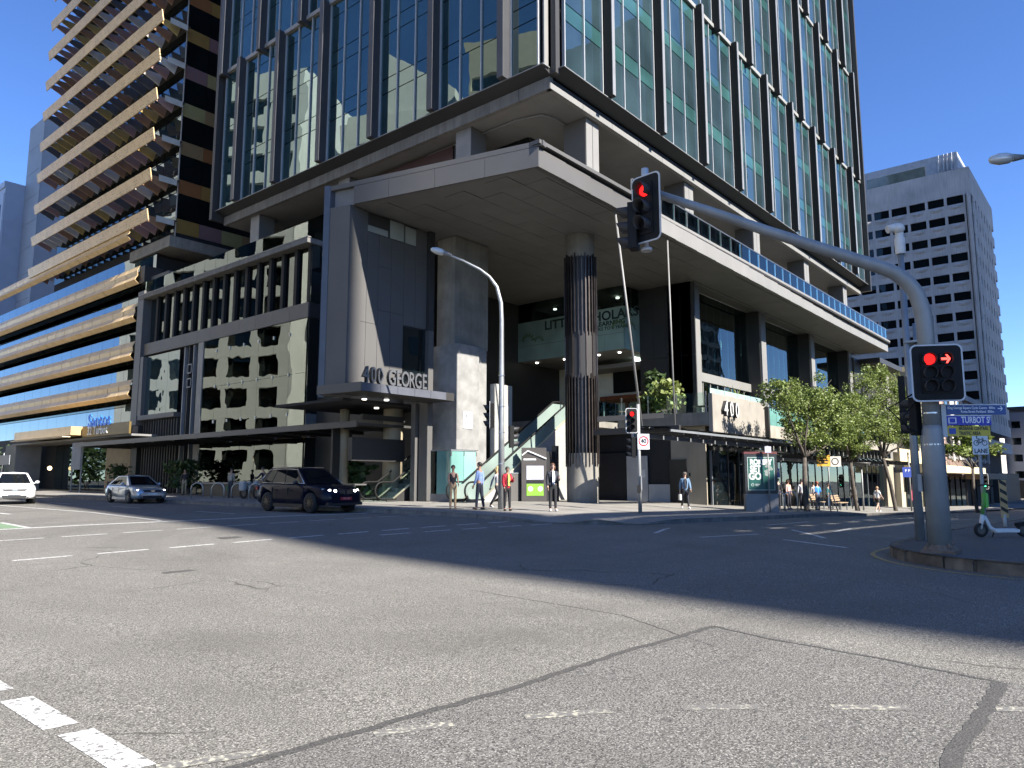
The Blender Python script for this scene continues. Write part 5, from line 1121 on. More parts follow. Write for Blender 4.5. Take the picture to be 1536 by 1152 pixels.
def escalator(name, label, x0, y0, z0, x1, z1, w, panel):
    e = thing(name, label, "escalator", (x0, y0, z0)); d = (z1 - z0) / (x1 - x0)
    b = MB(); b.ext([(x0 - .3, y0, z0 - .05), (x0 + .7, y0, z0 - .05), (x1 + 1, y0, z1 - .85), (x1 + 1, y0, z1), (x1, y0, z1 + .1), (x0, y0, z0 + .12), (x0 - .3, y0, z0 + .1)], (0, .06, 0)); b.build("side_panel", panel, e)
    b = MB(); b.ext([(x0 - .3, y0 + w, z0 - .05), (x1 + 1, y0 + w, z1 - .6), (x1 + 1, y0 + w, z1), (x1, y0 + w, z1 + .1), (x0, y0 + w, z0 + .12)], (0, .06, 0)); b.build("side_panel", panel, e)
    if panel is not M_GPAN2: MB().ext([(x0 + 2.3, y0 - .02, z0), (x0 + 6.8, y0 - .02, z0), (x1 + 1, y0 - .02, z1 - .86), (x1 + .3, y0 - .02, z1 - .9)], (0, .05, 0)).build("under_panel", panel, e)
    n = 20
    for i in range(n):
        xa = x0 + .3 + (x1 - x0 - .3) * i / n; za = z0 + (z1 - z0) * i / n; MB().box(xa, y0 + .1, za - .12, xa + (x1 - x0) / n + .05, y0 + w - .04, za + .2).build("step", M_STEELP, e)
    for yy in (y0 + .03, y0 + w + .03):
        g = MB(); g.ext([(x0 - .7, yy, z0 + .12), (x0 + .1, yy, z0 + .14), (x1, yy, z1 + .12), (x1 + .9, yy, z1 + .1), (x1 + .9, yy, z1 + .85), (x1, yy, z1 + .85), (x0 + .1, yy, z0 + .85), (x0 - .5, yy, z0 + .85), (x0 - .85, yy, z0 + .5)], (0, .012, 0)); g.build("balustrade_pane", M_BAL if panel is M_GPAN2 else glass("escalator_glass", (.2, .25, .225), 1.5, (.9, 1, .97), .003, .5), e)
        pth = [(x0 + .3, yy, z0 + .12), (x0 - .6, yy, z0 + .12)] + [(x0 - .6 + .4 * math.cos(R(a)), yy, z0 + .53 + .4 * math.sin(R(a))) for a in range(250, 89, -20)] + [(x0 + .1, yy, z0 + .95), (x1, yy, z1 + .93), (x1 + .45, yy, z1 + .98), (x1 + .9, yy, z1 + .95)]
        MB().tube(pth, .045, 8).build("handrail", M_SIGB, e); MB().tube([(x0 + .1, yy - .02, z0 + .14), (x1, yy - .02, z1 + .14), (x1 + .9, yy - .02, z1 + .14)], .05, 6).build("skirt_rail", mat("rail_brass_steel", (.55, .5, .34), .35, .6), e)
    return e
pe = pz(25.3, 23.5)
escalator("escalator", "open escalator climbing to the terrace past the round column", 25.5, 23.3, pe, 32.7, 4.93, 1.15, mat("escalator_white", (.3, .295, .28), .6))
escalator("escalator", "second escalator in the dark lobby left of the concrete column", 23.9, 27.6, pz(24, 27.6), 31, 4.93, 1.15, M_GPAN2)
# ---- advertising panel, poles and racks on the George Street kerb
av = thing("advertising_panel", "free standing dark green advertising panel reading ROKEBY SET GO", "advertising panel", (35.3, 14.0, pz(35.3, 14)))
A0 = (35.3, 14.0, 0); za = pz(35.3, 14)
plate("base", av, A0, -.78, .78, za - .05, za + .85, mat("panel_base_grey", (.2, .2, .2), .6), -.16, .36); plate("frame", av, A0, -.78, .78, za + .86, za + 2.75, mat("panel_frame_dark", (.02, .022, .024), .4), -.14, .3); plate("cap", av, A0, -.8, .8, za + 2.76, za + 2.86, mat("panel_cap_red", (.12, .03, .03), .5), -.15, .32)
plate("poster", av, A0, -.66, .66, za + 1.0, za + 2.62, mat("poster_dark_green", (.012, .075, .06), .4, var=.3, vs=1.5), -.15, .008)
M_ADW = mat("advert_pale", (.5, .53, .5), .6)
for t, u, z, s, w in (("ROKEBY", 0.0, 2.36, .36, .78), ("SET", -.27, 2.03, .42, .8), ("GO", -.3, 1.68, .46, .85)): text(t, s, M_ADW, av, along(A0, u, za + z, -.154), cd, ext=.001, bold=.022, sx=w)
for u in (-.64, .63): plate("poster_border", av, A0, u - .01, u + .01, za + 1.03, za + 2.6, M_ADW, -.153, .002)
for z in (1.04, 2.59): plate("poster_border", av, A0, -.63, .63, za + z - .01, za + z + .01, M_ADW, -.153, .002)
b = MB()
for k in range(14): a, c = 2 * math.pi * k / 14, 2 * math.pi * (k + 1) / 14; b.face([along(A0, -.43 + r_ * math.cos(t), za + 1.28 + r_ * math.sin(t), -.154) for r_, t in ((.07, a), (.05, a), (.05, c), (.07, c))])
for z, l in ((1.31, .22), (1.24, .16)): b.face([along(A0, u, za + v, -.154) for u, v in ((-.3, z + .015), (-.3, z - .015), (-.3 + l, z - .015), (-.3 + l, z + .015))])
b.build("poster_mark", M_ADW, av)
b = MB(); rr = random.Random(4)
for k in range(12): u = .36 + rr.uniform(-.14, .14); v = 1.75 + k * .045; b.face([along(A0, u + .1 * math.cos(t), za + v + .06 * math.sin(t), -.1545 - k * .0002) for t in [i * math.pi / 4 for i in range(8)]])
b.build("poster_figure", mat("poster_figure_grey", (.2, .24, .22), .6, var=.3, vs=8), av)
def sign_post(name, label, cat, x, y, h, plates, m=M_SGREEN, r_=.035):
    z0 = pz(x, y); t = thing(name, label, cat, (x, y, z0)); MB().tube([(x, y, z0 - .05), (x, y, z0 + h)], r_, 8).build("post", m, t)
    for a, z, w, hh, mm in plates: plate("plate", t, (x, y, 0), a - w / 2, a + w / 2, z0 + z - hh / 2, z0 + z + hh / 2, mm, -.06, .015)
    return t
sign_post("sign_post", "thin white post with a small pale plate in front of the green advertising panel", "sign", 35.2, 13.55, 3.15, ((.0, 2.98, .3, .3, mat("plate_lilac", (.42, .42, .52), .5)),), M_WPAN)
ps = sign_post("parking_sign", "yellow plate beside a round parking sign on a post by the bench", "sign", 45.7, 14.0, 3.2, ((-.3, 2.95, .78, .66, mat("plate_amber", (.6, .32, .03), .5)), (.42, 2.9, .62, .6, mat("plate_cream", (.5, .47, .42), .5))))
zp = pz(45.7, 14); b = MB()
for k in range(16): a, c = 2 * math.pi * k / 16, 2 * math.pi * (k + 1) / 16; b.face([along((45.7, 14, 0), .38 + r_ * math.cos(t), zp + 2.9 + r_ * math.sin(t), -.065) for r_, t in ((.22, a), (.16, a), (.16, c), (.22, c))])
b.build("ring", M_SBK, ps)
for z, w in ((3.1, .4), (2.95, .6), (2.8, .5)): plate("plate_text", ps, (45.7, 14, 0), -.3 - w / 2, -.3 + w / 2, zp + z - .04, zp + z + .04, M_SBK, -.064, .003)
MB().tube([(46.0, 13.7, zp), (45.75, 14, zp + 1.5)], .035, 6).build("brace", M_SGREEN, ps)
bp_ = sign_post("blue_sign", "small blue square sign on a white post near the cream shop", "sign", 62.5, 13.3, 4.4, ((-.15, 2.9, .75, .75, mat("plate_blue", (.02, .05, .28), .5)),), M_WPAN, .06)
text("P P", .3, M_SWH, bp_, along((62.5, 13.3, 0), -.15, pz(62.5, 13.3) + 3.0, -.066), cd, ext=.001)
dl = thing("umbrella_lamp", "tall slim post with a flat round top next to the walking woman", "lamp post", (54.0, 14.4, pz(54, 14.4))); z0 = pz(54, 14.4)
MB().tube([(54, 14.4, z0), (54, 14.4, z0 + 3.0)], .055, 8).build("post", M_SGREEN, dl); MB().lathe((54, 14.4, z0), [(.05, 2.9), (.6, 3.15), (.58, 3.2), (.02, 3.22)], 14).build("disc_top", M_GPAN, dl)
def hoop(x, y, label, group, dx=0, dy=.7, h=.85):
    z0 = pz(x, y); t = thing("bike_rack", label, "bike rack", (x, y, z0), group=group); d = Vector((dx, dy, 0)).normalized() * .36
    pth = [Vector((x, y, z0)) - d, Vector((x, y, z0 + h - .36)) - d] + [Vector((x, y, z0 + h - .36)) + d * -math.cos(R(a)) + Vector((0, 0, .36 * math.sin(R(a)))) for a in range(20, 180, 20)] + [Vector((x, y, z0 + h - .36)) + d, Vector((x, y, z0)) + d]
    MB().tube(pth, .03, 8).build("hoop", mat("rack_steel", (.5, .5, .48), .35, .7), t)
    b = MB(); [b.cyl((p.x, p.y, z0 - .01), (p.x, p.y, z0 + .015), .07, 8) for p in (pth[0], pth[-1])]; b.build("foot_plate", M_STEELP, t); return t
for (x, y), l in zip(((37.7, 14.1), (39.5, 14.1)), ("steel hoop rack nearest the green advertising panel", "steel hoop rack beside the black sandwich board")): hoop(x, y, l, "bike racks on George Street", .643, -.766, 1.0)
for (x, y), l in zip(((21.9, 42.6), (22.0, 40.4), (22.1, 38.4), (22.1, 36.6)), ("steel hoop rack furthest left, in front of the long planter bench", "steel hoop rack with the man in the beige shirt behind it", "steel hoop rack third from the left, before the glass corner", "steel hoop rack closest to the dark blue car, beside the loaded bicycle")): hoop(x, y, l, "bike racks on Turbot Street", .643, -.766, .85)
ab = thing("sandwich_board", "black sandwich board on the footpath behind the hoop racks", "sandwich board", (40.6, 15.6, pz(40.6, 15.6))); z0 = pz(40.6, 15.6)
for s in (-1, 1): MB().ext([along((40.6, 15.6, 0), -.3, z0, s * .28), along((40.6, 15.6, 0), .3, z0, s * .28), along((40.6, 15.6, 0), .3, z0 + 1.05, s * .03), along((40.6, 15.6, 0), -.3, z0 + 1.05, s * .03)], (.02, .02, 0)).build("board", M_SIGB, ab)
def bench(x, y, label):
    z0 = pz(x, y); t = thing("bench", label, "bench", (x, y, z0), group="timber benches on the George Street footpath")
    for k in range(4): MB().box(x - .85, y - .3 + k * .13, z0 + .45, x + .85, y - .2 + k * .13, z0 + .49).build("seat_slat", mat("bench_timber", (.3, .22, .14), .7, var=.2, vs=5), t)
    for k in range(3): MB().box(x - .85, y + .22 + k * .05, z0 + .58 + k * .13, x + .85, y + .25 + k * .05, z0 + .68 + k * .13).build("back_slat", mat("bench_timber", (.3, .22, .14), .7), t)
    for s in (-.65, .65): b = MB(); b.box(x + s - .03, y - .28, z0, x + s + .03, y - .22, z0 + .45); b.box(x + s - .03, y + .2, z0, x + s + .03, y + .26, z0 + .45); b.bar((x + s, y - .25, z0 + .43), (x + s, y + .25, z0 + .43), .05); b.bar((x + s, y + .23, z0 + .43), (x + s, y + .36, z0 + .98), .05); b.build("leg", M_STEELP, t)
bench(46.9, 15.2, "timber slat bench between the parking sign and the second street tree"); bench(50.5, 14.9, "timber slat bench in front of the walking woman's path")
bn = thing("utility_box", "pale framed utility box on the far footpath by the cream shop", "utility box", (70.5, 12.9, pz(70.5, 12.9))); z0 = pz(70.5, 12.9); MB().box(70.0, 12.7, z0, 71.1, 13.3, z0 + 1.5).build("body", M_GPAN, bn); MB().box(69.95, 12.65, z0 + 1.5, 71.15, 13.35, z0 + 1.58).build("lid", M_WPAN, bn)
for s in (69.98, 71.05): MB().box(s, 12.64, z0, s + .08, 12.69, z0 + 1.5).build("frame_post", M_WPAN, bn)
for x, y, h, l in ((86, 11.8, 3.0, "green traffic signal in the far street, lower of the two"), (88, 5.5, 4.6, "green traffic signal in the far street, nearer the right edge")):
    z0 = gz(x, y); t = thing("far_signal", l, "traffic signal", (x, y, z0), group="far green signals"); MB().tube([(x, y, z0), (x, y, z0 + h + .5)], .08, 8).build("post", M_GPAN2, t)
    signal(t, (x - .2, y - .15, z0 + h), (-.85, -.5), 3, 1, ((2, 0, 'green'),), 1.25)
# ---- Turbot Street bench planter and terrace furniture
bp2 = thing("bench_planter", "long low stone bench wall along the glass corner on Turbot Street", "bench wall", (24.5, 42, pz(24, 42))); MB().box(24.2, 38.2, .4, 24.9, 46.5, 1.35).build("wall_body", M_GPAN2, bp2); MB().box(24.1, 38.1, 1.35, 25.0, 46.6, 1.45).build("ledge", M_STEELP, bp2)
bp3 = thing("counter_bench", "thin grey counter beside the dark car near the lobby", "bench", (23, 30, pz(23, 30))); MB().box(22.3, 28.4, 1.35, 23.0, 32.5, 1.42).build("top", M_GPAN, bp3)
for y in (28.8, 30.4, 32.1): MB().box(22.6, y, .5, 22.68, y + .08, 1.34).build("leg", M_STEELP, bp3)
def table(x, y, label):
    t = thing("terrace_table", label, "table", (x, y, TZ), group="terrace tables"); MB().lathe((x, y, TZ), [(.02, .74), (.45, .74), (.45, .77), (.02, .77)], 18, False).build("top", mat("table_top", (.4, .3, .18), .5), t); MB().lathe((x, y, TZ), [(.28, 0), (.2, .06), (.06, .3), (.05, .74)], 14).build("pedestal", M_SHPW, t)
table(38.7, 18.6, "round terrace table with a white pedestal nearest the number 400 wall"); table(38.8, 23.9, "round terrace table behind the round column"); table(39.2, 21.2, "round terrace table between the potted plants")
def tchair(x, y, rz, label):
    t = thing("terrace_chair", label, "chair", (x, y, TZ), rz, "terrace chairs", True)
    MB().box(-.22, -.22, .43, .22, .22, .46).build("seat", M_SHPW, t); MB().box(-.22, .2, .5, .22, .23, .85).build("backrest", M_SHPW, t)
    for sx in (-.2, .2):
        for sy in (-.2, .2): MB().tube([(sx, sy, 0), (sx, sy, .86 if sy > 0 else .43)], .015, 6).build("leg", M_STEEL, t)
tchair(39.5, 18.9, 1, "white chair beside the table nearest the number 400 wall"); tchair(38.6, 23.1, 2, "white chair at the table behind the round column"); tchair(38.7, 24.7, .3, "white chair furthest in by the escalator landing")

# ================================================================= TREES AND PLANTS
def leafmat(name, c0, c1):
    m, nt, out = _nt(name); p = nt.nodes.new("ShaderNodeBsdfPrincipled"); p.inputs['Roughness'].default_value = .5; p.inputs['Specular IOR Level'].default_value = .4
    c = _mix(nt, _ramp(nt, _noise(nt, 1.6, 3), .35, .65), c0, c1); c = _mix(nt, _ramp(nt, _noise(nt, 9, 2), .4, .7), c, tuple(min(1, x * 1.6) for x in c1)); nt.links.new(c, p.inputs['Base Color'])
    t = nt.nodes.new("ShaderNodeBsdfTranslucent"); t.inputs[0].default_value = (c1[0] * 1.5, c1[1] * 1.5, c1[2], 1); mx = nt.nodes.new("ShaderNodeMixShader"); mx.inputs[0].default_value = .2
    nt.links.new(p.outputs[0], mx.inputs[1]); nt.links.new(t.outputs[0], mx.inputs[2]); nt.links.new(mx.outputs[0], out.inputs[0]); MT[name] = m; return m
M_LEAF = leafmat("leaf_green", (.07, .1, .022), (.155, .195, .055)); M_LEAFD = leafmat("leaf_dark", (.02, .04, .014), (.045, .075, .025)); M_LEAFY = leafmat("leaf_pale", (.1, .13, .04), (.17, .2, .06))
M_BARK = mat("bark", (.075, .062, .05), .9, var=.3, vs=6, bump=.5, bs=25)
def leaf_quad(b, p, size, rnd):
    d = Vector((rnd.gauss(0, 1), rnd.gauss(0, 1), rnd.gauss(0, .6) - .35)).normalized(); s = d.cross(Vector((rnd.gauss(0, 1), rnd.gauss(0, 1), rnd.gauss(0, 1)))).normalized() * size * .32; L = d * size
    b.face([p, p + L * .45 + s, p + L, p + L * .45 - s])
def tree(name, label, x, y, H, limbs, clumps, n, seed, group, z0=None, leaf=.135, m=None, tr=.13):
    rnd = random.Random(seed); z0 = pz(x, y) if z0 is None else z0; t = thing(name, label, "tree", (x, y, z0), group=group)
    b = MB(); base = Vector((x, y, z0 - .05)); fork = Vector((x + limbs[0][0], y + limbs[0][1], z0 + limbs[0][2]))
    mid = base.lerp(fork, .5) + Vector((rnd.uniform(-.12, .12), rnd.uniform(-.12, .12), 0)); b.tube([base, base + Vector((0, 0, .15)), mid, fork], [tr * 1.45, tr * 1.1, tr, tr * .85], 10)
    b.build("trunk", M_BARK, t)
    for c in clumps:
        q = Vector((x + c[0], y + c[1], z0 + c[2])); md = fork.lerp(q, .55) + Vector((rnd.uniform(-.3, .3), rnd.uniform(-.3, .3), -.15)); b = MB(); b.tube([fork, fork.lerp(md, .5) + Vector((rnd.uniform(-.1, .1), 0, .1)), md, q], [tr * .6, tr * .45, tr * .3, tr * .1], 6)
        for k in range(3):
            e = q + Vector((rnd.uniform(-1, 1) * c[3], rnd.uniform(-1, 1) * c[3], rnd.uniform(-.3, .8) * c[3])); b.tube([md.lerp(q, .3 + .2 * k), e], [tr * .2, tr * .06], 5)
        b.build("limb", M_BARK, t)
    b = MB(); tot = sum(c[3] ** 2 for c in clumps)
    for c in clumps:
        q = Vector((x + c[0], y + c[1], z0 + c[2])); k = int(n * c[3] ** 2 / tot); subs = []
        for i in range(int(9 + c[3] * 8)):
            v = Vector((rnd.gauss(0, 1), rnd.gauss(0, 1), rnd.gauss(0, .75))).normalized() * (c[3] * rnd.uniform(.35, 1.08)); v.z *= .72; subs.append((q + v, rnd.uniform(.22, .5) * min(1.2, c[3])))
        for i in range(k):
            s_, r_ = rnd.choice(subs); v = Vector((rnd.gauss(0, 1), rnd.gauss(0, 1), rnd.gauss(0, .7))); v = v.normalized() * r_ * rnd.random() ** .45
            leaf_quad(b, s_ + v, leaf * rnd.uniform(.6, 1.35), rnd)
    b.build("crown", m or M_LEAF, t); return t
TG = "street trees along George Street"
tree("street_tree", "leafy street tree nearest the number 400 wall, trunk by the hoop racks", 41.6, 14.0, 7.5, [(.35, .1, 2.9)], [(-1.1, .5, 5.9, 1.2), (.3, -.4, 6.4, 1.4), (1.9, .1, 5.7, 1.7), (3.1, -.5, 5.0, 1.5), (.9, .3, 4.6, 1.2), (2.6, .2, 6.3, 1.1), (-1.9, .6, 6.7, .7), (4.1, 0, 5.6, 1.1), (1.6, -.2, 3.9, .9), (3.6, -.6, 4.0, .8), (-.6, .3, 4.7, .7)], 21000, 5, TG)
tree("street_tree", "leafy street tree in the middle of the three, behind the benches", 51.8, 14.2, 7.5, [(-.2, .2, 3.2)], [(-1.5, .4, 5.2, 1.4), (.3, -.3, 6.0, 1.5), (1.6, .3, 5.0, 1.3), (.5, .4, 4.4, 1.0), (-.6, 0, 6.8, 1.0), (-.2, -.3, 4.0, .8)], 14000, 6, TG)
tree("street_tree", "leafy street tree furthest right of the three, with a forked curved trunk", 59.5, 13.7, 9, [(-.5, .5, 3.8)], [(-2.3, 1.0, 7.6, 1.7), (.0, 0, 8.2, 1.9), (2.1, -.8, 7.2, 1.7), (-1.2, .5, 6.0, 1.6), (1.3, -.6, 5.6, 1.7), (2.9, -1.0, 5.7, 1.3), (-.3, .3, 9.8, 1.2), (-2.6, 1.2, 9.2, 1.0)], 21000, 7, TG)
tree("far_street_tree", "small tree behind the mast arm pole, above the yellow awning", 73.0, 10.6, 7, [(.1, .1, 3.6)], [(-.8, .3, 6.2, 1.5), (.9, -.5, 5.4, 1.3), (-.3, .6, 7.4, 1.1), (-1.6, .9, 5.2, 1.0)], 3500, 8, None, gz(73, 10.6) + .15, .32)
tree("mirrored_tree", "broad dark tree further up Turbot Street, seen in the lower glass", 2, 128, 11, [(0, 0, 4)], [(0, 0, 6.5, 2.4), (-2, 3, 5.5, 2), (1, -3, 6, 2)], 2200, 9, None, .4, .6, M_LEAFD, .3)
def shrub(name, label, x, y, z0, h, w, n, seed, m=None, leaf=.3, pot=None, cat="plant"):
    rnd = random.Random(seed); t = thing(name, label, cat, (x, y, z0))
    if pot: MB().box(x - pot, y - pot, z0, x + pot, y + pot, z0 + pot * 1.6).build("pot", M_DARK, t); z0 += pot * 1.6
    b = MB()
    for k in range(6): b.tube([(x, y, z0), (x + rnd.uniform(-w, w) * .6, y + rnd.uniform(-w, w) * .6, z0 + h * rnd.uniform(.5, .9))], [.03, .012], 5)
    b.build("stem", M_BARK, t); b = MB()
    for k in range(n):
        u = rnd.random() ** .7; leaf_quad(b, Vector((x + rnd.gauss(0, w * .45), y + rnd.gauss(0, w * .45), z0 + h * (.2 + .8 * u))), leaf * rnd.uniform(.6, 1.4), rnd)
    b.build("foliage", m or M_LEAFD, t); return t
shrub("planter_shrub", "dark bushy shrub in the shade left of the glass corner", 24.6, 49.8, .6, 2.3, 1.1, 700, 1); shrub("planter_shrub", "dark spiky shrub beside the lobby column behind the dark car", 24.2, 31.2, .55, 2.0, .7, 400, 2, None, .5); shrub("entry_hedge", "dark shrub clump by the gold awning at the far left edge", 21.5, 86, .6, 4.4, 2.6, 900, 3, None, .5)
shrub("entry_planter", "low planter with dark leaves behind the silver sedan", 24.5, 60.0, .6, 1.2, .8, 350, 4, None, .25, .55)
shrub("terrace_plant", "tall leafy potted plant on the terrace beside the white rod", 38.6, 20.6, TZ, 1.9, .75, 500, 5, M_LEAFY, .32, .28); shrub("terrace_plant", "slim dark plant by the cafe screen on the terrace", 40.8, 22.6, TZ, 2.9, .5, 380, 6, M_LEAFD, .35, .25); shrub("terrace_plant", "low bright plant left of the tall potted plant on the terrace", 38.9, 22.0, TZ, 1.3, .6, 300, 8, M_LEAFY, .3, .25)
def spiky(x, y, z0, label, s=1.0, seed=1):
    rnd = random.Random(seed); t = thing("spiky_plant", label, "plant", (x, y, z0)); MB().box(x - .25, y - .25, z0, x + .25, y + .25, z0 + .45).build("pot", M_DARK, t); b = MB()
    for k in range(42):
        a = rnd.uniform(0, 6.28); e = rnd.uniform(.25, 1.3); L = s * rnd.uniform(.7, 1.2); d = Vector((math.cos(a) * math.cos(e), math.sin(a) * math.cos(e), math.sin(e))); w = Vector((-math.sin(a), math.cos(a), 0)) * .04; p = Vector((x, y, z0 + .45)); q = p + d * L * .6; r_ = q + (d + Vector((0, 0, -.6))).normalized() * L * .4
        b.face([p - w, p + w, q + w, q - w]); b.face([q - w, q + w, r_])
    b.build("foliage", M_LEAFY, t)
spiky(43.2, 18.4, TZ + .6, "spiky green plant above the number 400 wall", 1.5, 2)
# ================================================================= CARS
M_CGL = glass("car_glass", (.005, .006, .007), 1.25, (.95, 1, 1), 0); M_CHR = mat("chrome", (.6, .6, .6), .12, 1, var=0); M_BPL = mat("black_plastic", (.015, .015, .016), .5); M_RIM = mat("alloy_rim", (.35, .35, .36), .3, .8, var=.05); M_RIMD = mat("dark_alloy_rim", (.1, .095, .09), .3, .8, var=.05)
M_HL = emit("headlight_on", (1, .97, .9), 7); M_HLO = glass("headlight_glass", (.3, .32, .34), 1.9, (1, 1, 1), 0); M_TL = mat("tail_light", (.25, .01, .012), .2)
def lerp3(a, b, t): return tuple(a[i] + (b[i] - a[i]) * t for i in range(3))
def carve(me, cyls):
    o = bpy.data.objects.new("tmp_body", me); COL.objects.link(o); tmp = [o]
    for (x, y0, y1, z, r_) in cyls:
        c = MB().tube([(x, y0, z), (x, y1, z)], r_, 28).mesh("tmp_cut", M_BPL); co = bpy.data.objects.new("tmp_cut", c); COL.objects.link(co); tmp.append(co)
        m = o.modifiers.new("cut", 'BOOLEAN'); m.operation = 'DIFFERENCE'; m.object = co; m.solver = 'EXACT'
    dg = bpy.context.evaluated_depsgraph_get(); out = bpy.data.meshes.new_from_object(o.evaluated_get(dg))
    for t in tmp: bpy.data.objects.remove(t)
    return out
def car(name, label, loc, rz, P, paintm, rimm, group=None, lights=False):
    t = thing(name, label, "car", loc, rz, group, local=True); st = P['st']
    b = MB(); rings = []
    for (x, zb, zt, hb, hm, ht) in st:
        zm = zb + (zt - zb) * .55
        half = [(0, zb), (hb, zb), (hm * .985, zb + .1), (hm, zb + (zt - zb) * .35), (hm * .99, zm + .04), (hm * .955, zt - .07), (ht, zt), (ht * .5, zt + .02), (0, zt + .028)]
        rings.append([(x, -y, z) for y, z in half] + [(x, y, z) for y, z in reversed(half[1:-1])])
    n = len(rings[0]); v = [p for r_ in rings for p in r_]
    f = [(i * n + k, i * n + (k + 1) % n, (i + 1) * n + (k + 1) % n, (i + 1) * n + k) for i in range(len(rings) - 1) for k in range(n)]
    b.add(v, f, True); b.add([], []); m0 = len(b.f); b.f += [tuple(reversed(range(n))), tuple((len(rings) - 1) * n + k for k in range(n))]; b.mi += [0, 0]; b.sm += [False, False]
    # smooth the loft along its length before cutting the wheel arches
    me = b.mesh("body", [paintm]); bm = bmesh.new(); bm.from_mesh(me); bmesh.ops.recalc_face_normals(bm, faces=bm.faces); bm.to_mesh(me); bm.free()
    wr = P['wr']; hw = P['hw']
    cuts = [(x, s * hw * .55, s * (hw + .3), wr + .01, wr * 1.17) for x in P['ax'] for s in (-1, 1)]
    me = carve(me, cuts)
    if not me.materials: me.materials.append(paintm)
    bo = link("body", me); bo.parent = t; ORG[bo.name] = Vector()
    C = P['cab']; (xb0, zb0), (xr0, zr0), (xr1, zr1), (xb1, zb1) = C['out']; hb, hr = C['hb'], C['hr']
    FL_, FR_, TL_, TR_ = (xb0, hb, zb0), (xb0, -hb, zb0), (xr0, hr, zr0), (xr0, -hr, zr0)
    BL_, BR_, UL_, UR_ = (xb1, hb, zb1), (xb1, -hb, zb1), (xr1, hr, zr1), (xr1, -hr, zr1)
    b = MB(); b.face([FL_, BL_, UL_, TL_]); b.face([FR_, TR_, UR_, BR_]); b.face([FR_, FL_, TL_, TR_]); b.face([BL_, BR_, UR_, UL_])
    mid = [(lerp3((xr0, 0, zr0 + .04), (xr1, 0, zr1 + .03), u)) for u in (0, .5, 1)]; mid[1] = (mid[1][0], 0, mid[1][2] + .03)
    for s in (1, -1):
        e = [(xr0, s * hr, zr0), ((xr0 + xr1) / 2, s * hr, (zr0 + zr1) / 2 + .03), (xr1, s * hr, zr1)]
        for i in range(2): q = [e[i], mid[i], mid[i + 1], e[i + 1]]; b.face(q if s < 0 else q[::-1], True)
    b.face([TR_, TL_, mid[0]]); b.face([UL_, UR_, mid[2]])
    b.build("cabin_shell", paintm, t)
    def pane(nm, A, B_, D, Cc, u0, u1, v0, v1, cut=0):
        def q(u, v): return Vector(lerp3(lerp3(A, B_, u), lerp3(Cc, D, u), v))
        pts = [q(u0, v0), q(u1, v0), q(u1, v1), q(u0 + cut, v1)]; nn = (pts[1] - pts[0]).cross(pts[3] - pts[0]).normalized(); ctr = sum(pts, Vector()) / 4
        if nn.dot(ctr - Vector((0, 0, 1))) < 0: nn = -nn
        bb = MB(); bb.ext([p + nn * .004 for p in pts], nn * .006); return bb.build(nm, M_CGL, t)
    pane("windscreen", FR_, FL_, TL_, TR_, .07, .93, .06, .93); pane("rear_window", BL_, BR_, UR_, UL_, .1, .9, .12, .9)
    for s in ((FL_, BL_, UL_, TL_), (FR_, BR_, UR_, TR_)):
        sp_ = C['split']
        prev = None
        for i, (u0, u1) in enumerate(sp_): pane("side_window", s[0], s[1], s[2], s[3], u0, u1, .06, .9)
    y_ = P['hw']
    for s in (-1, 1):
        b = MB(); b.tube([(xb0 - .55, s * (hb - .02), zb0 + .02), (xb0 - .5, s * (hb + .13), zb0 + .06)], [.03, .03], 6); b.ball((xb0 - .5, s * (hb + .16), zb0 + .09), .07, .1, .075, 10, 6); b.build("wing_mirror", P.get('mir', paintm), t)
        for x in P['dr']: MB().box(x, s * (y_ * .985), .74 * zb0 + .05, x + .2, s * (y_ * 1.012), .74 * zb0 + .09).build("door_handle", P.get('hand', paintm), t)
        for x in P['ln']: MB().box(x - .006, s * y_ * .975, .42, x + .006, s * y_ * 1.001, zb0 - .1).build("door_seam", M_BPL, t)
        b = MB(); b.box(P['ax'][1] + wr * 1.2, s * y_ * .9, .2, P['ax'][0] - wr * 1.2, s * y_ * .985, .34); b.build("sill_trim", M_BPL if P.get('suv') else paintm, t)
        for x in P['ax']:
            wb = MB(); wheel_y(wb, (0, 0, 0), wr, .22, 28); w = wb.build("wheel", M_TYRE, t); w.location = (x, s * (y_ - .11), wr)
            r_ = MB(); R0 = wr * .64; r_.tube([(0, s * .02, 0), (0, s * .06, 0)], R0 * .98, 24); r_.build("rim_well", M_BPL, w)
            sp2 = MB(); v0 = []
            for k in range(P['sp']):
                a = 2 * math.pi * k / P['sp']; d = Vector((math.cos(a), 0, math.sin(a))); e = Vector((-math.sin(a), 0, math.cos(a)))
                sp2.bar(d * .03 + Vector((0, s * .1, 0)), d * R0 * .97 + Vector((0, s * .095, 0)), R0 * .2, .03, (0, 1, 0))
            ring = []; prof = [(R0 * .93, s * .09), (R0 * 1.0, s * .105), (R0 * 1.02, s * .08)]; vv = [(rr * math.cos(2 * math.pi * k / 28), yy, rr * math.sin(2 * math.pi * k / 28)) for rr, yy in prof for k in range(28)]
            sp2.add(vv, [(i * 28 + k, (i + 1) * 28 + k, (i + 1) * 28 + (k + 1) % 28, i * 28 + (k + 1) % 28) for i in range(2) for k in range(28)], True); sp2.tube([(0, s * .09, 0), (0, s * .118, 0)], R0 * .2, 12); sp2.build("rim", rimm, w)
    xf = st[-1][0]
    P['front'](t, xf, paintm, lights); return t
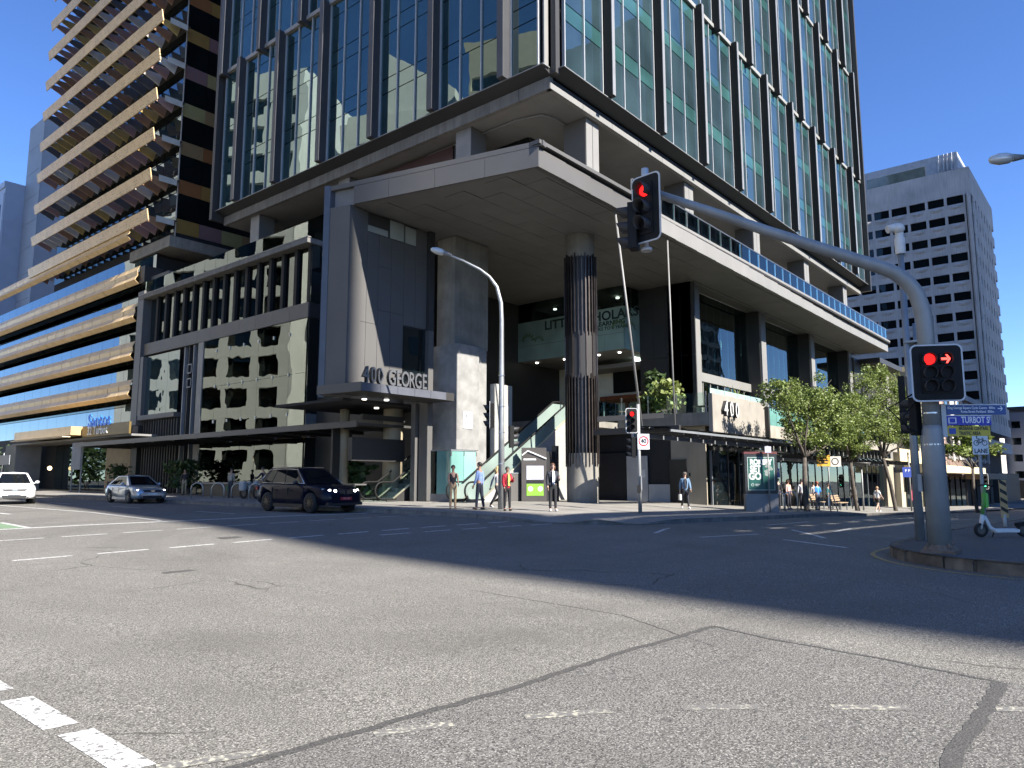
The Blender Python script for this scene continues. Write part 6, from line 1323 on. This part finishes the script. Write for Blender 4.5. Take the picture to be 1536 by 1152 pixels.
def front_suv(t, xf, pm_, lights):
    for s in (-1, 1):
        b = MB(); b.ext([(xf - .13, s * .36, .76), (xf - .14, s * .36, .9), (xf - .42, s * .84, .93), (xf - .36, s * .84, .8)], (.04, s * .02, 0)); h = b.build("headlight", M_HLO, t)
        for y, z in ((.46, .835), (.64, .85)): MB().ball((xf - .06 - (y - .4) * .45, s * y, z), .06, .075, .055, 10, 6).build("headlamp_bulb", M_HL if lights else M_HLO, h)
        b = MB(); b.ext([(xf - .05, s * .03, .68), (xf - .09, s * .03, .9), (xf - .12, s * .33, .9), (xf - .08, s * .33, .68)], (.06, 0, 0)); g = b.build("grille", M_BPL, t)
        for k in range(6): MB().box(xf - .02, s * (.06 + k * .045), .7, xf + .0, s * (.075 + k * .045), .885).build("grille_bar", M_CHR, g)
        MB().ext([(xf - .03, s * .4, .42), (xf - .03, s * .4, .56), (xf - .3, s * .84, .56), (xf - .3, s * .84, .42)], (.03, 0, 0)).build("intake", M_BPL, t)
        MB().ball((xf - .12, s * .72, .64), .04, .055, .045, 8, 6).build("fog_lamp", M_HLO, t)
        MB().tube([(1.0, s * .888, 1.12), (-.6, s * .89, 1.13), (-1.9, s * .885, 1.15), (-2.1, s * .84, 1.28), (-1.72, s * .675, 1.66), (-.7, s * .66, 1.7), (.2, s * .66, 1.67), (1.0, s * .888, 1.12)], .012, 6).build("window_trim", M_CHR, t)
        MB().box(-2.3, s * .62, .85, -2.43, s * .9, 1.0).build("tail_lamp", M_TL, t); MB().box(-1.7, s * .56, 1.74, .2, s * .6, 1.78).build("roof_rail", M_CHR, t)
    MB().box(xf - .01, -.26, .5, xf + .03, .26, .61).build("number_plate", mat("plate_maroon", (.3, .02, .03), .5), t)
    me = text("143 MD", .1, mat("plate_text_pale", (.6, .4, .4), .5), t, (xf + .033, 0, .555), (0, 1, 0), ext=.001, local=True)
    MB().box(xf - .25, -.8, .3, xf - .02, .8, .42).build("bumper_trim", M_BPL, t)
def front_sedan(t, xf, pm_, lights):
    for s in (-1, 1):
        b = MB(); b.ext([(xf - .12, s * .4, .6), (xf - .16, s * .4, .7), (xf - .5, s * .8, .78), (xf - .42, s * .82, .64)], (.03, s * .02, 0)); h = b.build("headlight", M_HLO, t)
        if lights: MB().ball((xf - .22, s * .66, .68), .05, .06, .05, 8, 6).build("headlamp_bulb", M_HL, h)
        MB().ext([(xf - .04, s * .5, .3), (xf - .04, s * .5, .4), (xf - .24, s * .76, .42), (xf - .24, s * .76, .3)], (.03, 0, 0)).build("intake", M_BPL, t)
        MB().box(-2.1, s * .5, .75, -2.26, s * .82, .9).build("tail_lamp", M_TL, t)
    MB().ext([(xf - .02, -.4, .6), (xf - .08, -.5, .7), (xf - .08, .5, .7), (xf - .02, .4, .6)], (.03, 0, 0)).build("grille", M_BPL, t); MB().box(xf + .0, -.1, .62, xf + .03, .1, .68).build("badge", M_CHR, t)
    MB().ext([(xf - .01, -.44, .27), (xf - .01, -.5, .41), (xf - .01, .5, .41), (xf - .01, .44, .27)], (.02, 0, 0)).build("lower_intake", M_BPL, t)
    MB().box(xf + .005, -.24, .44, xf + .035, .24, .54).build("number_plate", mat("plate_white", (.6, .6, .6), .5), t)
SUV = dict(st=[(-2.43, .48, .92, .62, .74, .66), (-2.34, .36, 1.04, .8, .89, .78), (-1.95, .29, 1.12, .88, .955, .85), (-1.0, .27, 1.11, .91, .968, .87), (0, .27, 1.09, .91, .97, .87), (.85, .27, 1.07, .91, .968, .86), (1.3, .27, 1.06, .9, .962, .82), (1.85, .29, 1.0, .87, .945, .78), (2.2, .31, .93, .82, .88, .7), (2.38, .33, .86, .7, .78, .58), (2.45, .42, .7, .56, .64, .46)],
    wr=.385, hw=.97, ax=(1.46, -1.47), cab=dict(out=[(1.12, 1.07), (.22, 1.7), (-1.75, 1.72), (-2.38, 1.1)], hb=.87, hr=.63, split=((.1, .4), (.425, .68), (.71, .87))), dr=(.1, -.95), ln=(1.0, -.02, -1.1), sp=10, suv=True, mir=M_BPL, front=front_suv)
SED = dict(st=[(-2.26, .45, .8, .58, .68, .6), (-2.18, .34, .93, .74, .82, .72), (-1.75, .25, .96, .8, .87, .76), (-1.0, .22, .93, .83, .875, .78), (0, .21, .92, .84, .88, .79), (.8, .21, .92, .84, .88, .78), (1.25, .22, .9, .83, .875, .72), (1.75, .24, .82, .8, .86, .68), (2.05, .26, .74, .74, .8, .6), (2.2, .29, .66, .62, .7, .5), (2.27, .36, .56, .5, .58, .4)],
    wr=.315, hw=.88, ax=(1.34, -1.3), cab=dict(out=[(1.2, .92), (.25, 1.44), (-1.0, 1.44), (-1.85, .97)], hb=.79, hr=.55, split=((.13, .46), (.48, .78), (.8, .88))), dr=(.05, -.9), ln=(1.0, .0, -.95), sp=5, front=front_sedan)
def carpaint(n, c, met=0, r_=.3): return mat("paint_" + n, c, r_, met, var=.02, coat=1.0 if met else (.12 if c[0] < .1 else .7), spec=.12 if c[0] < .1 else .3)
car("dark_suv", "dark navy blue four wheel drive with its headlights on, entering the crossing", (17.9, 25.75, gz(17.9, 25.8)), R(-90), SUV, carpaint("navy", (.003, .005, .014)), M_RIMD, "cars waiting on Turbot Street", True)
car("silver_sedan", "silver sedan with alloy wheels behind the dark car", (18.0, 41.7, gz(18, 42)), R(-93), SED, carpaint("silver", (.42, .46, .5), .6), M_RIM, "cars waiting on Turbot Street", True)
wc = car("white_sedan", "white sedan cut by the left edge of the picture", (13.5, 46.1, gz(13.5, 46)), R(-104), SED, carpaint("white", (.78, .78, .77)), M_RIM, "cars waiting on Turbot Street"); wc.scale = (1.1, 1.1, 1.1)

# ================================================================= PEOPLE
def skin_mesh(V, E, Rr, root, m, lv=1, name="body"):
    me = bpy.data.meshes.new(name); me.from_pydata(V, E, []); o = bpy.data.objects.new("tmp_skin", me); COL.objects.link(o)
    md = o.modifiers.new("skin", 'SKIN'); md.use_smooth_shade = True
    sv_ = me.skin_vertices[0].data
    for i, r_ in enumerate(Rr): sv_[i].radius = r_ if isinstance(r_, tuple) else (r_, r_); sv_[i].use_root = (i == root)
    if lv: s = o.modifiers.new("sub", 'SUBSURF'); s.levels = lv; s.render_levels = lv
    dg = bpy.context.evaluated_depsgraph_get(); out = bpy.data.meshes.new_from_object(o.evaluated_get(dg)); bpy.data.objects.remove(o); out.name = name
    out.materials.clear(); out.materials.append(m)
    for p in out.polygons: p.use_smooth = True; p.material_index = 0
    return out
SKIN = [mat("skin_light", (.5, .32, .24), .55, var=.04), mat("skin_tan", (.36, .2, .13), .55, var=.04), mat("skin_dark", (.18, .1, .065), .55, var=.04)]
def cloth(c): return mat("cloth_%d_%d_%d" % tuple(int(x * 999) for x in c), c, .8, var=.14, vs=7, bump=.25, bs=14)
def haircol(c): return mat("hair_%d_%d_%d" % tuple(int(x * 999) for x in c), c, .6, var=.25, vs=20)
def person(label, x, y, face, H=1.72, top=(.3, .3, .3), bottom=(.02, .02, .03), hair=(.02, .015, .01), skin=0, shoe=(.02, .02, .02), sleeve='long', legs=((0, 0), (0, 0)), arms=((.05, .15), (.05, .15)), lower='long', jacket=None, longhair=0, female=False, lean=0, group=None, z=None, bag=None, cap=None, headturn=0, inner=None):
    """face = direction faced (x, y); legs/arms = ((swing, bend) left, right) in radians, swing forwards"""
    z = pz(x, y) if z is None else z; t = thing("person", label, "person", (x, y, z), math.atan2(face[1], face[0]) + math.pi / 2, group, True); k = H / 1.75; sk = SKIN[skin]
    V = []; Rr = []; E = []
    def ad(p, r_, par=None):
        V.append(tuple(c * k for c in p)); Rr.append(tuple(q * k for q in r_) if isinstance(r_, tuple) else r_ * k)
        if par is not None: E.append((par, len(V) - 1))
        return len(V) - 1
    ln = lean; w = .93 if female else 1
    drop = .0
    for a, bnd in legs: drop = max(drop, 0)
    hipz = .93; legp = []
    for s, (a, bnd) in zip((1, -1), legs):
        hp = Vector((s * .088, 0, hipz)); kn = hp + Vector((s * .008, -math.sin(a), -math.cos(a))) * .425; a2 = a - bnd; an = kn + Vector((0, -math.sin(a2), -math.cos(a2))) * .41; ft = a2 * .6
        toe = an + Vector((s * .02, -math.cos(ft) * .15, math.sin(ft) * .12 - .045)); heel = an + Vector((0, .045, -.055)); legp.append((hp, kn, an, toe, heel))
    low = min(min(l[3].z, l[4].z) for l in legp) - .03
    dz = -low
    U = lambda p: (p[0], p[1], p[2] + dz)
    pel = ad(U((0, 0, .97)), (.125, .095)); bel = ad(U((0, -ln * .1, 1.1)), (.115 * w, .09), pel); che = ad(U((0, -ln * .3 + .005, 1.29)), (.135 * w, .1), bel); nb = ad(U((0, -ln * .45 + .01, 1.45)), (.065, .058), che); nk = ad(U((0, -ln * .5 - .0, 1.52)), .048, nb); h1 = ad(U((0, -ln * .55 - .018, 1.59)), (.062, .074), nk); h2 = ad(U((0, -ln * .55 - .012, 1.66)), (.074, .09), h1); h3 = ad(U((0, -ln * .55 - .005, 1.725)), (.058, .07), h2)
    for hp, kn, an, toe, heel in legp:
        i = ad(U(hp), .082, pel); j = ad(U(kn), .053, i); m_ = ad(U(an), .037, j); ad(U(toe), .028, m_)
    armp = []
    for s, (a, bnd) in zip((1, -1), arms):
        sh = Vector((s * .17 * w, -ln * .42 + .01, 1.41)); el = sh + Vector((s * .14, -math.sin(a), -math.cos(a))).normalized() * .285; a2 = a + bnd; inw = -.25 * min(1, max(0, bnd - .3)) if bnd > .3 else .02
        wr_ = el + Vector((s * inw, -math.sin(a2), -math.cos(a2))).normalized() * .245; hd = wr_ + (wr_ - el).normalized() * .075; armp.append((sh, el, wr_, hd)); i = ad(U(sh), .05 * w, che); j = ad(U(el), .037, i); q = ad(U(wr_), .026, j); ad(U(hd), (.036, .02), q)
    body = skin_mesh(V, E, Rr, pel, sk)
    fb_ = MB(); 
    for (sh, el, wr_, hd), s in zip(armp, (1, -1)):
        d = (hd - wr_).normalized(); sd = Vector((0, 1, 0)) if abs(d.y) < .8 else Vector((0, 0, 1)); sd = (sd - d * sd.dot(d)).normalized(); nn = d.cross(sd) * s
        for f_ in range(4): p0 = hd + sd * (-.03 + .02 * f_) - d * .01; L = (.075, .085, .08, .062)[f_]; fb_.tube([Vector(U(p0)) * k, Vector(U(p0 + d * L * .55)) * k, Vector(U(p0 + d * L - nn * .015)) * k], [.009 * k, .008 * k, .006 * k], 5)
        p0 = wr_ + d * .03 - sd * .03; fb_.tube([Vector(U(p0)) * k, Vector(U(p0 + d * .03 - sd * .02)) * k, Vector(U(p0 + d * .06 - sd * .022)) * k], [.011 * k, .009 * k, .007 * k], 5)
    hc = Vector(U((0, -ln * .55 - .014, 1.645))) * k
    fb_.add([hc + Vector(p) * k for p in ((0, -.088, .025), (-.016, -.084, -.025), (.016, -.084, -.025), (0, -.112, -.022))], [(0, 1, 3), (0, 3, 2), (1, 2, 3)], True)
    for s in (-1, 1): fb_.ball(hc + Vector((s * .076, .005, -.005)) * k, .012 * k, .022 * k, .03 * k, 6, 5)
    bm = bmesh.new(); bm.from_mesh(body); tmpm = fb_.mesh("tmp", sk); bm.from_mesh(tmpm); bm.to_mesh(body); bm.free()
    bo = link("body", body); bo.parent = t; ORG[bo.name] = Vector()
    e = MB()
    for s in (-1, 1): e.ball(hc + Vector((s * .03, -.084, .018)) * k, .012 * k, .008 * k, .008 * k, 6, 4)
    e.build("eyes", mat("eye_dark", (.03, .02, .018), .4), t); MB().ball(hc + Vector((0, -.082, -.052)) * k, .024 * k, .008 * k, .007 * k, 8, 4).build("mouth", mat("lip", (.3, .12, .1), .5), t)
    # clothes: shells over the body
    def shell(nm, m, pts, edges, rad, root):
        me = skin_mesh([tuple(Vector(U(p)) * k) for p in pts], edges, [tuple(q * k for q in r_) if isinstance(r_, tuple) else r_ * k for r_ in rad], root, m, 1, nm); o = link(nm, me); o.parent = t; ORG[o.name] = Vector(); return o
    (sl, el_, wl2, _), (sr, er_, wr2, _) = armp
    def topshell(nm, c, g, slv, hem):
        P_ = [(0, 0, hem), (0, -ln * .1, 1.1), (0, -ln * .3 + .005, 1.29), (0, -ln * .44 + .01, 1.43)]; Rd = [(.146 * w + g, .118 + g), (.122 * w + g, .1 + g), (.143 * w + g, .112 + g), (.075 + g, .068 + g)]; Ed = [(0, 1), (1, 2), (2, 3)]
        for sh, el, wr_ in ((sl, el_, wl2), (sr, er_, wr2)):
            P_.append(tuple(sh)); Rd.append(.058 * w + g); i = len(P_) - 1; Ed.append((2, i))
            if slv == 'none': continue
            P_.append(tuple(el if slv == 'long' else sh.lerp(el, .75))); Rd.append(.047 + g); Ed.append((i, i + 1))
            if slv == 'long': P_.append(tuple(el.lerp(wr_, .94))); Rd.append(.034 + g); Ed.append((i + 1, i + 2))
        return shell(nm, cloth(c), P_, Ed, Rd, 1)
    topshell("shirt", top, .004, sleeve if not jacket else 'short', .9)
    if jacket:
        topshell("jacket", jacket, .018, 'long', .86)
        MB().ext([Vector(U((-.045, -.128 - ln * .3, 1.0))) * k, Vector(U((.045, -.128 - ln * .3, 1.0))) * k, Vector(U((.06, -.155 - ln * .35, 1.3))) * k, Vector(U((.035, -.11 - ln * .44, 1.46))) * k, Vector(U((-.035, -.11 - ln * .44, 1.46))) * k, Vector(U((-.06, -.155 - ln * .35, 1.3))) * k], (0, -.012, 0)).build("shirt_front", cloth(inner or top), t)
    P_ = [(0, 0, 1.07), (0, 0, .95)]; Rd = [(.13, .102), (.14, .112)]; Ed = [(0, 1)]
    for hp, kn, an, toe, heel in legp:
        i = len(P_); P_.append(tuple(hp + Vector((0, 0, -.05)))); Rd.append(.094); Ed.append((1, i)); P_.append(tuple(kn if lower != 'short' else hp.lerp(kn, .7))); Rd.append(.066 if lower != 'short' else .088); Ed.append((i, i + 1))
        if lower != 'short': P_.append(tuple(an + Vector((0, 0, -.01)))); Rd.append(.05 if lower == 'long' else .072); Ed.append((i + 1, i + 2))
    shell("shorts" if lower == 'short' else "trousers", cloth(bottom), P_, Ed, Rd, 1)
    for hp, kn, an, toe, heel in legp:
        shell("shoe", cloth(shoe), [tuple(heel), tuple(an.lerp(toe, .45) + Vector((0, 0, -.012))), tuple(toe)], [(0, 1), (1, 2)], [(.04, .042), (.045, .045), (.04, .03)], 1)
    hm = haircol(hair); b = MB(); n = 12
    for i in range(5):
        pass
    vv = []; ff = []
    for i in range(6):
        th = math.pi * .5 * i / 5
        for q in range(n):
            a = 2 * math.pi * q / n; fr = max(0, -math.sin(a)); zz = math.cos(th * (1.25 - .42 * fr)); rr = math.sin(th * (1.25 - .42 * fr)); vv.append(hc + Vector((.088 * rr * math.cos(a), .012 + .104 * rr * math.sin(a), .02 + .1 * zz)) * k)
    for i in range(5):
        for q in range(n): ff.append((i * n + q, (i + 1) * n + q, (i + 1) * n + (q + 1) % n, i * n + (q + 1) % n))
    b.add(vv, ff, True)
    if longhair:
        L = longhair; b.tube([hc + Vector((0, .05, .03)) * k, hc + Vector((0, .085, -.08)) * k, hc + Vector((0, .1, -.08 - L)) * k], [.075 * k, .08 * k, .04 * k], 10)
        for s in (-1, 1): b.tube([hc + Vector((s * .07, .0, .02)) * k, hc + Vector((s * .085, .01, -.08)) * k, hc + Vector((s * .08, .02, -.05 - L * .8)) * k], [.025 * k, .03 * k, .015 * k], 7)
    b.build("hair", hm, t)
    if cap: b = MB(); b.ball(hc + Vector((0, .01, .045)) * k, .098 * k, .11 * k, .075 * k, 12, 6); b.face([hc + Vector(p) * k for p in ((-.07, -.08, .04), (.07, -.08, .04), (.055, -.17, .025), (-.055, -.17, .025))]); b.build("cap", cloth(cap), t)
    if bag:
        side, c = bag; s = 1 if side == 'l' else -1; h_ = armp[0][3] if s > 0 else armp[1][3]; p = Vector(U(h_)) * k; b = MB(); b.box(p.x - .05, p.y - .14, p.z - .38, p.x + .05, p.y + .14, p.z - .1); b.tube([(p.x, p.y - .1, p.z - .1), (p.x, p.y, p.z + .01), (p.x, p.y + .1, p.z - .1)], .01, 5); b.build("carried_bag", cloth(c), t, bevel=.02)
    return t
CAMW = (-.766, -.643)
person("woman in a sleeveless black top and tan trousers standing by the teal lift box", 20.4, 20.05, (-.55, -.83), 1.66, (.012, .012, .014), (.36, .25, .14), (.02, .014, .01), 1, (.3, .2, .15), 'none', arms=((.15, .75), (.15, .75)), legs=((.03, 0), (-.04, 0)), female=True)
person("man in a light blue shirt and dark trousers left of the street lamp", 20.75, 19.0, (-.2, .98), 1.78, (.2, .28, .5), (.012, .015, .03), (.015, .012, .01), 1, arms=((.1, .3), (-.05, .2)), legs=((.12, .05), (-.12, .08)))
person("blonde walker half hidden behind the man in the light blue shirt", 21.9, 19.1, (.2, -.98), 1.68, (.3, .3, .32), (.03, .03, .035), (.5, .36, .16), 0, (.4, .4, .4), arms=((.5, .4), (-.5, .2)), legs=((-.38, .25), (.4, .05)), longhair=.16, female=True)
person("woman in a red jacket and black trousers right of the street lamp", 21.0, 17.85, (-.35, -.94), 1.62, (.42, .38, .06), (.01, .01, .012), (.04, .03, .025), 1, arms=((.25, 1.9), (.1, .35)), jacket=(.33, .012, .025), inner=(.4, .42, .1), legs=((.05, 0), (-.06, 0)), female=True)
person("long haired person in a dark jacket and white shirt standing before the information panel", 22.05, 16.55, (-.6, -.8), 1.76, (.6, .6, .62), (.01, .01, .012), (.09, .04, .02), 0, (.6, .6, .58), arms=((.25, 1.6), (.0, .35)), jacket=(.016, .018, .026), inner=(.62, .62, .64), longhair=.13, legs=((.05, 0), (-.03, 0)))
person("man in a denim jacket walking past the beige wall with a plastic bag", 32.0, 16.3, (-.75, -.66), 1.74, (.02, .02, .025), (.014, .014, .02), (.05, .035, .025), 0, (.55, .55, .55), arms=((.25, .3), (-.3, .15)), jacket=(.1, .17, .26), inner=(.02, .02, .025), legs=((.3, .05), (-.3, .25)), cap=(.1, .08, .07), bag=('r', (.5, .5, .48)))
GP = "people gathered outside the glass shop on George Street"
for i, (x, y, f, kw) in enumerate(((42.6, 15.9, (.5, .8), dict(label="person in black at the left of the group outside the glass shop", top=(.015, .015, .018), H=1.74)), (43.4, 15.6, (-.3, -.9), dict(label="person in a pale pink top and black trousers in the group outside the shop", top=(.5, .34, .3), hair=(.2, .12, .06), shoe=(.5, .5, .5), female=True, longhair=.1)), (44.5, 15.2, (.8, .5), dict(label="man in a white shirt and black trousers seen from behind in the shop group", top=(.62, .62, .63), hair=(.04, .03, .02), H=1.78)), (46.6, 15.0, (.4, .9), dict(label="man in a bright blue shirt with hands on hips by the parking sign", top=(.06, .25, .62), bottom=(.12, .12, .14), hair=(.25, .06, .03), arms=((-.2, 1.2), (-.2, 1.2)))), (49.6, 16.2, (.6, .7), dict(label="person in a grey top and black trousers right of the man in bright blue", top=(.3, .29, .3), H=1.68)), (52.6, 16.2, (-.2, -.9), dict(label="person in a dark teal jacket and jeans before the frosted shopfront", top=(.03, .12, .13), bottom=(.06, .09, .14), female=True)), (56.8, 15.8, (.8, .2), dict(label="person in a dark grey coat left of the walking woman", top=(.1, .1, .11), H=1.74)), (60.8, 15.2, (-.7, -.6), dict(label="person in a grey shirt in the shade right of the walking woman", top=(.32, .31, .3), bottom=(.05, .05, .06))))):
    person(x=x, y=y, face=f, group=GP, skin=i % 2, **kw)
person("woman in a white top and black shorts walking along the sunlit kerb", 51.8, 12.95, (.95, -.3), 1.7, (.66, .65, .64), (.012, .012, .014), (.35, .2, .1), 0, (.6, .6, .6), 'short', ((.42, .05), (-.42, .3)), ((-.4, .5), (.4, .5)), 'short', female=True, bag=None)
person("person in dark clothes standing under the yellow awning by the shopfront", 74.5, 13.6, (-.7, -.6), 1.74, (.1, .07, .06), (.05, .045, .045))
person("man in a beige shirt with a green bag behind the hoop rack", 22.7, 40.3, (.9, .3), 1.72, (.34, .29, .22), (.05, .05, .055), (.012, .01, .01), 1, lean=.1, bag=('l', (.05, .2, .07)))
person("person in dark clothes pushing a loaded bicycle beside the dark car", 22.5, 36.4, (-.3, .95), 1.76, (.02, .014, .022), (.015, .015, .018), (.01, .01, .01), 1, lean=.25, arms=((.7, .5), (.7, .5)), legs=((.25, .1), (-.25, .2)))
person("person in a dark top and tan trousers standing near the shrub left of the racks", 23.6, 47.6, (-.5, -.8), 1.72, (.03, .025, .025), (.34, .27, .17), (.015, .012, .01), 1, arms=((.1, 1.7), (.1, .3)))
person("person in white inside the clear side of the teal lift box", 25.65, 25.2, (-.5, -.8), 1.62, (.6, .6, .6), (.2, .2, .2), (.03, .02, .02), 1, z=.62, arms=((.3, 1.9), (.1, .4)), female=True)
bk = thing("loaded_bicycle", "bicycle hung with pale bags being pushed along the footpath", "bicycle", (22.2, 37.3, pz(22.2, 37.3)), R(100), local=True)
for x in (-.52, .52):
    b = MB(); wheel_y(b, (x, 0, .33), .33, .04); w = b.build("wheel", M_TYRE, bk); b = MB()
    for k in range(12): a = 2 * math.pi * k / 12; b.bar((x, 0, .33), (x + .29 * math.cos(a), 0, .33 + .29 * math.sin(a)), .006)
    b.build("spoke", M_STEEL, w)
b = MB()
for p, q in (((-.52, 0, .33), (-.1, 0, .3)), ((-.52, 0, .33), (-.22, 0, .78)), ((-.1, 0, .3), (-.22, 0, .85)), ((-.1, 0, .3), (.35, 0, .75)), ((-.2, 0, .75), (.33, 0, .82)), ((.52, 0, .33), (.35, 0, .95))): b.cyl(p, q, .018, 6)
b.build("frame", mat("bike_frame", (.06, .06, .06), .4), bk); MB().tube([(.3, -.28, 1.0), (.36, 0, .98), (.3, .28, 1.0)], .015, 6).build("handlebar", M_SIGB, bk); MB().box(-.36, -.07, .84, -.1, .07, .9).build("saddle", M_SIGB, bk, bevel=.02)
for s in (-1, 1): MB().box(.2, s * .06, .45, .62, s * .3, .95).build("pannier_bag", cloth((.42, .41, .39)), bk, bevel=.05)
MB().box(-.7, -.2, .7, -.35, .2, 1.0).build("rack_bag", cloth((.3, .3, .3)), bk, bevel=.06)
